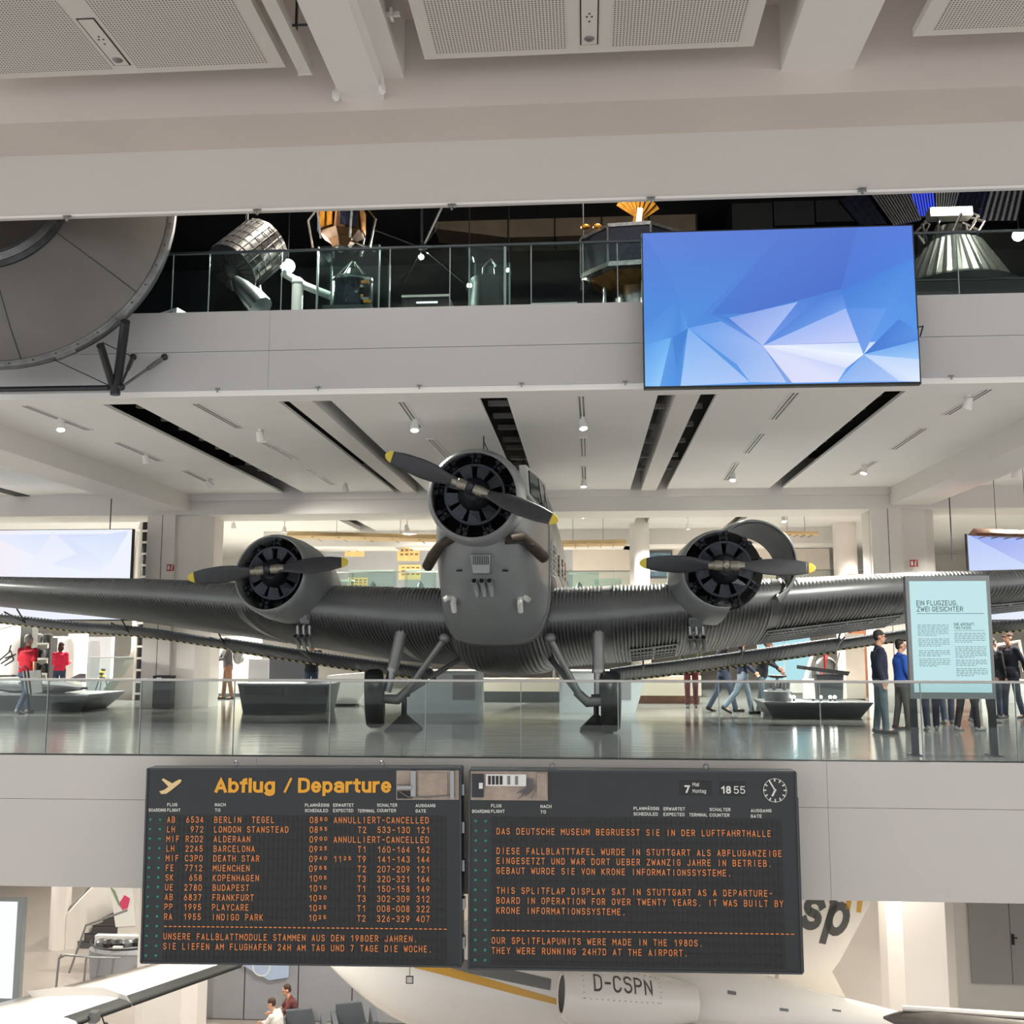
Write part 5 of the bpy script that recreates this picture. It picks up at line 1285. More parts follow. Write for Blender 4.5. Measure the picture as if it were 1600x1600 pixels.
for a, b, nm in (((35, 632), (140, 672), 'above the red-shirted man, nearest part'), ((180, 690), (250, 720), 'above the red-shirted man, middle part'), ((288, 735), (330, 755), 'above the red-shirted man, far part'),
                 ((303, 629), (375, 669), 'over the fully cowled engine, front part'), ((410, 690), (460, 718), 'over the fully cowled engine, middle part'), ((480, 732), (520, 757), 'over the fully cowled engine, far part'),
                 ((626, 626), (655, 668), 'over the nose propeller, front part'), ((672, 685), (700, 715), 'over the nose propeller, far part'),
                 ((908, 617), (911, 668), 'beside the cockpit, front part'), ((911, 683), (912, 713), 'beside the cockpit, middle part'), ((912, 728), (913, 762), 'beside the cockpit, far part'),
                 ((1246, 610), (1208, 655), 'under the blue screen, front part'), ((1192, 676), (1166, 708), 'under the blue screen, middle part'), ((1152, 722), (1134, 750), 'under the blue screen, far part'),
                 ((1555, 602), (1478, 648), 'beyond the blue screen, front part'), ((1445, 668), (1395, 702), 'beyond the blue screen, middle part'), ((1368, 720), (1332, 742), 'beyond the blue screen, far part')):
    track('light_track', 'thin double light track on the ceiling ' + nm, atz(*a, 5.2), atz(*b, 5.2))
spot(95, 667, 'lit spotlight on the track near the side beam', True, (0.2, -0.3, -1), 130)
spot(228, 720, 'white unlit spotlight on the track near the side beam', False, (0.2, 0.2, -1))
spot(328, 757, 'white spotlight washing the ceiling panel near the column', True, (0.4, 0.3, -0.6), 60)
spot(407, 684, 'small unlit spotlight over the fully cowled engine', False, (0.2, 0.2, -1))
spot(648, 668, 'bright spotlight just above the nose propeller blade', True, (0.05, -0.35, -1), 32)
spot(911, 665, 'bright spotlight on the ceiling beside the cockpit', True, (0.15, -0.35, -1), 32)
spot(912, 757, 'small spotlight behind the bright one beside the cockpit', True, (0, -0.2, -1), 40)
spot(1145, 747, 'bright spotlight near the beam below the blue screen', True, (-0.1, -0.35, -1), 130)
spot(1350, 736, 'bright spotlight on the ceiling above the bare engine', True, (-0.3, -0.2, -1), 130)
spot(1512, 633, 'white spotlight on the front track beyond the blue screen', True, (-0.2, 0.3, -1), 60)
spot(1586, 742, 'white spotlight in the side bay above the information panel', True, (0, 0.2, -1), 80)
spot(540, 765, 'small white spotlight at the far beam over the engine', False, (0.2, 0, -1))
spot(1225, 812, 'brightest spotlight behind the bare engine under the far ceiling', True, (0, -0.35, -1), 190, 4.75)
spot(912, 806, 'small spotlight behind the far beam beside the fuselage', True, (0.1, -0.1, -1), 120, 4.85)
spot(636, 826, 'small spotlight in front of the yellow posters', True, (0.1, 0.9, -1), 150, 4.8)
spot(608, 806, 'white spotlight behind the far beam near the nose engine', True, (0, 0.3, -1), 90, 4.9)
spot(365, 822, 'tiny spotlight behind the far beam over the cowled engine', True, (0, 0.2, -1), 120, 4.9)
# rows of lamps added to light the bays behind the beams
for i, (x, y, pw) in enumerate(((-16, 18, 260), (-16, 23, 260), (-19, 28, 300), (-13, 29, 300), (-9, 30, 300), (-15, 34, 300), (-8, 36, 300), (-2, 29.5, 260), (-2.4, 36, 260), (3, 30, 260), (5, 37, 260), (9, 29, 240), (12, 22, 220), (12, 17, 180), (14, 33, 240))):
    spot(0, 0, 'white ceiling spotlight added to light the rear bays', True, (0, 0.05, -1), pw, loc=Vector((x, y, 4.9)), angle=150)['group'] = 'added spotlights of the rear bays'
for i, (x, y) in enumerate(((-15, 22), (-10, 27), (-5, 24), (0, 28), (6, 24), (10, 29), (-12, 33), (3, 35), (-17, 39), (-8, 39), (2, 40.5), (11, 38), (-18, 30), (-8, 19), (8, 18.5))):  # lamps added to brighten the hall below
    spot(0, 0, 'white spotlight added under the ceiling to light the ground floor hall', True, (0, 0.0, -1), 140, loc=Vector((x, y, ZS - 0.2)), angle=150, zc=ZS)['group'] = 'added spotlights of the ground floor hall'

# ------------------------------------------------------------------ large conical rocket stage hung in the upper corner
M_ROCK = mat('stage_grey', rgb(106, 103, 99), 0.36, 0.65, noise=0.08, nscale=1.2, bump=0.03, bscale=8)
M_ROCKR = mat('stage_ring', rgb(112, 112, 112), 0.35, 0.8, noise=0.25, nscale=6)
M_ROCKD = mat('stage_dark', rgb(70, 70, 72), 0.5, 0.6, noise=0.3, nscale=8)
rc = at(-10, 303, 13.0); rad = 276 / 1600 * (rc - CAM).dot(fwd)
axr = Vector((0.20, -0.97, -0.06)).normalized(); dl = 0.62; rin = 1.12
t = thing('rocket_stage', 'huge round grey rocket stage with bolted rings hung beside the balcony', 'rocket stage', rc - Vector((0, 0, rad)))
off = Vector((0, 0, rad))
cone = MB().lathe([(0.04, rad * 0.965), (dl * 0.45, rad * 0.80), (dl * 0.95, rin * 1.03)], off, axr, 80).build('cone_skin', M_ROCK, t, smooth='all')
MB().lathe([(-0.06, rad * 0.99), (-0.04, rad), (0.03, rad), (0.05, rad * 0.992), (0.06, rad * 0.965), (-0.06, rad * 0.95)], off, axr, 96, closed_prof=True).build('outer_ring', M_ROCKR, t, smooth=True)
MB().lathe([(-0.16, rad * 0.985), (-0.15, rad * 0.995), (-0.08, rad * 0.995), (-0.07, rad * 0.985)], off, axr, 96, closed_prof=True).build('rear_ring', M_ROCKD, t, smooth=True)
MB().lathe([(-0.07, rad * 0.985), (-0.32, rad * 0.97), (-0.5, rad * 0.7), (-0.52, 0.0)], off, axr, 64).build('tank_shell', M_ROCK, t, smooth=True)
for k, (d0, d1, r0, r1, m_) in enumerate(((dl * 0.92, dl * 1.0, 1.11, 1.04, M_ROCKD), (dl * 0.96, dl * 1.06, 1.05, 0.97, M_ROCKR), (dl * 0.9, dl * 1.02, 0.97, 0.93, M_ROCKD))):
    MB().lathe([(d0, rin * r0), (d1, rin * r0), (d1 + 0.02, rin * r1), (d0, rin * r1)], off, axr, 80, closed_prof=True).build('inner_ring', m_, t, smooth=True)
MB().lathe([(dl * 0.9, rin * 0.95), (dl * 0.75, rin * 0.6), (dl * 0.7, 0.0)], off, axr, 64).build('dome', M_ROCK, t, smooth=True)
u_, v_ = basis(axr)
for k in range(8):
    q = 2 * PI * (k + 0.25) / 8; c_ = u_ * math.cos(q) + v_ * math.sin(q)
    MB().tube([off + axr * 0.06 + c_ * rad * 0.965, off + axr * (dl * 0.45 + 0.005) + c_ * rad * 0.802, off + axr * (dl * 0.92) + c_ * rin * 1.08], 0.006, 5).build('skin_seam', M_ROCKD, cone)
for k in range(48):
    q = 2 * PI * k / 48; c_ = u_ * math.cos(q) + v_ * math.sin(q)
    MB().cyl(off + axr * 0.05 + c_ * rad * 0.98, off + axr * 0.068 + c_ * rad * 0.98, 0.014, n=6).build('bolt', M_ROCKD, t)
for k in range(5):
    q = 2 * PI * (k + 0.6) / 5; c_ = u_ * math.cos(q) + v_ * math.sin(q); e2 = axr.cross(c_)
    MB().box(off + c_ * rad * 1.0, (0.05, 0.10, 0.28), Matrix((c_, axr, e2)).transposed()).build('lug', M_ROCKR, t)
# its support frame
t = thing('support_frame', 'black tubular frame with rods bracing the rocket stage against the balcony', 'support frame', at(180, 606, 13.9))
b0 = Vector(t.location); g = lambda x, y, Y: at(x, y, Y) - b0
MB().tube([g(157, 540, 13.2), g(176, 602, 13.9)], 0.055, 10).build('strut', M_STEELD, t)
MB().tube([g(196, 502, 13.2), g(183, 602, 13.9)], 0.065, 10).build('strut', M_STEELD, t)
MB().tube([g(180, 596, 13.9), g(180, 617, 13.9)], 0.07, 10).build('foot_tube', M_STEELD, t)
MB().tube([g(-20, 609, 13.9), g(170, 606, 13.9)], 0.04, 10).build('crossbar', M_STEELD, t)
for a, b in (((190, 605, 13.88), (257, 558, 14.3)), ((188, 604, 13.88), (208, 558, 14.3))):
    o_ = MB().tube([g(*a), g(*b)], 0.02, 8).build('tie_rod', M_ROCKR, t)
    MB().ball(g(*b), 0.05).build('anchor', M_STEELD, o_); MB().ball(g(*a), 0.05).build('shackle', M_STEELD, o_)
    m_ = g(*a).lerp(g(*b), 0.75); d = (g(*b) - g(*a)).normalized()
    MB().cyl(m_ - d * 0.12, m_ + d * 0.12, 0.032, n=8).build('turnbuckle', M_ROCKR, o_)
MB().tube([g(170, 602, 13.9), g(80, 560, 13.3)], 0.008, 5).tube([g(208, 558, 14.3), g(160, 535, 13.6)], 0.008, 5).build('guy_wire', M_STEELD, t)

# ------------------------------------------------------------------ space gallery on the upper floor
M_SILV = mat('satellite_silver', rgb(150, 148, 144), 0.25, 0.9, noise=0.3, nscale=14)
M_GOLD = mat('gold_foil', rgb(190, 130, 50), 0.28, 0.9, noise=0.3, nscale=9, bump=0.6, bscale=14)
M_SOLAR = mat('solar_cells', rgb(26, 30, 46), 0.25, 0.3, noise=0.25, nscale=10)
M_DUCT = mat('duct_metal', rgb(150, 132, 112), 0.5, 0.4, noise=0.15, nscale=2)
M_CASEG = glass('case_glass', (0.90, 0.95, 0.94, 1), 0.02, 0.35)
M_DGREY = mat('display_grey', rgb(88, 92, 94), 0.6, noise=0.05)
M_RIB = mat('rib_white', rgb(198, 198, 192), 0.4, 0.5)
M_BLUE = emit('blue_lit_strip', rgb(66, 84, 232), 0.9)
def G(px, py, Y): return at(px, py, Y)
def glow(px, py, Y, label, aim, power, size=0.09, angle=120):
    p = at(px, py, Y)
    t = thing('exhibit_spotlight', label, 'spotlight', p)
    aim = Vector(aim).normalized()
    MB().lathe([(-0.12, 0.0), (-0.12, size * 0.8), (0.06, size * 1.1), (0.06, size)], (0, 0, 0), aim, 16).build('lamp_body', M_BLACKP, t, smooth=True)
    MB().lathe([(0.05, size), (0.055, 0.0)], (0, 0, 0), aim, 16).build('lens', emit('exhibit_lens', (1, 0.93, 0.8, 1), 60), t)
    MB().cyl((0, 0, 0), (0, 0, 10.6 - p.z), 0.012, n=6).build('hanger', M_BLACKP, t)
    if power:
        ld = bpy.data.lights.new('spot_light', 'SPOT'); ld.energy = power * PWR; ld.spot_size = R(angle); ld.spot_blend = 0.7; ld.shadow_soft_size = 0.08; ld.color = (1, 0.93, 0.82)
        lo = bpy.data.objects.new('spot_light', ld); COL.objects.link(lo); lo.parent = t; lo.location = aim * 0.1; lo.rotation_euler = aim.to_track_quat('-Z', 'Y').to_euler()
glow(450, 416, 18.2, 'dazzling spotlight beside the tilted drum satellite', (0.25, -1, -0.35), 420, 0.13, 140)
glow(1592, 368, 19.0, 'dazzling spotlight beside the ribbed solar panels', (-0.5, -0.9, -0.2), 350, 0.11, 150)
glow(659, 402, 19.5, 'small bare spotlight below the crossed antenna rods', (0.0, -1, -0.3), 160, 0.05, 150)
glow(912, 445, 17.0, 'small spotlight under the octagonal spacecraft platform', (0.2, 0.2, 1), 60, 0.05)
glow(733, 448, 18.0, 'small spotlight in front of the dark capsule case', (0.2, -1, 0.1), 20, 0.045)
glow(795, 424, 18.0, 'small spotlight at the edge of the dark capsule case', (-0.2, -1, 0.1), 15, 0.04)
for p_, pw in (((-5, 16.3, 10.3), 1000), ((0.5, 16.2, 10.3), 1000), ((6.5, 16.2, 10.3), 800)):  # unseen lamps added above the exhibits to light them
    t = thing('exhibit_spotlight', 'dark unseen ceiling spotlight added to light the space gallery exhibits', 'spotlight', p_, group='added ceiling spotlights of the space gallery')
    MB().lathe([(-0.15, 0.0), (-0.15, 0.08), (0.08, 0.1), (0.08, 0.09)], (0, 0, 0.05), (0, 0.2, -1), 14).build('lamp_body', M_BLACKP, t, smooth=True)
    MB().cyl((0, 0, 0.15), (0, 0, 0.3), 0.015, n=6).build('hanger', M_BLACKP, t)
    ld = bpy.data.lights.new('spot_light', 'SPOT'); ld.energy = pw * 1.0; ld.spot_size = R(100); ld.spot_blend = 0.7; ld.color = (1, 0.92, 0.8)
    lo = bpy.data.objects.new('spot_light', ld); COL.objects.link(lo); lo.parent = t; lo.location = (0, 0.05, -0.1); lo.rotation_euler = Vector((0, 0.25, -1)).to_track_quat('-Z', 'Y').to_euler()
# drum satellite, tilted
c = G(383, 405, 16.6); axd = Vector((-0.42, -0.55, -0.72)).normalized()
t = thing('drum_satellite', 'tilted silver drum satellite with gridded solar cells and ribbed base', 'satellite', c)
MB().lathe([(-0.62, 0.0), (-0.62, 0.38), (-0.58, 0.46), (0.35, 0.48), (0.36, 0.47)], (0, 0, 0), axd, 40).build('drum', M_SILV, t, smooth=True)
u_, v_ = basis(axd)
for k in range(5): MB().lathe([(-0.5 + k * 0.18, 0.483), (-0.49 + k * 0.18, 0.488), (-0.48 + k * 0.18, 0.483)], (0, 0, 0), axd, 40).build('cell_band', M_STEELD, t)
for k in range(24):
    q = 2 * PI * k / 24; d = u_ * math.cos(q) + v_ * math.sin(q)
    MB().tube([axd * -0.56 + d * 0.475, axd * 0.34 + d * 0.484], 0.006, 4).build('cell_seam', M_STEELD, t)
    MB().tube([axd * 0.36 + d * 0.47, axd * 0.42 + d * 0.12], 0.014, 5).build('base_rib', M_BLACKP, t)
MB().lathe([(0.36, 0.48), (0.40, 0.2), (0.46, 0.16), (0.5, 0.0)], (0, 0, 0), axd, 32).build('base_cone', M_BLACKP, t, smooth=True)
MB().cyl((0.1, 0.3, -0.3), (0.25, 0.6, ZU - c.z), 0.08, n=12).mm((0.0, 0.35, ZU - c.z), (0.5, 0.85, ZU - c.z + 0.04)).build('pedestal', M_STEEL, t)
MB().mm((-0.02, 0.0, 0.5), (0.02, 0.04, 10.59 - c.z)).build('suspension', M_BLACKP, t)
# polished nose cone lying below it
a = G(372, 440, 16.2); b = G(415, 488, 16.0)
t = thing('polished_cone', 'polished metal rocket nose lying aslant behind the gallery glass', 'rocket part', (b.x, b.y, ZU))
l_ = Vector(t.location)
MB().lathe([(0, 0.06), (0.25, 0.14), (0.55, 0.19), (0.8, 0.2), (0.82, 0.0)], a - l_ + Vector((0.0, -0.15, 0.0)), (b - a).normalized() * 1, 28).build('cone', M_STEEL, t, smooth=True)
MB().mm((-0.25, -0.1, 0), (0.2, 0.3, 0.08)).build('cradle', M_DGREY, t)
# red-tipped glider model at the rocket edge
p = G(262, 442, 16.0)
t = thing('space_glider', 'white space glider model with a red wing edge near the rocket stage', 'model', (p.x, p.y, ZU))
MB().prism([(-0.35, 0, 0.50), (0.18, 0, 0.66), (0.16, 0, 0.42), (-0.5, 0, 0.18)], (0.1, 0.5, 0)).build('wing', M_WHITEP, t)
MB().prism([(-0.42, -0.02, 0.32), (0.1, -0.02, 0.60), (0.1, -0.02, 0.52), (-0.46, -0.02, 0.22)], (0, 0.02, 0)).build('wing_edge', M_RED, t)
MB().lathe([(0, 0.02), (0.2, 0.14), (0.9, 0.18), (1.1, 0.1), (1.12, 0)], (-0.6, 0.3, 0.22), (1, 0.1, -0.06), 20).build('fuselage', M_WHITEP, t, smooth=True)
MB().mm((-0.1, 0.2, 0), (0.1, 0.4, 0.2)).build('plinth', M_DGREY, t)
# white pipe exhibit
p = G(464, 488, 17.0)
t = thing('pipe_exhibit', 'pale pipe stand with a slanting tube behind the dazzling spotlight', 'exhibit', (p.x, 17.0, ZU))
zs = G(464, 442, 17.0).z - ZU
MB().cyl((0, 0, 0), (0, 0, zs), 0.10, n=16).ball((0, 0, zs), 0.11).build('post', M_WHITEP, t, smooth=True)
MB().tube([(-0.3, 0.1, zs + 0.23), (0.1, 0.1, zs - 0.02), (0.55, 0.15, zs - 0.2)], 0.07, 10).build('slanting_tube', M_WHITEP, t, smooth=True)
# glass case with a small satellite
def glass_case(px0, px1, pyt, Y, name, label, dep=0.9):
    a = G(px0, 460, Y); b = G(px1, 460, Y); zt = G((px0 + px1) / 2, pyt, Y).z
    w_ = b.x - a.x
    t = thing(name, label, 'glass case', ((a.x + b.x) / 2, Y, ZU))
    h = zt - ZU
    for x in (-w_ / 2, w_ / 2): MB().mm((x - 0.008, 0, 0.06), (x + 0.008, dep, h)).build('pane', M_CASEG, t)
    MB().mm((-w_ / 2, -0.008, 0.06), (w_ / 2, 0.008, h)).build('pane', M_CASEG, t)
    MB().mm((-w_ / 2, dep - 0.008, 0.06), (w_ / 2, dep + 0.008, h)).build('pane', M_CASEG, t)
    MB().mm((-w_ / 2 - 0.01, -0.01, h - 0.012), (w_ / 2 + 0.01, dep + 0.01, h)).build('top_pane', M_CASEG, t)
    MB().mm((-w_ / 2 - 0.02, -0.02, 0), (w_ / 2 + 0.02, dep + 0.02, 0.06)).build('plinth', M_DGREY, t)
    mb = MB()
    for x in (-w_ / 2, w_ / 2):
        for y in (0, dep): mb.mm((x - 0.012, y - 0.012, 0.06), (x + 0.012, y + 0.012, h))
    mb.build('corner_edge', M_GEDGE, t)
    return t, w_, h
glass_case(496, 592, 384, 15.8, 'glass_case', 'tall glass case around the small conical-topped satellite')
c = G(551, 462, 16.25)
zs = G(551, 488, 16.25).z
MB().mm((-0.4, -0.4, 0), (0.4, 0.4, zs - ZU - 0.06)).build('inner_plinth', M_DGREY, bpy.data.objects['glass_case'], loc=(c.x - bpy.data.objects['glass_case'].location.x, 0.45, 0.06))
t = thing('small_satellite', 'dark drum satellite with a cone frame inside the glass case', 'satellite', (c.x, 16.25, zs))
MB().lathe([(0, 0.30), (0.04, 0.34), (0.50, 0.33), (0.55, 0.30), (0.56, 0.0)], (0, 0, 0), (0, 0, 1), 28).build('drum', M_SOLAR, t, smooth=True)
MB().lathe([(0.50, 0.335), (0.53, 0.345), (0.56, 0.335)], (0, 0, 0), (0, 0, 1), 28).build('rim', M_SILV, t)
MB().lathe([(0.55, 0.22), (0.72, 0.12), (0.74, 0.0)], (0, 0, 0), (0, 0, 1), 20).build('cone', M_SILV, t, smooth=True)
for k in range(6):
    q = 2 * PI * k / 6 + 0.3; MB().tube([(0.32 * math.cos(q), 0.32 * math.sin(q), 0.55), (0.04 * math.cos(q), 0.04 * math.sin(q), 0.86)], 0.012, 6).build('frame_rod', M_SILV, t)
for k in range(8):
    MB().box((0.2 + 0.11 * math.cos(k * 0.9), -0.28 + 0.02 * (k % 3), 0.08 + 0.055 * k), (0.12, 0.07, 0.045)).build('instrument', M_SILV if k % 2 else M_GOLD, t)
# hexagonal probe hanging
c = G(534, 352, 17.5)
t = thing('hexagonal_probe', 'hanging hexagonal probe with brown foil panels and spread legs', 'space probe', c)
MB().lathe([(-0.4, 0.0), (-0.4, 0.36), (0.18, 0.42), (0.3, 0.25), (0.42, 0.16), (0.43, 0.0)], (0, 0, 0.0), (0.0, 0, -1), 6).build('body', mat('brown_foil', rgb(96, 70, 44), 0.35, 0.7, noise=0.3, nscale=9), t)
for k in range(6):
    q = 2 * PI * k / 6; d = Vector((math.cos(q), math.sin(q), 0))
    MB().tube([d * 0.40 + Vector((0, 0, 0.4)), d * 0.62 + Vector((0, 0, 0.1)), d * 0.52 + Vector((0, 0, -0.42))], 0.022, 6).build('leg', M_SILV, t)
    MB().box(d * 0.40 + Vector((0, 0, 0.05)), (0.02, 0.3, 0.4), Matrix.Rotation(q, 3, 'Z')).build('panel', M_SOLAR if k % 2 else M_GOLD, t)
MB().tube([(0.2, 0, -0.3), (0.65, -0.1, -0.55)], 0.02, 6).build('boom', M_SILV, t)
MB().ball((0, 0, -0.42), 0.09).build('sphere', M_SILV, t, smooth=True)
MB().cyl((0, 0, 0.3), (0, 0, 10.6 - c.z), 0.012, n=6).build('hanger', M_BLACKP, t)
# crossed antenna satellite
c = G(660, 388, 18.5)
t = thing('rod_antenna', 'thin crossed antenna rods hanging in the dark gallery', 'antenna', c)
MB().tube([(-0.02, 0, 0), (-0.02, 0, 10.6 - c.z)], 0.03, 6).build('hanger', M_SILV, t)
MB().tube([(0.02, 0, 0.05), (0.38, 0, 0.85)], 0.035, 6).build('lattice_boom', M_SILV, t)
for e in ((-0.9, -0.3, 0.28), (0.75, 0.2, -0.62), (0.4, -0.5, 0.25), (-0.4, 0.4, -0.5)): MB().tube([(0, 0, 0), e], 0.012, 5).build('rod', M_SILV, t)
MB().ball((0, 0, 0), 0.1).build('hub', M_SILV, t, smooth=True)
# low dark counters with lit strips
for px0, px1, py, Y, nm in ((628, 702, 462, 16.0, 'low black counter with a lit label strip behind the glass'),):
    a = G(px0, py, Y); b = G(px1, py, Y)
    t = thing('display_counter', nm, 'counter', ((a.x + b.x) / 2, Y, ZU)); w_ = b.x - a.x
    MB().hexa([(-w_ / 2, 0, 0), (w_ / 2, 0, 0), (w_ / 2, 0.6, 0), (-w_ / 2, 0.6, 0), (-w_ / 2, 0, a.z - ZU - 0.04), (w_ / 2, 0, a.z - ZU - 0.04), (w_ / 2, 0.6, a.z - ZU), (-w_ / 2, 0.6, a.z - ZU)]).build('body', M_BLACKP, t)
    MB().mm((-w_ / 2, -0.03, a.z - ZU - 0.04), (w_ / 2, 0.0, a.z - ZU + 0.0)).build('top_edge', M_RIB, t)
    MB().mm((-0.15, -0.01, a.z - ZU - 0.14), (0.2, 0.0, a.z - ZU - 0.11)).build('label_strip', emit('label_light', (1, 1, 0.95, 1), 1.2), t)
# dark capsule in its case
t, w_, h = glass_case(733, 790, 382, 16.6, 'glass_case', 'glass case holding the dark capsule')
c = G(762, 450, 17.0)
zs = G(762, 486, 17.05).z
MB().mm((-0.3, -0.3, 0), (0.3, 0.3, zs - ZU - 0.06)).build('inner_plinth', M_BLACKP, t, loc=(0, 0.45, 0.06))
t = thing('dark_capsule', 'black bell-shaped capsule standing in its glass case', 'capsule', (c.x, 17.05, zs))
MB().lathe([(0, 0.28), (0.1, 0.31), (0.45, 0.27), (0.50, 0.30), (0.56, 0.30), (0.58, 0.12), (0.78, 0.1), (0.80, 0.0)], (0, 0, 0), (0, 0, 1), 24).build('shell', M_BLACKP, t, smooth=True)
MB().tube([(-0.1, 0, 0.78), (0.05, -0.05, 0.92), (0.14, 0, 0.8)], 0.02, 6).build('loop', M_SILV, t)
# white lit desk
a = G(832, 474, 16.0); b = G(900, 472, 16.0)
t = thing('white_desk', 'low white desk with a bright top under the octagonal platform', 'desk', ((a.x + b.x) / 2, 16.0, ZU)); w_ = b.x - a.x
MB().mm((-w_ / 2, 0, 0), (w_ / 2, 0.5, a.z - ZU - 0.03)).build('body', M_WHITEP, t)
MB().mm((-w_ / 2 - 0.02, -0.02, a.z - ZU - 0.03), (w_ / 2 + 0.02, 0.52, a.z - ZU)).build('top', M_WHITEP, t)
# octagonal platform
c = G(965, 425, 17.2)
t = thing('octagonal_platform', 'dark octagonal spacecraft platform with gold foil beneath', 'spacecraft', (c.x, c.y, ZU))
z0 = c.z - ZU
oct_ = lambda r_, z: [(r_ * math.cos(PI / 4 * k + 0.3) + 0.25, r_ * math.sin(PI / 4 * k + 0.3), z) for k in range(8)]
MB().rings([oct_(0.86, z0 - 0.12), oct_(0.9, z0 + 0.5)]).build('body', M_SOLAR, t)
o_ = MB().rings([oct_(0.94, z0 - 0.2), oct_(0.94, z0 - 0.12)]).build('lower_frame', M_SILV, t)
MB().rings([oct_(0.93, z0 + 0.48), oct_(0.93, z0 + 0.54)]).build('upper_frame', M_SILV, t)
for p_ in oct_(0.93, 0): MB().tube([(p_[0], p_[1], z0 - 0.15), (p_[0], p_[1], z0 + 0.5)], 0.02, 6).build('corner_post', M_SILV, t)
MB().rings([oct_(0.75, z0 - 0.2), oct_(0.45, z0 - 0.38)]).build('foil_skirt', M_GOLD, t)
for k in (1, 4, 6): p_ = oct_(0.5, 0)[k]; MB().tube([(p_[0], p_[1], 0), (p_[0], p_[1], z0 - 0.2)], 0.03, 8).build('leg', M_STEEL, t)
for k in range(3): MB().ball((-0.55 + 0.2 * k, -0.6, z0 + 0.58), (0.08, 0.06, 0.05)).build('foil_lump', M_GOLD, t)
MB().cyl((0.35, 0.2, 0), (0.35, 0.2, z0 - 0.3), 0.4, n=20).build('drum_base', M_SILV, t, smooth=True)
# gold foil satellite hanging
c = G(997, 338, 16.8)
t = thing('foil_satellite', 'small gold foil satellite with fan-shaped top hanging by the screen', 'satellite', c)
for k in range(9):
    q = R(-55 + k * 14); MB().prism([(0, 0.02 * k, -0.05), (math.sin(q - 0.1) * 0.42, 0.02 * k, math.cos(q - 0.1) * 0.42), (math.sin(q + 0.1) * 0.42, 0.02 * k, math.cos(q + 0.1) * 0.42)], (0, 0.01, 0)).build('foil_blade', M_GOLD, t)
MB().hexa([(-0.16, -0.1, -0.42), (0.16, -0.1, -0.42), (0.16, 0.2, -0.42), (-0.16, 0.2, -0.42), (-0.06, -0.1, 0.05), (0.06, -0.1, 0.05), (0.06, 0.2, 0.05), (-0.06, 0.2, 0.05)]).build('foil_body', M_GOLD, t)
MB().box((0.0, -0.13, -0.16), (0.09, 0.02, 0.5), Matrix.Rotation(0.12, 3, 'Y')).build('white_panel', M_WHITEP, t)
MB().cyl((0, 0.1, 0.0), (0, 0.1, 10.6 - c.z), 0.01, n=5).build('hanger', M_BLACKP, t)
# ceiling ducts
a = G(735, 345, 21.0); b = G(1000, 335, 21.0)
t = thing('ventilation_duct', 'long beige ventilation duct under the black gallery ceiling', 'duct', ((a.x + b.x) / 2, 21, a.z - 0.4))
MB().hexa([(-2.6, 0, 0.25), (-1.0, 0, 0.0), (-1.0, 0.8, 0.0), (-2.6, 0.8, 0.25), (-2.6, 0, 0.55), (-1.0, 0, 0.8), (-1.0, 0.8, 0.8), (-2.6, 0.8, 0.55)]).build('taper', M_DUCT, t)
for k in range(4): MB().mm((-1.0 + k * 1.0 + 0.01, 0, 0), (k * 1.0 - 0.01, 0.8, 0.8)).build('segment', M_DUCT, t)
for k in range(5): MB().mm((-1.02 + k, -0.02, -0.02), (-0.98 + k, 0.82, 0.82)).build('flange', M_STEELD, t)
MB().mm((-0.02, 0.38, 0.8), (0.02, 0.42, 10.6 - a.z + 0.4)).build('hanger', M_BLACKP, t)
a = G(1190, 335, 20.5)
t = thing('ventilation_duct', 'dark flat ventilation duct above the blue screen', 'duct', (a.x, 20.5, a.z - 0.3))
for k in range(3): MB().mm((-0.6 + k * 0.85, 0, 0.0 + 0.05 * k), (0.22 + k * 0.85, 0.9, 0.55 + 0.05 * k)).build('segment', mat('dark_duct', rgb(66, 66, 66), 0.45, 0.5), t)
MB().mm((0.2, 0.4, 0.5), (0.24, 0.44, 10.6 - a.z + 0.3)).build('hanger', M_BLACKP, t)
# slanted solar wings at the far end, with ribs
def ribbed(pix, Y, name, label, m_, nr, mr, depthv=(0, 0.08, 0)):
    P4 = [G(x, y, Y) for x, y in pix]; o0 = sum(P4, Vector()) / 4
    t = thing(name, label, 'solar panel', o0)
    q = [p_ - o0 for p_ in P4]
    MB().prism(q, depthv).build('back_sheet', m_, t)
    for k in range(nr):
        f0 = (k + 0.25) / nr; f1 = (k + 0.7) / nr
        a0 = q[0].lerp(q[1], f0); a1 = q[0].lerp(q[1], f1); b1_ = q[3].lerp(q[2], f1); b0_ = q[3].lerp(q[2], f0)
        MB().prism([a0, a1, b1_, b0_], (0, -0.02, 0)).build('cell_strip', mr, t)
    MB().cyl((0, 0.05, 0), (0, 0.05, 10.6 - o0.z), 0.012, n=5).build('hanger', M_BLACKP, t)
    return t
M_DR = mat('dull_strip', rgb(150, 146, 142), 0.3, 0.5)
ribbed(((1311, 312), (1352, 300), (1386, 350), (1345, 352)), 18.0, 'solar_wing', 'dark slanted solar wing at the corner of the blue screen', M_SOLAR, 4, M_SOLAR)
ribbed(((1352, 292), (1416, 288), (1440, 342), (1395, 352)), 18.3, 'solar_wing', 'grey-striped solar wing above the corner of the screen', M_SOLAR, 12, M_DR)
ribbed(((1414, 284), (1458, 284), (1462, 334), (1428, 340)), 18.6, 'solar_wing', 'blue-lit striped solar wing among grey ones', M_SOLAR, 9, M_BLUE)
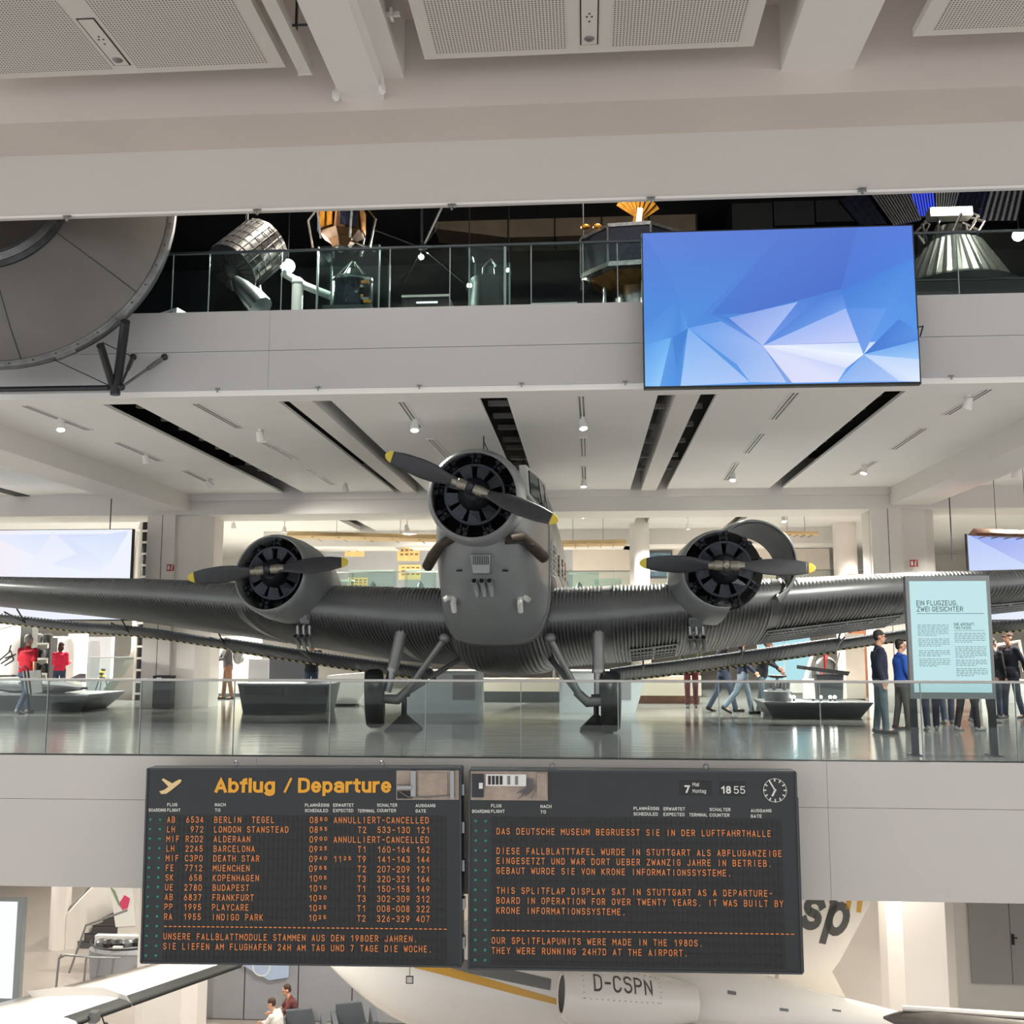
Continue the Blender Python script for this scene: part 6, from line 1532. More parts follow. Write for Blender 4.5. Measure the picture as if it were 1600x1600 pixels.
ribbed(((1460, 284), (1504, 284), (1490, 332), (1462, 334)), 18.6, 'solar_wing', 'pale-striped solar wing next to the blue-lit one', M_SOLAR, 9, M_RIB)
ribbed(((1505, 284), (1548, 284), (1530, 345), (1490, 335)), 18.3, 'solar_wing', 'dark plain solar wing beyond the pale-striped one', M_SOLAR, 5, M_SOLAR)
ribbed(((1550, 282), (1604, 280), (1590, 345), (1532, 345)), 18.1, 'solar_wing', 'darkest solar wing at the edge of view above the spotlight', M_SOLAR, 6, M_DR)
# ribbed conical module below them
c = G(1490, 455, 17.6)
zs = G(1490, 458, 17.6).z - 0.1
t = thing('module_plinth', 'black plinth under the ribbed conical space module', 'plinth', (c.x, 17.6, ZU))
MB().mm((-1.0, -1.0, 0.05), (1.0, 1.0, zs - ZU - 0.03)).build('body', M_BLACKP, t)
MB().mm((-1.02, -1.02, zs - ZU - 0.03), (1.02, 1.02, zs - ZU)).mm((-0.9, -0.9, 0), (0.9, 0.9, 0.05)).build('top', M_STEELD, t)
t = thing('ribbed_module', 'grey ribbed conical space module beside the blue screen', 'space module', (c.x, 17.6, zs))
mb = MB(); N = 72
def cr(r_, z): return [((r_ + (0.02 if k % 2 else 0)) * math.cos(2 * PI * k / N), (r_ + (0.02 if k % 2 else 0)) * math.sin(2 * PI * k / N), z) for k in range(N)]
mb.rings([cr(0.95, 0.12), cr(0.93, 0.2), cr(0.5, 0.95), cr(0.4, 0.98)]).build('ribbed_cone', mat('module_grey', rgb(84, 82, 78), 0.4, 0.6, noise=0.2, nscale=5), t)
MB().lathe([(0.0, 1.05), (0.12, 1.08), (0.14, 0.98)], (0, 0, 0), (0, 0, 1), 40).build('base_ring', M_BLACKP, t, smooth=True)
MB().lathe([(0.98, 0.42), (1.02, 0.42), (1.05, 0.3), (1.25, 0.28), (1.26, 0.0)], (0, 0, 0), (0, 0, 1), 32).build('collar', M_SILV, t, smooth=True)
for k in range(10):
    q = 2 * PI * k / 10; MB().tube([(0.4 * math.cos(q), 0.4 * math.sin(q), 1.0), (0.55 * math.cos(q + 0.3), 0.55 * math.sin(q + 0.3), 1.3), (0.35 * math.cos(q + 0.6), 0.35 * math.sin(q + 0.6), 1.45)], 0.025, 6).build('truss_rod', M_SILV, t)
MB().box((-0.15, -0.4, 1.36), (0.7, 0.25, 0.16)).build('equipment_box', M_RIB, t)

# ------------------------------------------------------------------ middle floor: things behind the aircraft
M_TAN = mat('varnished_ply', rgb(206, 178, 132), 0.5, noise=0.08, nscale=3)
M_WOOD = mat('dark_wood', rgb(120, 74, 46), 0.4, noise=0.2, nscale=4)
M_POST = mat('poster_paper', rgb(232, 204, 140), 0.8, noise=0.08, nscale=5)
M_POSTI = mat('poster_ink', rgb(120, 92, 60), 0.8)
M_PLINTH = mat('plinth_bluewhite', rgb(206, 216, 220), 0.6, noise=0.02)
M_DPLINTH = mat('plinth_darkgrey', rgb(84, 90, 92), 0.55, noise=0.06, nscale=3)
M_PART = mat('partition_beige', rgb(206, 198, 188), 0.8, noise=0.03)
M_PARTG = mat('partition_grey', rgb(150, 152, 156), 0.8, noise=0.03)
M_YELB = mat('caution_yellow', rgb(220, 200, 60), 0.6)
M_TEAL = emit('teal_lit_panel', rgb(176, 222, 230), 0.9)
M_WLIT = emit('white_lit_panel', rgb(240, 242, 244), 0.95)
M_METALG = mat('machine_grey', rgb(120, 122, 124), 0.4, 0.6, noise=0.2, nscale=8)

# rear gallery slab, half a storey up, with its own balustrade
struct(MB().mm((-11, 32.6, 2.45), (9.5, YB, 2.8)), 'floor', M_FASC)
struct(MB().mm((-11, 32.58, 2.4), (9.5, 32.75, 2.82)), 'trim_2', M_FASC)
gx = [-11 + 1.7 * k for k in range(13)]
railing('glass_railing', 'pale green glass balustrade of the raised gallery at the rear', 'railing', 32.8, 2.8, 1.02, gx, M_GLASS, M_STEEL, gx[0])
struct(MB().mm((-11, 40.6, 2.8), (-0.5, 40.8, 5.2)), 'wall_gallery', M_PARTG)
struct(MB().mm((-0.5, 40.6, 2.8), (9.5, 40.8, 5.2)), 'wall_gallery', M_PART)

def poster(px, py, w_, h, Y, label):
    p = at(px, py, Y)
    t = thing('poster', label, 'poster', p)
    MB().mm((-w_ / 2, 0, -h / 2), (w_ / 2, 0.03, h / 2)).build('board', M_POST, t)
    rnd = random.Random(px); mb = MB()
    for k in range(3):
        for j in range(4):
            x = -w_ * 0.36 + j * w_ * 0.22; z = h * 0.3 - k * h * 0.22
            mb.mm((x, -0.004, z - h * 0.06 * rnd.uniform(0.5, 1.2)), (x + w_ * 0.14, 0, z + h * 0.05))
    mb.build('print', M_POSTI, t)
poster(554, 857, 0.8, 0.65, 40.565, 'yellow poster on the rear gallery wall behind the cowled engine')
poster(638, 862, 0.9, 0.75, 40.565, 'yellow poster with rows of figures near the exhaust pipe')
poster(640, 894, 0.9, 0.6, 40.565, 'lower yellow poster beneath the one with rows of figures')
poster(559, 912, 0.8, 0.5, 40.565, 'small yellow poster low beside the green glass')
p = at(1031, 882, 40.54)
t = thing('framed_picture', 'dark framed picture on the rear wall beside the bare engine', 'picture', p)
MB().mm((-0.5, 0, -0.55), (0.5, 0.06, 0.55)).build('frame', M_STEELD, t)
MB().mm((-0.42, -0.005, -0.45), (0.42, 0.0, 0.45)).build('print', mat('picture_blue', rgb(70, 96, 112), 0.4, noise=0.3, nscale=4), t)

def hung_wing(pa, pb, Y, label, m_, chord=0.9, th=0.12, Y2=None):
    a = at(*pa, Y); b = at(*pb, Y2 or Y); o0 = (a + b) / 2
    t = thing('glider_wing', label, 'wing', o0)
    rs = []
    for k in range(13):
        f = k / 12; p = a.lerp(b, f) - o0; c_ = chord * (0.55 + 0.45 * math.sin(PI * min(1, max(0.06, f))) )
        rs.append([p + Vector((0, c_ * (x - 0.3), th * z)) for x, z in ((0, 0), (0.08, 0.42), (0.3, 0.7), (0.6, 0.45), (1, 0.02), (0.6, -0.12), (0.3, -0.3), (0.08, -0.3))])
    MB().rings(rs).build('wing_skin', m_, t, smooth=True)
    for f in (0.3, 0.7):
        p = a.lerp(b, f) - o0; MB().cyl(p, (p.x, p.y, 5.19 - o0.z), 0.006, n=5).build('suspension_wire', M_STEELD, t)
    for k in range(1, 6):
        p = a.lerp(b, k / 6) - o0; MB().mm((p.x - 0.012, -chord * 0.3, p.z - 0.05), (p.x + 0.012, chord * 0.5, p.z - 0.035)).build('rib', M_WOOD, t)
    return t
hung_wing((452, 838), (700, 844), 29.0, 'long varnished glider wing hung above the yellow posters', M_TAN, 1.4, 0.22)
hung_wing((860, 852), (978, 850), 29.5, 'varnished glider wing tip hung beside the fuselage', M_TAN, 1.1, 0.2)
hung_wing((1210, 834), (1278, 835), 28.5, 'thin pale wing hung beside the opened cowling', M_TAN, 0.7, 0.12)
hung_wing((1522, 834), (1640, 838), 21.5, 'dark wooden wing tip hung above the pale blue screen', M_WOOD, 0.8, 0.16)
# glass showcases on the rear gallery
def showcase(px, py, w_, h, Y, label, z0=2.8, dep=0.6, m_=None):
    p = at(px, py, Y)
    t = thing('showcase', label, 'showcase', (p.x, Y, z0))
    MB().mm((-w_ / 2, 0, 0), (w_ / 2, dep, h * 0.45)).build('base', m_ or M_PART, t)
    MB().mm((-w_ / 2, 0, h * 0.45), (w_ / 2, 0.012, h)).mm((-w_ / 2, dep - 0.012, h * 0.45), (w_ / 2, dep, h)).mm((-w_ / 2, 0, h * 0.45), (-w_ / 2 + 0.012, dep, h)).mm((w_ / 2 - 0.012, 0, h * 0.45), (w_ / 2, dep, h)).build('pane', M_CASEG, t)
    MB().mm((-w_ / 2 - 0.01, -0.01, h), (w_ / 2 + 0.01, dep + 0.01, h + 0.03)).build('top', mat('case_top_green', rgb(186, 206, 196), 0.5), t)
    MB().lathe([(0, 0.05), (0.1, 0.12), (0.2, 0.1), (0.3, 0.02), (0.32, 0)], (0, dep / 2, h * 0.45), (0, 0, 1), 14).build('exhibit', M_METALG, t, smooth=True)
showcase(580, 905, 1.5, 1.15, 34.0, 'green-topped showcase on the rear gallery behind the wing root')
showcase(525, 910, 1.0, 0.9, 35.0, 'low green-topped showcase nearer the cowled engine')
showcase(655, 905, 1.0, 1.2, 34.5, 'narrow green-topped showcase next to the fuselage nose')
showcase(905, 905, 1.3, 1.05, 34.2, 'pale green showcase beside the fuselage flank')
showcase(950, 908, 0.9, 0.9, 35.4, 'smaller pale green showcase towards the framed picture')
showcase(1300, 905, 1.7, 0.85, 34.5, 'wide pale showcase beside the opened cowling')
for px, nm in ((1346, 'orange-framed wooden chest at the column edge'), (1488, 'orange wooden cabinet glimpsed between column and pale screen')):
    p = at(px, 900, 30.5)
    t = thing('wooden_cabinet', nm, 'cabinet', (p.x, 30.5, 0))
    MB().mm((-0.35, 0, 0), (0.35, 0.4, 3.55)).build('body', M_WOOD, t)
    for k in range(3): MB().mm((-0.28, -0.01, 2.6 + k * 0.3), (0.28, 0, 2.85 + k * 0.3)).build('door_panel', mat('orange_board', rgb(196, 128, 70), 0.6), t)

# trash bin at the column
b = Vector((at(252, 1075, 24.0).x, 24.0, 0))
t = thing('waste_bin', 'black waste bin with a small white symbol against the column', 'bin', b)
MB().mm((-0.21, 0, 0.02), (0.21, 0.32, 0.62)).build('body', mat('bin_grey', rgb(52, 56, 60), 0.5), t, bevel=0.01)
MB().mm((-0.215, -0.01, 0.63), (0.215, 0.33, 0.79)).build('lid', M_BLACKP, t, bevel=0.01)
MB().mm((-0.12, -0.014, 0.66), (-0.0, -0.01, 0.75)).build('symbol_plate', M_SIGNW, t)
MB().mm((-0.09, -0.018, 0.67), (-0.05, -0.014, 0.72)).build('symbol', M_BLACKP, t)

def trough(px0, px1, py, Y, h, dep, label, m_, over=0.18, name='display_plinth'):
    a = at(px0, py, Y); c = at(px1, py, Y); w_ = c.x - a.x
    t = thing(name, label, 'plinth', ((a.x + c.x) / 2, Y, 0))
    w2 = w_ / 2
    MB().hexa([(-w2 + over, 0, 0), (w2 - over, 0, 0), (w2 - over, dep, 0), (-w2 + over, dep, 0), (-w2, -over, h), (w2, -over, h), (w2, dep + over, h), (-w2, dep + over, h)]).build('body', m_, t)
    MB().hexa([(-w2 - 0.01, -over - 0.01, h), (w2 + 0.01, -over - 0.01, h), (w2 + 0.01, dep + over, h), (-w2 - 0.01, dep + over, h), (-w2 - 0.01, -over - 0.01, h + 0.03), (w2 + 0.01, -over - 0.01, h + 0.03), (w2 + 0.01, dep + over, h + 0.03), (-w2 - 0.01, dep + over, h + 0.03)]).build('rim', M_METALG, t)
    return t, w_
# grey counter behind the wheel
t, w_ = trough(373, 516, 1100, 23.2, 0.62, 0.8, 'dark grey display counter with sloped sides behind the glass', M_DPLINTH, 0.1)
for k in range(2): MB().mm((-0.9 + k * 1.0, -0.12, 0.40), (-0.02 + k * 1.0, -0.08, 0.58)).build('label_panel', M_BLACKP, t)
# trough with aircraft model at the far side
t, w_ = trough(-40, 146, 1106, 23.3, 0.36, 1.3, 'long dark trough plinth under the grey aircraft model', M_DPLINTH, 0.3)
tp = Vector(t.location)
t = thing('aircraft_model', 'grey swept aircraft model lying on the dark trough', 'model', tp + Vector((-0.2, 0.5, 0.39)))
MB().lathe([(0, 0.01), (0.3, 0.14), (1.0, 0.2), (2.0, 0.16), (2.6, 0.05), (2.62, 0)], (-1.5, 0, 0.22), (1, 0, -0.04), 20).build('fuselage', M_METALG, t, smooth=True)
MB().prism([(-0.6, -0.1, 0.22), (1.5, -0.9, 0.12), (1.6, -0.75, 0.12), (0.5, 0, 0.22)], (0, 0, 0.05)).build('wing', M_METALG, t)
MB().prism([(0.7, 0, 0.3), (1.0, 0, 0.45), (1.15, 0, 0.45), (1.15, 0, 0.25)], (0, 0.04, 0)).build('fin', M_METALG, t)
MB().mm((-0.3, -0.1, 0), (0.4, 0.1, 0.1)).build('rest', M_BLACKP, t)
# partitions and boards on that side
for px0, px1, pyt, Y, nm, m_ in ((72, 92, 994, 29.0, 'narrow beige partition next to the dark shelf', M_PART), (104, 130, 990, 28.6, 'tall beige pillar panel behind the red-jacketed woman', M_COLUMN), (130, 172, 995, 29.2, 'grey beige partition behind the tilted sign', M_PARTG), (92, 104, 994, 29.4, 'dark beige gap panel behind the red-jacketed woman', M_PARTG),
                                 (388, 420, 1030, 27.5, 'grey beige box partition behind the grey counter', M_PARTG), (1374, 1412, 990, 25.0 + 1.9, 'beige partition behind the man in the navy sweater', M_PART), (1322, 1352, 990, 29.0, 'pale partition behind the lectern', M_PART)):
    a = at(px0, 1050, Y); c = at(px1, 1050, Y); z = at((px0 + px1) / 2, pyt, Y).z
    t = thing('partition', nm, 'partition', ((a.x + c.x) / 2, Y, 0)); w_ = c.x - a.x
    MB().mm((-w_ / 2, 0, 0.05), (w_ / 2, 0.2, max(z, 0.8))).build('panel', m_, t)
    MB().mm((-w_ / 2 + 0.02, 0.02, 0), (w_ / 2 - 0.02, 0.18, 0.05)).build('plinth_strip', M_DPLINTH, t)
p = at(14, 1020, 27.0)
t = thing('drawing_board', 'white wall board with a dark line drawing behind the red-shirted man', 'board', (p.x, 27.0, 0))
MB().hexa([(-1.0, 0, 0.7), (0.3, 0, 0.7), (0.3, 0.05, 0.7), (-1.0, 0.05, 0.7), (-1.0, 0, 1.75), (0.3, 0, 2.05), (0.3, 0.05, 2.05), (-1.0, 0.05, 1.75)]).build('board', M_WHITEP, t)
MB().hexa([(-1.0, 0, 1.78), (0.45, 0, 2.1), (0.45, 0.05, 2.1), (-1.0, 0.05, 1.78), (-1.0, 0, 2.5), (0.45, 0, 2.5), (0.45, 0.05, 2.5), (-1.0, 0.05, 2.5)]).build('blue_board', M_PARTG, t)
mb = MB()
for a, c in (((-0.35, 1.0), (0.05, 1.35)), ((0.05, 1.35), (0.15, 1.1)), ((0.15, 1.1), (-0.1, 0.95)), ((-0.1, 1.15), (0.2, 1.25)), ((-0.2, 1.0), (0.1, 1.2)), ((0.0, 1.3), (0.05, 1.5))): mb.tube([(a[0], -0.01, a[1]), (c[0], -0.01, c[1])], 0.018, 5)
mb.build('line_drawing', M_STEELD, t)
MB().mm((0.32, 0, 0), (0.62, 0.3, 2.4)).build('dark_post', mat('dark_olive', rgb(74, 76, 72), 0.7), t)
MB().mm((-0.9, 0.01, 0), (-0.8, 0.04, 0.7)).mm((0.1, 0.01, 0), (0.2, 0.04, 0.7)).build('leg', M_STEELD, t)
p = at(60, 1030, 28.0)
t = thing('machine_rack', 'black shelf rack holding engine parts behind the red-shirted man', 'rack', (p.x, 28.0, 0))
for k in range(4): MB().mm((-0.3, 0, 0.25 + k * 0.42), (0.3, 0.4, 0.30 + k * 0.42)).build('shelf', M_WHITEP, t)
for x in (-0.3, 0.3): MB().mm((x - 0.02, 0, 0), (x + 0.02, 0.4, 1.7)).build('upright', M_BLACKP, t)
for k in range(4):
    for j in range(2): MB().lathe([(0, 0.0), (0, 0.11), (0.22, 0.13), (0.26, 0.06), (0.27, 0)], (-0.14 + j * 0.28, 0.2, 0.30 + k * 0.42), (0, 0, 1), 12).build('engine_part', M_BLACKP if (k + j) % 3 else M_METALG, t, smooth=True)
b = atz(135, 1088, 0)
t = thing('tilted_sign', 'white A-shaped sign board leaning on two legs', 'sign', b)
MB().hexa([(-0.38, -0.3, 0.25), (0.12, -0.3, 0.25), (0.12, -0.26, 0.25), (-0.38, -0.26, 0.25), (0.0, 0.1, 1.12), (0.5, 0.1, 1.12), (0.5, 0.14, 1.12), (0.0, 0.14, 1.12)]).build('board', M_WHITEP, t)
MB().tube([(-0.4, -0.3, 0), (0.5, 0.12, 1.14)], 0.02, 6).tube([(0.1, -0.3, 0), (0.5, 0.12, 1.14)], 0.02, 6).tube([(0.5, 0.14, 1.12), (0.75, 0.5, 0)], 0.02, 6).tube([(0.0, 0.14, 1.12), (0.3, 0.5, 0)], 0.02, 6).build('leg', M_STEELD, t)
b = atz(158, 1090, 0)
t = thing('caution_stand', 'tripod wrapped in black and yellow tape beside the tilted sign', 'barrier', b)
for q in ((-0.25, 0, 0), (0.25, 0.1, 0), (0.05, -0.25, 0)): MB().tube([q, (0, 0, 0.75)], 0.015, 6).build('leg', M_STEELD, t)
for k in range(5): MB().ball((0.03 * math.sin(k * 2), 0, 0.55 + k * 0.06), (0.08, 0.05, 0.04), 8, 6).build('tape', M_YELB if k % 2 else M_BLACKP, t)
# stair wedge and glass screen
p = at(190, 1060, 28.0)
t = thing('stair_wedge', 'beige sloping stair side with a glass screen before it', 'stair', (p.x, 28.0, 0))
MB().prism([(-0.7, 0, 0.0), (0.85, 0, 0.0), (0.85, 0, 2.1), (0.4, 0, 1.5)], (0, 0.3, 0)).build('side_panel', M_PART, t)
MB().prism([(-0.9, -0.05, 0.1), (-0.3, -0.05, 0.1), (0.4, -0.05, 1.15), (-0.9, -0.05, 1.15)], (0, 0.02, 0)).build('glass_screen', M_CASEG, t)
MB().tube([(-0.9, -0.04, 1.16), (0.85, -0.04, 1.16)], 0.02, 6).build('rail', M_STEEL, t)
p = at(222, 940, 27.6)
t = thing('lattice_mast', 'tall white lattice mast rising beside the column', 'mast', (p.x, 27.6, 0))
for x in (-0.13, 0.13): MB().mm((x - 0.03, 0, 0), (x + 0.03, 0.06, 5.2)).build('chord', M_WHITEP, t)
for k in range(16): MB().mm((-0.13, 0.01, 0.15 + k * 0.32), (0.13, 0.05, 0.21 + k * 0.32)).build('rung', M_WHITEP, t)
MB().mm((-0.12, 0.1, 0), (0.12, 0.12, 5.2)).build('back_sheet', M_BLACKP, t)
# pale shelves behind the walker with the backpack
p = at(395, 1045, 29.5)
t = thing('white_cabinet', 'white display cabinet behind the walker with a backpack', 'cabinet', (p.x - 0.5, 29.5, 0))
MB().mm((-0.5, 0, 0.1), (0.6, 0.5, 1.75)).build('body', M_WHITEP, t)
for k in range(3): MB().mm((-0.45 + 0.36 * k, -0.01, 0.2), (-0.14 + 0.36 * k, 0, 1.6)).build('door', mat('cream_panel', rgb(236, 226, 206), 0.6), t)
MB().mm((-0.5, 0.02, 0), (0.6, 0.48, 0.1)).build('kick_strip', M_DPLINTH, t)
p = at(450, 1050, 26.5)
t = thing('dark_screen_wall', 'dark grey low screen wall behind the grey counter', 'screen wall', (p.x, 26.5, 0))
MB().mm((-0.5, 0, 0), (0.5, 0.15, 1.15)).build('panel', mat('screen_wall_grey', rgb(74, 76, 82), 0.7), t)
MB().mm((-0.52, -0.01, 1.15), (0.52, 0.16, 1.19)).build('cap', M_STEELD, t)
p = at(540, 1065, 25.5)
t = thing('white_wing_plinth', 'white boat-shaped plinth behind the grey counter', 'plinth', (p.x, 25.5, 0))
MB().hexa([(-0.4, 0, 0.06), (0.3, 0, 0.06), (0.3, 0.5, 0.06), (-0.4, 0.5, 0.06), (-0.45, -0.1, 0.75), (0.75, -0.1, 0.85), (0.75, 0.6, 0.85), (-0.45, 0.6, 0.75)]).build('body', M_WHITEP, t)
MB().mm((-0.35, 0.02, 0), (0.25, 0.45, 0.06)).build('foot', M_DPLINTH, t)
# the two bluish boxes under the belly
for px0, px1, nm, sl in ((636, 748, 'pale bluish box plinth behind the angled wheel', 0.0), (874, 992, 'pale bluish box plinth behind the wheel seen edge on', 0.3)):
    a = atz(px0, 1114, 0); c = atz(px1, 1114, 0)
    t = thing('box_plinth', nm, 'plinth', ((a.x + c.x) / 2, a.y, 0)); w_ = c.x - a.x
    MB().hexa([(-w_ / 2, 0, 0), (w_ / 2, 0, 0), (w_ / 2 , 1.2, 0), (-w_ / 2, 1.2, 0), (-w_ / 2, 0, 0.92), (w_ / 2 + sl, 0, 0.92), (w_ / 2 + sl, 1.2, 0.92), (-w_ / 2, 1.2, 0.92)]).build('body', M_PLINTH, t)
    MB().mm((-w_ / 2 - 0.01, -0.01, 0.92), (w_ / 2 + sl + 0.01, 1.21, 0.94)).build('top', M_WHITEP, t)
    MB().mm((w_ * 0.14, -0.006, 0.3), (w_ * 0.45, 0, 0.85)).build('label_panel', M_PARTG, t)
p = at(815, 1068, 27.5)
t = thing('white_bench', 'long cream bench seen under the fuselage', 'bench', (p.x, 27.5, 0))
MB().mm((-1.1, 0, 0.28), (1.1, 0.5, 0.62)).build('seat_block', mat('cream_panel', rgb(236, 226, 206), 0.6), t)
MB().mm((-1.0, 0.05, 0), (1.0, 0.45, 0.28)).build('base', M_DPLINTH, t)
p = at(1035, 1062, 27.2)
t = thing('white_bench', 'long cream bench behind the walker in maroon trousers', 'bench', (p.x, 27.2, 0))
MB().mm((-0.9, 0, 0.2), (1.0, 0.5, 0.7)).build('seat_block', mat('cream_panel', rgb(236, 226, 206), 0.6), t)
MB().mm((-0.85, 0.05, 0), (0.95, 0.45, 0.2)).build('base', M_WOOD, t)
# lit display trough on the other side
t, w_ = trough(1192, 1360, 1108, 22.4, 0.30, 1.0, 'dark trough plinth with small lights near the lectern', M_DPLINTH, 0.2)
tp = Vector(t.location)
for k, px in enumerate((1240, 1270, 1282, 1297, 1304)):
    p = at(px, 1083, 22.7)
    s_ = thing('spot_bulb', 'tiny bright lamp on the dark trough, ' + ('first', 'second', 'third', 'fourth', 'last')[k] + ' from the engine exhibit', 'lamp', (p.x, 22.7, 0.33))
    MB().cyl((0, 0, 0), (0, 0, 0.06), 0.02, n=8).build('socket', M_BLACKP, s_)
    MB().ball((0, 0, 0.085), 0.035).build('bulb', emit('bulb_light', (1, 0.95, 0.85, 1), 30), s_, smooth=True)
p = at(1215, 1080, 22.8)
t = thing('engine_exhibit', 'small engine with a black seat-shaped top on the dark trough', 'engine', (p.x, 22.8, 0.33))
MB().lathe([(0, 0.28), (0.2, 0.3), (0.25, 0.22), (0.26, 0)], (0, 0, 0), (0, 0, 1), 20).build('block', M_METALG, t, smooth=True)
MB().cyl((0, 0, 0.25), (0, 0, 0.5), 0.03).build('stem', M_STEEL, t); MB().lathe([(0, 0.1), (0.03, 0.2), (0.06, 0.2), (0.07, 0)], (0, 0, 0.48), (0, 0, 1), 18).build('top_plate', M_BLACKP, t, smooth=True)
for k in range(6): q = k * PI / 3; MB().cyl((0.2 * math.cos(q), 0.2 * math.sin(q), 0.2), (0.24 * math.cos(q), 0.24 * math.sin(q), 0.42), 0.05, 0.04, 10).build('cylinder', M_METALG, t, smooth=True)
p = at(1304, 1060, 22.9)
t = thing('lectern', 'dark slanted lectern with a red rod on the trough plinth', 'lectern', (p.x, 23.75, 0))
MB().hexa([(-0.15, 0, 0), (0.35, 0, 0), (0.35, 0.3, 0), (-0.15, 0.3, 0), (-0.2, 0, 0.85), (0.4, 0, 0.85), (0.4, 0.3, 0.85), (-0.2, 0.3, 0.85)]).build('body', M_DPLINTH, t)
MB().hexa([(-0.55, -0.2, 0.98), (0.45, -0.2, 0.84), (0.45, 0.4, 0.84), (-0.55, 0.4, 0.98), (-0.55, -0.2, 1.06), (0.5, -0.2, 0.93), (0.5, 0.4, 0.93), (-0.55, 0.4, 1.06)]).build('top', M_BLACKP, t)
MB().cyl((0.02, 0.1, 0.95), (0.02, 0.1, 1.5), 0.025).build('red_rod', M_RED, t)
for px, nm, m_ in ((1205, 'teal lit panel behind the group in jeans', M_TEAL), (1246, 'second teal lit panel nearer the lectern', M_TEAL)):
    p = at(px, 1030, 29.0)
    t = thing('lit_panel', nm, 'lit panel', (p.x, 29.0, 0))
    MB().mm((-0.36, 0, 0.2), (0.36, 0.05, 2.2)).build('casing', M_WHITEP, t)
    MB().mm((-0.34, -0.008, 0.55), (0.34, 0, 2.15)).build('lit_face', m_, t)
    MB().mm((-0.36, 0.0, 0), (-0.3, 0.05, 0.2)).mm((0.3, 0.0, 0), (0.36, 0.05, 0.2)).build('foot', M_STEELD, t)
for px, nm in ((1290, 'white machine with rods behind the lectern'), (1575, 'white machine with curved frame at the edge of view')):
    p = at(px, 1040, 28.0)
    t = thing('machine_exhibit', nm, 'machine', (p.x, 28.0, 0))
    MB().mm((-0.5, 0, 0), (0.5, 0.6, 0.6)).build('bed', M_WHITEP, t)
    MB().tube([(-0.5, 0.2, 0.6), (-0.2, 0.2, 1.5), (0.4, 0.2, 1.6), (0.5, 0.2, 0.8)], 0.05, 8).build('frame', M_WHITEP, t, smooth=True)
    MB().lathe([(0, 0.25), (0.1, 0.3), (0.2, 0.25), (0.21, 0)], (0.1, 0.3, 0.9), (0, 1, 0), 18).build('drum', M_METALG, t, smooth=True)
    for k in range(3): MB().tube([(-0.4 + 0.3 * k, 0.1, 0.6), (-0.2 + 0.3 * k, 0.1, 1.3)], 0.02, 6).build('rod', M_RED if k == 1 else M_STEEL, t)

# ------------------------------------------------------------------ ground floor hall
M_JET = mat('jet_white', rgb(236, 232, 226), 0.25, noise=0.01, spec=0.6)
M_JETG = mat('jet_grey_stripe', rgb(120, 122, 122), 0.3)
M_JETY = mat('jet_gold_stripe', rgb(214, 164, 62), 0.35)
M_JETD = mat('jet_dark', rgb(86, 86, 82), 0.4)
M_CHAIR = mat('chair_grey', rgb(84, 88, 94), 0.8, noise=0.05)
def low(px, py, Y): return at(px, py, Y)
# white business jet: nose to the near left, tail fin to the right, seen from above
JY = 19.5
jn = at(560, 1512, 21.0); jt = at(1400, 1600, 19.6)
root = thing('white_jet', 'white twin jet with gold and grey stripes parked below the boards', 'aircraft', (jn.x, jn.y, ZG))
o0 = Vector(root.location)
n0 = jn - o0; t0 = jt - o0; ax = (t0 - n0); LJ = ax.length; axn = ax.normalized()
sd = Vector((axn.y, -axn.x, 0)).normalized()      # towards the viewer
if sd.y > 0: sd = -sd
upj = sd.cross(axn); upj = upj if upj.z > 0 else -upj
JR = [(-0.06, 0.02), (0.0, 0.40), (0.07, 0.75), (0.16, 1.0), (0.3, 1.1), (0.5, 1.0), (0.7, 0.75), (0.85, 0.45), (1.0, 0.22), (1.08, 0.08)]
def jp(f, a, k=1.0, lift=0.0):
    r_ = sm(JR, f) * k
    return n0 + ax * f + sd * (math.cos(a) * r_) + upj * (math.sin(a) * r_ + lift)
rs = [[jp(f, 2 * PI * k / 36) for k in range(36)] for f in [-0.06 + 1.14 * i / 40 for i in range(41)]]
MB().rings(rs).build('fuselage', M_JET, root, smooth='all')
def stripe(f0, f1, a0f, a1f, name, m_, n=30):
    mb = MB(); rr_ = []
    for i in range(n + 1):
        f = f0 + (f1 - f0) * i / n; q = i / n
        rr_.append([jp(f, R(a0f(q)) * (1 - j / 4) + R(a1f(q)) * j / 4, 1.006) for j in range(5)])
    mb.rings(rr_, cap=False, closed=False).build(name, m_, root, smooth='all', fix=False)
stripe(0.03, 0.40, lambda q: 34 - q * 18, lambda q: 48 - q * 22, 'grey_stripe', M_JETG)
stripe(0.14, 0.44, lambda q: 24 - q * 22, lambda q: 33 - q * 26, 'gold_stripe', M_JETY)
for k in range(4):
    f = 0.62 + 0.09 * k
    MB().poly([jp(f + du, R(20 + 14 * (k % 2) + dv), 1.008) for du, dv in ((0, 0), (0.015, 0), (0.015, 5), (0, 5))]).build('hatch', M_JETG, root, fix=False)
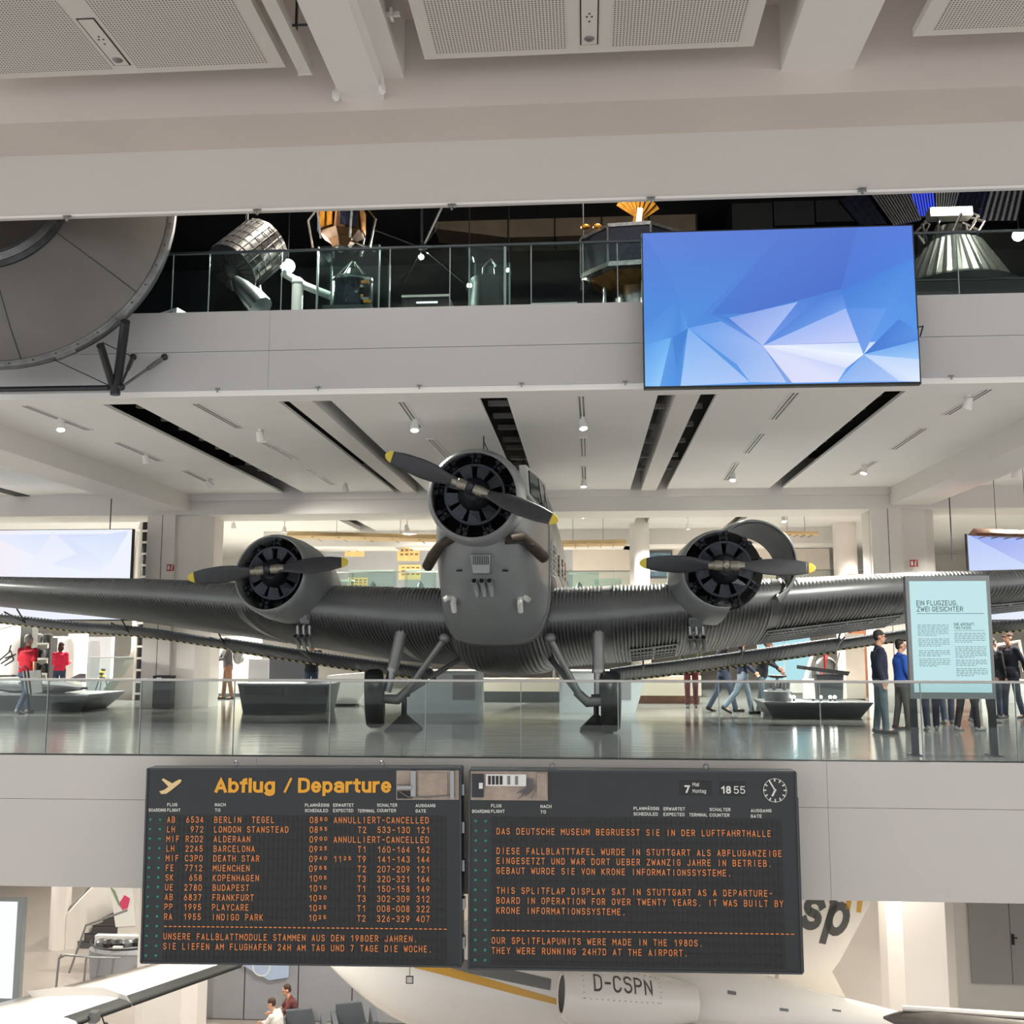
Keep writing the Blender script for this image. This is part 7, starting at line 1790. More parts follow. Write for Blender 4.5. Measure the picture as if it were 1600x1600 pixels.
# engine nacelle with registration
nc = (at(878, 1553, 18.7) - o0); ne = (at(1085, 1568, 19.2) - o0); nax = (ne - nc).normalized(); NL = (ne - nc).length
nac = MB().lathe([(0.0, 0.30), (-0.02, 0.34), (0.06, 0.42), (0.4, 0.50), (1.1, 0.50), (1.9, 0.40), (NL, 0.30), (NL, 0.24), (0.3, 0.26)], nc, nax, 40).build('engine_nacelle', M_JET, root, smooth=True)
MB().lathe([(0.25, 0.0), (0.25, 0.29)], nc, nax, 24).build('intake', M_JETD, nac)
nsd = Vector((nax.y, -nax.x, 0)).normalized(); nsd = -nsd if nsd.y > 0 else nsd
nup = nsd.cross(nax); nup = nup if nup.z > 0 else -nup
def nframe(u, v, d=0.0):
    d0 = 0.50; r_ = interp([(0.0, 0.34), (0.06, 0.42), (0.4, 0.50), (1.1, 0.50), (1.9, 0.40)], 0.4 + u) + 0.006
    a = R(26) + v / d0
    return nc + nax * (0.4 + u) + (nsd * math.cos(a) + nup * math.sin(a)) * r_
letter_parts('D-CSPN', 0.05, 0.0, 0.30, nframe, M_JETD, nac, wt=0.13, width=1.05, gap=0.2)
mb = MB()
for k in range(14):
    for v in (-0.12, 0.40): c_ = nframe(-0.1 + k * 0.1, v); mb.ball(c_, 0.008, 6, 4)
for k in range(6):
    for u in (-0.12, 1.25): mb.ball(nframe(u, -0.12 + k * 0.1), 0.008, 6, 4)
o_ = mb.build('rivet', M_JETD, nac); o_['kind'] = 'stuff'
MB().hexa([nc + nax * 0.5 + nup * -0.1, nc + nax * 1.6 + nup * -0.1, nc + nax * 1.8 - nsd * 0.9 + nup * -0.2, nc + nax * 0.4 - nsd * 0.9 + nup * -0.2, nc + nax * 0.5 + nup * 0.1, nc + nax * 1.6 + nup * 0.1, nc + nax * 1.8 - nsd * 0.9 + nup * 0.0, nc + nax * 0.4 - nsd * 0.9 + nup * 0.0]).build('pylon', M_JET, root)
# fin with lettering
fa = at(1215, 1535, 20.2) - o0; fb = at(1330, 1540, 20.8) - o0; fc = at(1400, 1345, 20.8) - o0; fd = at(1235, 1345, 20.2) - o0
fn = (fb - fa).cross(fd - fa).normalized(); fn = -fn if fn.y > 0 else fn
fb2 = at(1278, 1530, 20.5) - o0
def onfin(px, py):
    d = ray(px, py); q = fa + o0; return CAM + d * ((q - CAM).dot(fn) / d.dot(fn)) - o0
fin = MB().prism([onfin(1215, 1540), onfin(1330, 1575), onfin(1300, 1518), onfin(1312, 1502), onfin(1362, 1408), onfin(1395, 1345), onfin(1235, 1345)], fn * -0.12).build('tail_fin', mat('fin_cream', rgb(240, 232, 218), 0.35), root)
fx = (fb - fa); fx = (fx - fn * fx.dot(fn)).normalized(); fy = fn.cross(fx); fy = fy if fy.z > 0 else -fy
rot = R(-14)
def fproj(px, py):
    d = ray(px, py); q = fa + o0; t_ = (q - CAM).dot(fn) / d.dot(fn); v = CAM + d * t_ - q
    return v.dot(fx), v.dot(fy)
u0, v0 = fproj(1254, 1451); u1, v1 = fproj(1322, 1460)
def fframe(u, v, d=0.0):
    c_, s_ = math.cos(rot), math.sin(rot)
    return fa + fx * (u0 + u * c_ - v * s_ * 0.0 + v * 0.22) + fy * (v0 - u * 0.14 + v) + fn * 0.006
letter_parts('sp', -0.12, 0, 0.82, fframe, M_JETD, fin, wt=0.19, gap=0.10, width=1.08)
for px in (1326, 1343):
    a = fproj(px - 4, 1418 + (px - 1326) * 0.3); q = [fproj(px - 3, 1404), fproj(px + 5, 1404), fproj(px + 2, 1421 + (px - 1326) * 0.3), fproj(px - 5, 1420 + (px - 1326) * 0.3)]
    MB().poly([fa + fx * u + fy * v + fn * 0.006 for u, v in q]).build('gold_mark', M_JETY, fin, fix=False)
c_ = fproj(1301, 1409); MB().lathe([(0, 0.075), (0.004, 0.0)], fa + fx * c_[0] + fy * c_[1] + fn * 0.008, fn, 20).build('fin_badge', M_JETD, fin)
# jet wing near the viewer and tailplane beyond
MB().hexa([jp(0.45, R(-20), 0.9), jp(0.72, R(-20), 0.9), n0 + ax * 0.86 + sd * 4.4 + upj * -0.3, n0 + ax * 0.74 + sd * 4.4 + upj * -0.3, jp(0.45, R(0), 0.9), jp(0.72, R(0), 0.9), n0 + ax * 0.86 + sd * 4.4 + upj * -0.22, n0 + ax * 0.74 + sd * 4.4 + upj * -0.22]).build('wing', M_JET, root)
for f in (0.12, 0.6): 
    p = jp(f, R(-90), 0.8); lg = MB().cyl(p, (p.x, p.y, 0.3), 0.06).build('gear_leg', M_STEEL, root)
    MB().lathe([(-0.08, 0.12), (-0.1, 0.25), (-0.05, 0.3), (0.05, 0.3), (0.1, 0.25), (0.08, 0.12)], (p.x, p.y, 0.3), sd, 20, closed_prof=True).build('wheel', M_TYRE, lg, smooth=True)
# grey pod lying at the near corner
a = at(1380, 1590, 19.0); c = at(1640, 1612, 18.4)
t = thing('grey_pod', 'long grey pointed pod at the lower corner beside the jet tail', 'pod', (a.x, a.y, ZG))
l0 = Vector(t.location)
MB().lathe([(0, 0.02), (0.3, 0.14), (0.8, 0.22), (2.4, 0.24), (3.2, 0.2), (3.25, 0)], a - l0, (c - a).normalized(), 28).build('pod_body', mat('pod_grey', rgb(118, 112, 106), 0.4, 0.2, noise=0.15, nscale=3), t, smooth=True)
MB().tube([a - l0 + Vector((0.3, -0.1, 0.2)), c - l0 + Vector((0, -0.1, 0.26))], 0.05, 8).build('top_rail', M_JET, t)
for f in (0.4, 0.85): p = (a.lerp(c, f)) - l0; MB().cyl((p.x, p.y, 0), p, 0.05).build('trestle', M_STEELD, t)
# wing with the dark leading edge on the other side
LE0, LE1 = atz(392, 1504, -5.0), atz(140, 1594, -5.0)
TE0, TE1 = atz(262, 1500, -5.0), atz(-60, 1582, -5.0)
zc = (LE0.z + LE1.z) / 2
t = thing('white_wing', 'white aircraft wing with a dark leading edge at the lower corner', 'wing', (LE1.x, LE1.y, ZG))
l0 = Vector(t.location)
rs = []; tp_ = []
for k in range(17):
    f = -0.6 + 1.6 * k / 16
    le = LE1.lerp(LE0, f) - l0; te = TE1.lerp(TE0, f) - l0; cv = te - le
    sec = []
    for c_ in (1, 0.7, 0.4, 0.2, 0.08, 0.02, 0): sec.append(le + cv * c_ + Vector((0, 0, yt(c_) * 0.26)))
    for c_ in (0.02, 0.08, 0.2, 0.4, 0.7): sec.append(le + cv * c_ - Vector((0, 0, yt(c_) * 0.2)))
    rs.append(sec)
w_ = MB().rings(rs).build('wing_skin', M_JET, t, smooth='all')
bt = MB(); rs = []
for k in range(13):
    f = -0.06 + 1.0 * k / 12
    le = LE1.lerp(LE0, f) - l0; te = TE1.lerp(TE0, f) - l0; cv = te - le
    rs.append([le + cv * c_ + Vector((0, 0, s_ * (yt(max(c_, 0)) * (0.26 if s_ > 0 else 0.2) + 0.006))) - cv.normalized() * (0.01 if c_ < 0.01 else 0) for c_, s_ in ((0.11, 1), (0.05, 1), (0.015, 1), (0.0, 1), (0.015, -1), (0.06, -1))])
bt.rings(rs, cap=False, closed=False).build('de_icing_boot', mat('boot_dark', rgb(46, 48, 47), 0.7, noise=0.1), t, smooth='all', fix=False)
f = 0.23; le = LE1.lerp(LE0, f) - l0; te = TE1.lerp(TE0, f) - l0; cv = te - le
MB().prism([le + cv * c_ + Vector((0, 0, yt(max(c_, 0)) * 0.26 + h)) for c_, h in ((0.0, -0.02), (0.3, 0.0), (0.85, 0.0), (0.9, 0.12), (0.6, 0.16), (0.25, 0.15), (0.06, 0.08))], Vector((0.03, 0.0, 0))).build('wing_fence', M_JET, t)
for c0, c1, f0, f1 in ((0.35, 0.355, -0.2, 0.95), (0.72, 0.725, -0.2, 0.95), (0.36, 0.72, 0.12, 0.123), (0.36, 0.72, 0.5, 0.503), (0.5, 0.505, 0.12, 0.5)):
    q = []
    for c_, f in ((c0, f0), (c1, f0), (c1, f1), (c0, f1)):
        le = LE1.lerp(LE0, f) - l0; te = TE1.lerp(TE0, f) - l0; q.append(le + (te - le) * c_ + Vector((0, 0, yt(c_) * 0.26 + 0.004)))
    MB().poly([q[0], q[1] + Vector((0.01, 0.0, 0)), q[2] + Vector((0.01, 0, 0)), q[3]]).build('panel_line', M_JETG, t, fix=False)
p = LE1.lerp(LE0, 0.02) - l0; MB().mm((p.x - 0.06, p.y - 0.06, p.z - 0.06), (p.x + 0.08, p.y + 0.1, p.z + 0.12)).build('fence_clamp', M_STEEL, t)
q = MB().tube([p + Vector((0.15, 0, 0.05)), p + Vector((0.3, 0, -0.3))], 0.012, 6).build('tether', M_STEELD, t)
for k in range(4): MB().ball(p + Vector((0.24 + 0.02 * k, -0.02, -0.08 - 0.05 * k)), 0.04, 8, 6).build('warning_tag', M_YELB if k % 2 else M_BLACKP, t)
for f in (-0.5, -0.3): p = (LE1.lerp(LE0, f).lerp(TE1.lerp(TE0, f), 0.45)) - l0; MB().cyl((p.x, p.y, 0), (p.x, p.y, p.z - 0.05), 0.06).build('trestle', M_STEELD, t)
# lit panel at the edge
p = at(14, 1480, 21.0)
t = thing('backlit_display', 'tall bright white panel in a grey frame at the lower corner', 'lit panel', (p.x - 0.35, 21.0, ZG))
zz = at(14, 1560, 21.0).z - ZG; zt = at(14, 1404, 21.0).z - ZG
MB().mm((-0.6, 0, 0), (0.62, 0.12, zt)).build('frame', mat('panel_frame_grey', rgb(150, 156, 156), 0.5, 0.3), t)
MB().mm((-0.55, -0.01, zz), (0.48, 0, zt - 0.06)).build('lit_face', M_WLIT, t)
# column, stairs, rounded case
p = at(95, 1420, 32.0)
struct(MB().cyl((p.x, 32.0, ZG), (p.x, 32.0, ZS), 0.3, n=20), 'column', M_COLUMN, smooth=True)
p = at(140, 1452, 32.0)
t = thing('staircase', 'dark grey steps rising behind a curved white wall', 'staircase', (p.x, 32.0, ZG))
for k in range(6): MB().mm((-0.55 + 0.25 * k, 0.15 * k, 0.2 * k), (1.3, 0.15 * k + 1.2, 0.2 * k + 0.2)).build('step', mat('step_grey', rgb(84, 80, 80), 0.7), t)
for k in range(6): MB().mm((-0.56 + 0.25 * k, 0.15 * k - 0.01, 0.2 * k + 0.19), (1.3, 0.15 * k + 0.04, 0.2 * k + 0.21)).build('step_nosing', M_STEELD, t)
rs = []
for k in range(13):
    f = k / 12; x = -0.75 + 1.2 * f; y = -0.1 + 2.2 * f * f
    rs.append([(x, y, 0), (x, y, 1.0 + 1.6 * f), (x + 0.08, y - 0.05, 1.0 + 1.6 * f), (x + 0.08, y - 0.05, 0)])
MB().rings(rs).build('curved_wall', M_WALL, t, smooth=True)
MB().tube([(-0.75 + 1.2 * k / 8, -0.1 + 2.2 * (k / 8) ** 2, 1.05 + 1.6 * k / 8) for k in range(9)], 0.025, 8).build('handrail', M_STEEL, t)
p = at(172, 1500, 28.6)
t = thing('round_showcase', 'rounded white showcase with dark instruments behind a tube railing', 'showcase', (p.x + 0.3, 28.6, ZG))
mb = MB(); rs = []
for k in range(19):
    a = PI + PI * k / 18; x = 1.15 * math.cos(a); y = 0.7 * math.sin(a) + 0.7
    rs.append([(x, y, 0.08), (x * 1.04, y - 0.02, 0.85), (x * 0.85, y * 0.8 + 0.14, 0.98), (0, 0.7, 0.95)])
mb.rings(rs, cap=False, closed=False).build('curved_front', M_PARTG, t, smooth=True)
MB().mm((-1.1, 0.7, 0), (1.1, 0.9, 1.15)).build('rear_board', M_WHITEP, t)
MB().lathe([(0, 1.12), (0.03, 1.14), (0.05, 1.1)], (0, 0.75, 1.06), (0, 0, 1), 40, a0=PI, a1=2 * PI, u=(1, 0, 0)).build('rim', M_BLACKP, t, smooth=True)
for k in range(7): MB().lathe([(0, 0.16), (0.1, 0.17), (0.16, 0.1), (0.17, 0)], (-0.75 + 0.25 * k, 0.42 - 0.1 * math.sin(k), 0.98), (0, 0, 1), 14).build('instrument', M_BLACKP if k % 3 else M_METALG, t, smooth=True)
MB().mm((-0.25, 0.0, 1.02), (0.0, 0.1, 1.06)).build('paper_label', M_SIGNW, t)
p = at(140, 1500, 28.0)
t = thing('tube_railing', 'bent steel tube railing around the rounded showcase', 'railing', (p.x, 27.7, ZG))
for k in range(3):
    x = -0.75 + 0.75 * k; MB().tube([(x, 0, 0), (x + 0.05, 0, 1.0), (x + 0.1, 0.05, 1.08)], 0.03, 8).tube([(x - 0.15, -0.15, 0.02), (x + 0.15, 0.12, 0.02)], 0.025, 6).build('post', M_STEEL, t, smooth=True)
MB().tube([(-0.7, 0, 1.0), (-0.5, -0.05, 1.1), (0.3, -0.1, 1.08), (1.0, 0, 1.05)], 0.03, 8).build('top_tube', M_STEEL, t, smooth=True)
MB().tube([(-0.45, 0.1, 0.6), (-0.1, 0.2, 1.8), (1.0, 0.25, 2.2)], 0.03, 8).build('raised_tube', M_STEEL, t, smooth=True)
p = at(190, 1408, 31.0)
t = thing('slanted_chart', 'slanted white chart with a pink patch beside the stairs', 'chart', (p.x, 31.0, ZG))
zc_ = p.z - ZG
MB().prism([(-0.4, 0, zc_ + 0.5), (0.3, 0, zc_ + 0.6), (0.45, 0, zc_ - 0.7), (-0.15, 0, zc_ - 0.75)], (0, 0.04, 0)).build('sheet', M_WHITEP, t)
MB().prism([(-0.06, -0.01, zc_ - 0.05), (0.08, -0.01, zc_ + 0.18), (0.26, -0.01, zc_ + 0.08), (0.2, -0.01, zc_ - 0.2), (0.04, -0.01, zc_ - 0.26)], (0, 0.01, 0)).build('pink_patch', mat('chart_pink', rgb(214, 70, 112), 0.7), t)
MB().prism([(-0.4, -0.01, zc_ + 0.45), (-0.22, -0.01, zc_ + 0.3), (0.02, -0.01, zc_ - 0.2), (-0.1, -0.01, zc_ - 0.1)], (0, 0.01, 0)).build('green_patch', mat('chart_green', rgb(140, 156, 120), 0.7), t)
MB().mm((-0.1, 0.04, 0), (0.9, 0.3, zc_ + 0.6)).build('panel_stand', M_WALL, t)
# low grey panel wall beyond the wing
o_ = struct(MB().mm((at(300, 1530, 26.5).x, 26.5, ZG), (at(640, 1530, 26.5).x, 26.75, at(400, 1506, 26.5).z + 0.6)), 'partition', M_DARKLINE)
xa = at(300, 1530, 26.5).x
for k in range(4): MB().mm((xa + 0.015 + k * 1.37, 26.47, ZG + 0.02), (xa + 1.355 + k * 1.37, 26.5, at(400, 1506, 26.5).z + 0.6)).build('panel', M_PARTG, o_)
p = at(390, 1518, 26.4)
t = thing('wall_graphic', 'pale blue graphic with a round emblem on the grey panel wall', 'graphic', p)
MB().prism([(-0.9, 0, 0.5), (1.0, 0, 0.5), (1.0, 0, -0.12), (0.5, 0, -0.2)], (0, 0.02, 0)).build('sheet', mat('pale_blue_print', rgb(172, 190, 216), 0.7), t)
MB().lathe([(-0.004, 0.2), (-0.004, 0.23), (0, 0.23), (0, 0.2)], (0.3, -0.004, 0.12), (0, 1, 0), 30, closed_prof=True).build('ring_emblem', M_WHITEP, t)
# grey lounge chairs
for px, py, nm in ((553, 1600, 'dark grey angular armchair standing alone on the hall floor'), (474, 1612, 'dark grey armchair under the seated visitor in maroon')):
    b = atz(px, py + 38, ZG)
    t = thing('lounge_chair', nm, 'chair', b, R(20))
    MB().mm((-0.36, -0.3, 0.2), (0.36, 0.3, 0.44)).build('seat', M_CHAIR, t, bevel=0.02)
    MB().hexa([(-0.38, 0.22, 0.2), (0.38, 0.22, 0.2), (0.38, 0.36, 0.2), (-0.38, 0.36, 0.2), (-0.40, 0.30, 0.92), (0.2, 0.30, 0.92), (0.2, 0.42, 0.92), (-0.40, 0.42, 0.92)]).build('backrest', M_CHAIR, t, bevel=0.02)
    for s_ in (-1, 1): MB().hexa([(s_ * 0.42 - 0.06, -0.32, 0.2), (s_ * 0.42 + 0.06, -0.32, 0.2), (s_ * 0.42 + 0.06, 0.36, 0.2), (s_ * 0.42 - 0.06, 0.36, 0.2), (s_ * 0.46 - 0.06, -0.3, 0.66), (s_ * 0.46 + 0.06, -0.3, 0.66), (s_ * 0.46 + 0.06, 0.36, 0.76), (s_ * 0.46 - 0.06, 0.36, 0.76)]).build('armrest', M_CHAIR, t, bevel=0.02)
    for x in (-0.33, 0.33):
        for y in (-0.27, 0.27): MB().cyl((x, y, 0), (x, y, 0.2), 0.02, n=8).build('leg', M_STEELD, t)
# hanging tag on a cord
p = at(640, 1531, 17.2)
t = thing('hanging_tag', 'small framed tag hanging on a cord below the flight board', 'tag', p)
MB().mm((-0.06, 0, -0.06), (0.06, 0.008, 0.06)).build('frame', M_BLACKP, t); MB().mm((-0.045, -0.004, -0.045), (0.045, 0, 0.045)).build('card', M_SIGNW, t)
MB().cyl((0, 0, 0.06), (0, 0, ZS - p.z), 0.006, n=5).build('cord', M_STEELD, t)
# grey double door with sloping white head
a = at(1516, 1470, 27.4); c = at(1640, 1470, 27.4); zt = at(1530, 1395, 27.4).z; zb_ = at(1530, 1537, 27.4).z
struct(MB().mm((a.x - 0.35, 27.5, ZG), (c.x + 1, 27.9, ZS)), 'wall_right', M_WALL)
t = struct(MB().mm((a.x, 27.4, zb_), (a.x + 0.97, 27.48, zt + 0.5)), 'door_1', mat('door_grey', rgb(160, 160, 158), 0.6))
MB().mm((a.x + 0.985, 27.4, zb_), (a.x + 1.95, 27.48, zt + 0.5)).build('door_leaf', mat('door_grey', rgb(160, 160, 158), 0.6), t)
MB().mm((a.x + 1.0, 27.34, zb_ + 0.95), (a.x + 1.05, 27.4, zb_ + 1.2)).mm((a.x + 1.0, 27.34, zb_ + 1.1), (a.x + 1.12, 27.36, zb_ + 1.13)).build('door_handle', M_BLACKP, t)
struct(MB().prism([(a.x - 0.1, 27.2, zt + 0.55), (c.x + 1.2, 27.2, zt - 0.35), (c.x + 1.2, 27.2, zt + 0.8), (a.x - 0.1, 27.2, zt + 0.8)], (0, 0.3, 0)), 'trim_3', M_WALL)

# ------------------------------------------------------------------ visitors
SKIN = mat('skin_light', rgb(206, 158, 132), 0.6, noise=0.04, nscale=20)
def fabric(n, r, g, b): return mat(n, rgb(r, g, b), 0.9, noise=0.12, nscale=9, bump=0.15, bscale=60)
def remesh(o_, vox, it=4):
    m1 = o_.modifiers.new('r', 'REMESH'); m1.mode = 'VOXEL'; m1.voxel_size = vox; m1.use_smooth_shade = True
    m2 = o_.modifiers.new('s', 'SMOOTH'); m2.factor = 0.5; m2.iterations = it
    dg = bpy.context.evaluated_depsgraph_get(); dg.update()
    me = bpy.data.meshes.new_from_object(o_.evaluated_get(dg))
    old = o_.data; o_.modifiers.clear(); o_.data = me; bpy.data.meshes.remove(old)
def person(label, loc, face, h=1.75, top=None, legs=None, shoe=None, hair=None, skin=None, legL=(0, 0), legR=(0, 0), armL=(6, 8), armR=(6, 8), lean=0, sleeve='long', hairstyle='short', sit=False, head=(0, 0), width=1.0, coat=0.0, cap=None, glasses=False):
    """face: direction the person looks, degrees from the viewer (0 looks at the viewer, 90 to the picture's right).
    legX: (swing forward, knee bend); armX: (swing forward, elbow bend[, out])"""
    skin = skin or SKIN; s = h / 1.78
    t = thing('person', label, 'person', loc, R(face))
    V = Vector
    pel = V((0, 0, 0.93)) if not sit else V((0, 0.05, 0.52))
    J = {}
    def rx(v, a): a = R(a); return V((v.x, v.y * math.cos(a) + v.z * math.sin(a), -v.y * math.sin(a) + v.z * math.cos(a)))   # +a bends forward (towards -y)
    fw = lambda d, a: V((d.x, d.y * math.cos(R(a)) + d.z * math.sin(R(a)), d.z * math.cos(R(a)) - d.y * math.sin(R(a))))
    for sd_, (sw, kb) in ((-1, legL), (1, legR)):
        hp = pel + V((sd_ * 0.095, 0, -0.02))
        if sit: sw, kb = 88 + sw, 88 + kb
        th = V((sd_ * 0.012, -math.sin(R(sw)), -math.cos(R(sw)))) * 0.43
        kn = hp + th
        a2 = sw - kb
        sh = V((0, -math.sin(R(a2)), -math.cos(R(a2)))) * 0.42
        J[sd_] = (hp, kn, kn + sh, a2)
    # keep the lower foot on the ground
    zmin = min(J[-1][2].z, J[1][2].z) - 0.07
    dz = V((0, 0, -zmin))
    pel = pel + dz
    for k in J: J[k] = (J[k][0] + dz, J[k][1] + dz, J[k][2] + dz, J[k][3])
    def T(x, y, z):     # torso point above the pelvis, leaning
        q = V((x, y, z)); a = R(lean)
        return pel + V((q.x, q.y * math.cos(a) - q.z * math.sin(a), q.z * math.cos(a) + q.y * math.sin(a)))
    A = {}
    for sd_, ar in ((-1, armL), (1, armR)):
        sw, eb = ar[0], ar[1]; out = ar[2] if len(ar) > 2 else 7
        sp = T(sd_ * 0.185 * width, 0.0, 0.50)
        ud = V((sd_ * math.sin(R(out)), -math.sin(R(sw + lean)) * math.cos(R(out)), -math.cos(R(sw + lean)) * math.cos(R(out))))
        el = sp + ud * 0.29
        a2 = sw + lean + eb
        fd = V((sd_ * math.sin(R(out)) * 0.4 - sd_ * 0.06, -math.sin(R(a2)), -math.cos(R(a2)))).normalized()
        wr = el + fd * 0.25
        A[sd_] = (sp, el, wr, fd)
    def torso(mb, g, z0, z1):
        ks = [(-0.10, 0.165, 0.115), (0.0, 0.17, 0.12), (0.12, 0.15, 0.11), (0.26, 0.16, 0.115), (0.40, 0.185, 0.12), (0.49, 0.17, 0.10), (0.545, 0.09, 0.07)]
        ks = [k for k in ks if z0 - 1e-6 <= k[0] <= z1 + 1e-6]
        rs = []
        for z, a, b in ks:
            c = [(a * width + g) , (b + g)]
            rs.append([T(c[0] * math.copysign(abs(math.cos(q)) ** 0.8, math.cos(q)), c[1] * math.sin(q) + (0.01 if z > 0.3 else 0), z) for q in [2 * PI * i / 20 for i in range(20)]])
        mb.rings(rs)
    S3 = lambda mb: [setattr(mb, 'v', [p * s for p in mb.v])]
    # body
    b = MB(); torso(b, -0.024, -0.10, 0.545)
    hx, hy = head     # turn, nod
    neck0 = T(0, 0.01, 0.50); hc = T(0, -0.02, 0.735) + V((0, -math.sin(R(hy)) * 0.05, 0))
    b.cap(neck0, hc - V((0, -0.01, 0.06)), 0.058, 0.055)
    hm = Matrix.Rotation(R(hx), 3, 'Z') @ Matrix.Rotation(R(hy), 3, 'X')
    def hp_(x, y, z): return hc + hm @ V((x, y, z))
    def hball(c, r):
        n = len(b.v); b.ball((0, 0, 0), r, 16, 10)
        for i in range(n, len(b.v)): b.v[i] = hc + hm @ (b.v[i] + V(c))
    hball((0, 0.012, 0.025), (0.077, 0.095, 0.10)); hball((0, -0.02, -0.04), (0.060, 0.070, 0.075)); hball((0, -0.045, -0.085), (0.036, 0.036, 0.03))
    b.cap(hp_(0, -0.085, 0.015), hp_(0, -0.108, -0.022), 0.011, 0.016); hball((0, -0.078, 0.032), (0.05, 0.018, 0.012)); hball((0, -0.088, -0.055), (0.024, 0.012, 0.012))
    for e in (-1, 1): hball((e * 0.078, 0.012, 0.0), (0.012, 0.022, 0.033))
    for sd_ in (-1, 1):
        hp0, kn, an, a2 = J[sd_]
        b.cap(hp0, kn, 0.082, 0.055); b.cap(kn, an, 0.055, 0.04)
        sp, el, wr, fd = A[sd_]
        b.cap(T(sd_ * 0.1, 0, 0.47), sp, 0.06, 0.055); b.cap(sp, el, 0.048, 0.038); b.cap(el, wr, 0.039, 0.028)
        # hand: palm, four fingers of unequal length, thumb off the side
        side = V((0, -1, 0)) - fd * V((0, -1, 0)).dot(fd); side = side.normalized() if side.length > 0.1 else V((0, 0, 1))
        nrm = fd.cross(side).normalized()
        pc = wr + fd * 0.05
        b.cap(wr + fd * 0.015 + side * 0.014, pc + fd * 0.03 + side * 0.022, 0.02, 0.017); b.cap(wr + fd * 0.015 - side * 0.014, pc + fd * 0.028 - side * 0.022, 0.02, 0.016)
        curl = -nrm * sd_
        for k, ln in enumerate((0.062, 0.072, 0.066, 0.052)):
            o_ = pc + fd * 0.035 + side * (0.032 - 0.0215 * k)
            m_ = o_ + fd * ln * 0.55 + curl * 0.008; e_ = m_ + fd * ln * 0.4 + curl * 0.022
            b.cap(o_, m_, 0.0095, 0.009, 8); b.cap(m_, e_, 0.009, 0.008, 8)
        th0 = wr + fd * 0.03 + side * 0.028
        b.cap(th0, th0 + fd * 0.03 + side * 0.022, 0.012, 0.011, 8); b.cap(th0 + fd * 0.03 + side * 0.022, th0 + fd * 0.058 + side * 0.026, 0.011, 0.009, 8)
        ft = V((sd_ * 0.12, -math.cos(R(min(a2, 0) * 0.8)), math.sin(R(min(a2, 0) * 0.9)))).normalized()
        b.cap(an, an + ft * 0.14 + V((0, 0, -0.035)), 0.038, 0.028)
    S3(b); o_ = b.build('body', skin, t); remesh(o_, 0.0105 * s, 2)
    # trousers
    m = MB(); torso(m, 0.012, -0.10, 0.12)
    for sd_ in (-1, 1):
        hp0, kn, an, a2 = J[sd_]
        m.cap(hp0 + V((0, 0, 0.02)), kn, 0.105, 0.074); m.cap(kn, an + (kn - an).normalized() * 0.02, 0.074, 0.062)
    S3(m); o_ = m.build('trousers', legs, t); remesh(o_, 0.014 * s)
    # upper garment
    m = MB(); torso(m, 0.02, -0.10 if coat else 0.0, 0.49)
    if coat: torso(m, 0.035, -0.10, 0.12)
    m.cap(T(-0.08, 0.01, 0.49), T(0.08, 0.01, 0.49), 0.07, 0.07); m.cap(T(0, 0.02, 0.50), T(0, 0.015, 0.555), 0.075, 0.066)
    for sd_ in (-1, 1):
        sp, el, wr, fd = A[sd_]
        m.cap(T(sd_ * 0.09, 0, 0.46), sp, 0.078, 0.07)
        if sleeve == 'long': m.cap(sp, el, 0.068, 0.056); m.cap(el, wr - fd * 0.015, 0.056, 0.045)
        else: m.cap(sp, sp.lerp(el, 0.72), 0.07, 0.064)
    S3(m); o_ = m.build('jacket' if sleeve == 'long' else 'shirt', top, t); remesh(o_, 0.014 * s)
    # shoes
    for sd_ in (-1, 1):
        hp0, kn, an, a2 = J[sd_]; m = MB()
        ft = V((sd_ * 0.12, -math.cos(R(min(a2, 0) * 0.8)), math.sin(R(min(a2, 0) * 0.9)))).normalized()
        heel = an + V((0, 0.035, -0.03)); toe = an + ft * 0.17 + V((0, 0, -0.038))
        m.cap(heel, toe, 0.045, 0.036); m.cap(an + V((0, 0, 0.02)), heel, 0.048, 0.045); m.cap(heel + V((0, 0, -0.008)), toe + V((0, 0, -0.006)), 0.038, 0.03)
        S3(m); o_ = m.build('shoe', shoe, t); remesh(o_, 0.012 * s, 2)
    # hair or cap
    m = MB()
    def hb(c, r):
        n = len(m.v); m.ball((0, 0, 0), r, 16, 10)
        for i in range(n, len(m.v)): m.v[i] = hc + hm @ (m.v[i] + V(c))
    if hairstyle == 'short': hb((0, 0.028, 0.045), (0.083, 0.094, 0.092)); hb((0, 0.062, -0.02), (0.068, 0.05, 0.06))
    elif hairstyle == 'long': hb((0, 0.03, 0.04), (0.09, 0.098, 0.097)); hb((0, 0.07, -0.07), (0.085, 0.05, 0.12)); hb((0.055, 0.03, -0.06), (0.035, 0.05, 0.09)); hb((-0.055, 0.03, -0.06), (0.035, 0.05, 0.09))
    elif hairstyle == 'crop': hb((0, 0.018, 0.05), (0.083, 0.097, 0.086)); hb((0, 0.05, 0.0), (0.074, 0.055, 0.07))
    if hairstyle != 'bald': S3(m); o_ = m.build('hair', hair, t); remesh(o_, 0.011 * s, 3)
    if cap:
        m = MB(); hb((0, 0.02, 0.065), (0.092, 0.108, 0.06)); hb((0, -0.09, 0.045), (0.068, 0.06, 0.016)); S3(m); o_ = m.build('flat_cap', cap, t); remesh(o_, 0.011 * s, 3)
    for e in (-1, 1):
        m = MB().ball(hp_(e * 0.031, -0.083, 0.012) * s, 0.0095 * s, 8, 6); m.build('eye', M_BLACKP, t, smooth=True)
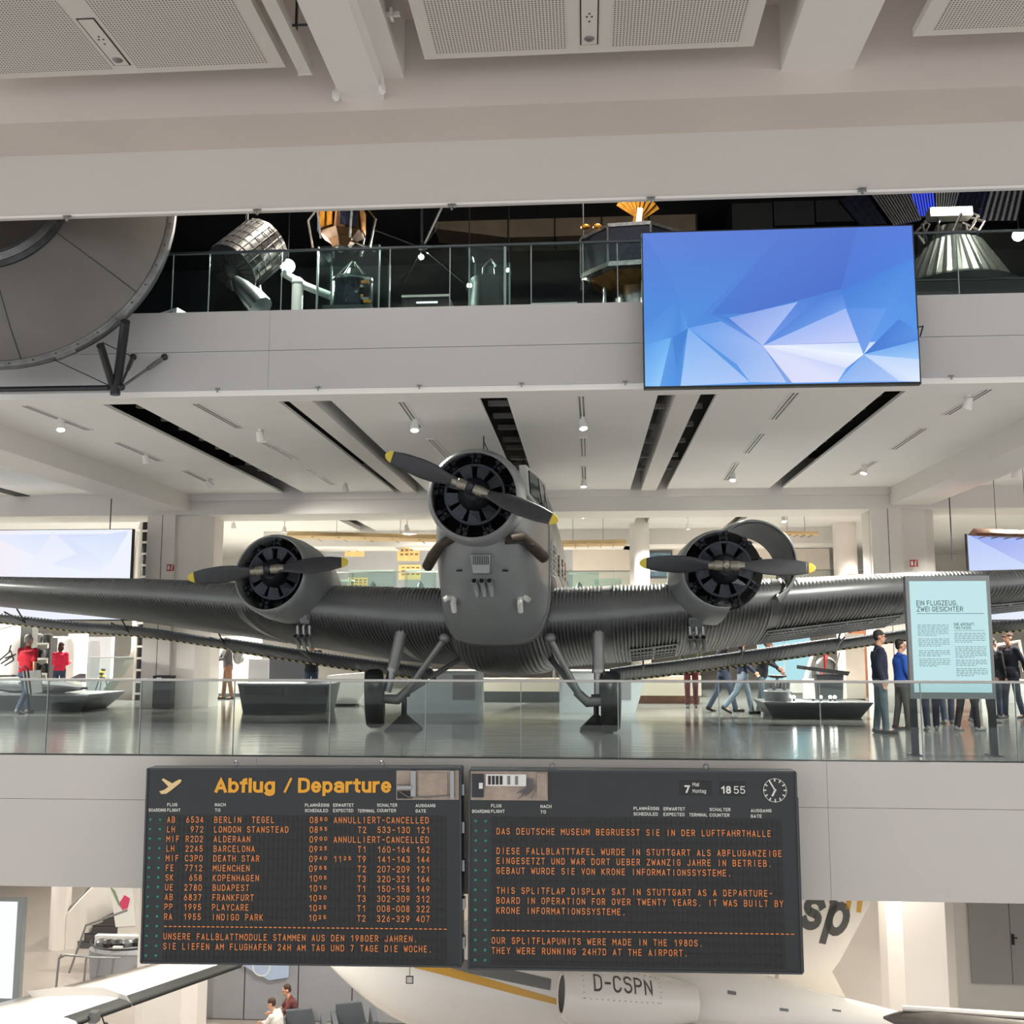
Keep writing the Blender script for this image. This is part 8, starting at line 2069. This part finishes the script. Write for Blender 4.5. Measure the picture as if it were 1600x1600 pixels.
    m = MB().ball(hp_(0, -0.098, -0.057) * s, (0.02 * s, 0.006 * s, 0.006 * s), 8, 6); m.build('mouth', mat('lip_red', rgb(150, 84, 76), 0.5), t, smooth=True)
    if glasses:
        m = MB()
        for e in (-1, 1):
            m.lathe([(-0.003, 0.026), (0.003, 0.026), (0.003, 0.022), (-0.003, 0.022)], hp_(e * 0.033, -0.103, 0.012), hm @ V((0, 1, 0)), 16, closed_prof=True)
            m.tube([hp_(e * 0.058, -0.1, 0.016), hp_(e * 0.083, 0.0, 0.016)], 0.003, 5)
        m.tube([hp_(-0.01, -0.105, 0.014), hp_(0.01, -0.105, 0.014)], 0.003, 5)
        S3(m); m.build('glasses', M_BLACKP, t)
    return t, {'A': A, 's': s, 'T': T, 'hc': hc}
BR = mat('hair_brown', rgb(70, 46, 34), 0.7, noise=0.2, nscale=30); GR = mat('hair_grey', rgb(150, 146, 142), 0.7, noise=0.2, nscale=30); BK = mat('hair_black', rgb(36, 30, 28), 0.6, noise=0.2, nscale=30)
JN = fabric('denim_blue', 58, 70, 90); JL = fabric('denim_light', 116, 132, 146); JG = fabric('denim_grey', 96, 112, 120); BLK = fabric('cloth_black', 34, 36, 42); NAV = fabric('cloth_navy', 36, 44, 64)
REDF = fabric('cloth_red', 186, 34, 52); CORAL = fabric('cloth_coral', 226, 44, 78); BRN = fabric('cloth_brown', 112, 82, 64); MAR = fabric('cloth_maroon', 96, 40, 44); MRN2 = fabric('shirt_maroon', 104, 58, 54)
BLUE = fabric('cloth_blue', 44, 92, 190); GRYF = fabric('cloth_grey', 128, 130, 130); SHOE = fabric('shoe_dark', 40, 40, 44); SHOW = fabric('shoe_grey', 120, 122, 124)
def fl(px, py): return atz(px, py, 0)

p = fl(38, 1115)
t, I = person('grey-haired man in a red polo shirt and jeans carrying a folding stool', p, 165, 1.76, REDF, JN, SHOW, GR, legL=(-14, 14), legR=(16, 4), armL=(-8, 12), armR=(5, 15), sleeve='short', width=1.12)
q = p + Vector((0.22, -0.18, 0))
t = thing('folding_stool', 'grey folding stool hanging from the hand of the red-shirted man', 'stool', (q.x, q.y, 0.42))
MB().prism([(-0.22, 0, 0.52), (0.2, 0, 0.55), (0.26, 0, 0.06), (-0.12, 0, 0.02)], (0, 0.03, 0)).build('seat', GRYF, t)
for x in (-0.18, -0.1): MB().tube([(x, -0.01, 0.56), (x + 0.12, -0.01, -0.02)], 0.014, 6).build('leg', M_STEELD, t)
MB().tube([(-0.25, 0, 0.5), (-0.3, 0, 0.6), (-0.18, 0, 0.64), (-0.1, 0, 0.56)], 0.012, 6).build('strap', M_BLACKP, t)
p = Vector((at(93, 1050, 26.6).x, 26.6, 0))
person('woman in a coral red jacket and jeans seen from behind', p, 185, 1.56, CORAL, JN, SHOE, BR, armL=(4, 95, 4), armR=(4, 95, 4), hairstyle='long', head=(12, 14))
p = Vector((at(356, 1050, 28.3).x, 28.3, 0))
t, I = person('walker in brown trousers with a grey backpack behind the cowled engine', p, -60, 1.72, fabric('cloth_darkgrey', 70, 68, 70), BRN, SHOE, BR, armL=(20, 50), armR=(15, 60), lean=6, legL=(8, 4), legR=(-6, 4))
q = thing('backpack', 'grey backpack on the walker in brown trousers', 'backpack', (p.x + 0.2, p.y + 0.08, 1.0))
MB().ball((0.05, 0, 0.2), (0.15, 0.14, 0.24)).build('bag', GRYF, q, smooth=True); MB().ball((0.14, 0, 0.12), (0.08, 0.11, 0.12)).build('pocket', GRYF, q, smooth=True)
p = Vector((at(486, 1050, 24.7).x, 24.7, 0))
person('dark-clothed visitor bending behind the grey counter', p, 20, 1.7, BLK, JN, SHOE, BR, lean=25, armL=(30, 50), armR=(30, 60), head=(0, 25))
p = fl(1081, 1106)
person('visitor in maroon trousers half hidden by the flap', p, 180, 1.78, fabric('cloth_olive', 86, 92, 76), MAR, SHOW, BK, armL=(8, 20), armR=(8, 20), legL=(3, 2), legR=(-2, 2))
p = fl(1132, 1112)
person('visitor in dark jeans at the near side of the group behind the flap', p, 100, 1.78, BLK, JN, SHOE, BR, legL=(18, 4), legR=(-16, 14), armL=(15, 40), armR=(-10, 15))
p = fl(1162, 1116)
person('visitor in pale flared jeans striding in the middle of the group', p, 85, 1.72, NAV, JL, SHOE, BR, legL=(-22, 18), legR=(16, 6), armL=(15, 30), armR=(-12, 20), hairstyle='long')
p = fl(1191, 1112)
person('visitor in a black jacket bending at the far side of the group', p, 60, 1.68, BLK, JG, SHOW, BR, lean=14, coat=1.0, legL=(12, 8), legR=(-6, 6), armL=(20, 30), armR=(10, 20), head=(0, 15))
p = fl(1379, 1146)
person('man with glasses in a navy sweater standing with hands in front', p, 85, 1.78, NAV, JG, SHOE, BK, armL=(-12, 28, 3), armR=(-12, 30, 3), hairstyle='crop', glasses=True, legL=(4, 2), legR=(-4, 3), width=1.02)
p = fl(1412, 1140)
t, I = person('visitor in a bright blue jacket at the edge of the information panel', p, 95, 1.62, BLUE, fabric('trousers_brown', 92, 88, 86), SHOE, BK, armL=(6, 20), armR=(6, 20), legL=(6, 4), legR=(-6, 4))
for px, nm, tp, lg, f, hh in ((1456, 'dark-trousered visitor first behind the information panel', BLK, NAV, 170, 1.72), (1481, 'dark-trousered visitor second behind the information panel', GRYF, JN, 175, 1.76), (1514, 'dark-trousered visitor third behind the information panel', NAV, BLK, 120, 1.7), (1537, 'dark-trousered visitor last behind the information panel', BLK, NAV, 100, 1.74)):
    p = fl(px, {1456: 1141, 1481: 1131, 1514: 1142, 1537: 1129}[px])
    person(nm, p, f, hh, tp, lg, SHOW, BK, legL=(10, 4), legR=(-10, 6), armL=(8, 20), armR=(5, 20))
p = fl(1557, 1122)
person('dark-jacketed visitor between the information panel and the man in a cap', p, 120, 1.66, BLK, JN, SHOW, BK, coat=1.0)
p = fl(1583, 1122)
person('man in a dark jacket and brown flat cap', p, -70, 1.78, fabric('jacket_midnight', 34, 38, 50), JN, SHOE, BR, armL=(-20, 10), armR=(-28, 16), legL=(10, 6), legR=(-8, 8), hairstyle='crop', cap=fabric('cap_brown', 82, 64, 56), coat=1.0, width=1.08)
p = atz(455, 1634, ZG)
person('seated visitor in a maroon shirt on the hall floor', p, -70, 1.8, MRN2, BLK, SHOE, BR, skin=None, sit=True, sleeve='short', lean=12, armL=(22, 40), armR=(22, 44), head=(0, 22))
p = atz(432, 1658, ZG)
person('seated visitor in a white shirt at the lower edge', p, -100, 1.76, fabric('cloth_white', 226, 222, 214), BLK, SHOE, BR, sit=True, lean=14, armL=(22, 40), armR=(22, 44), head=(0, 18), hairstyle='crop')
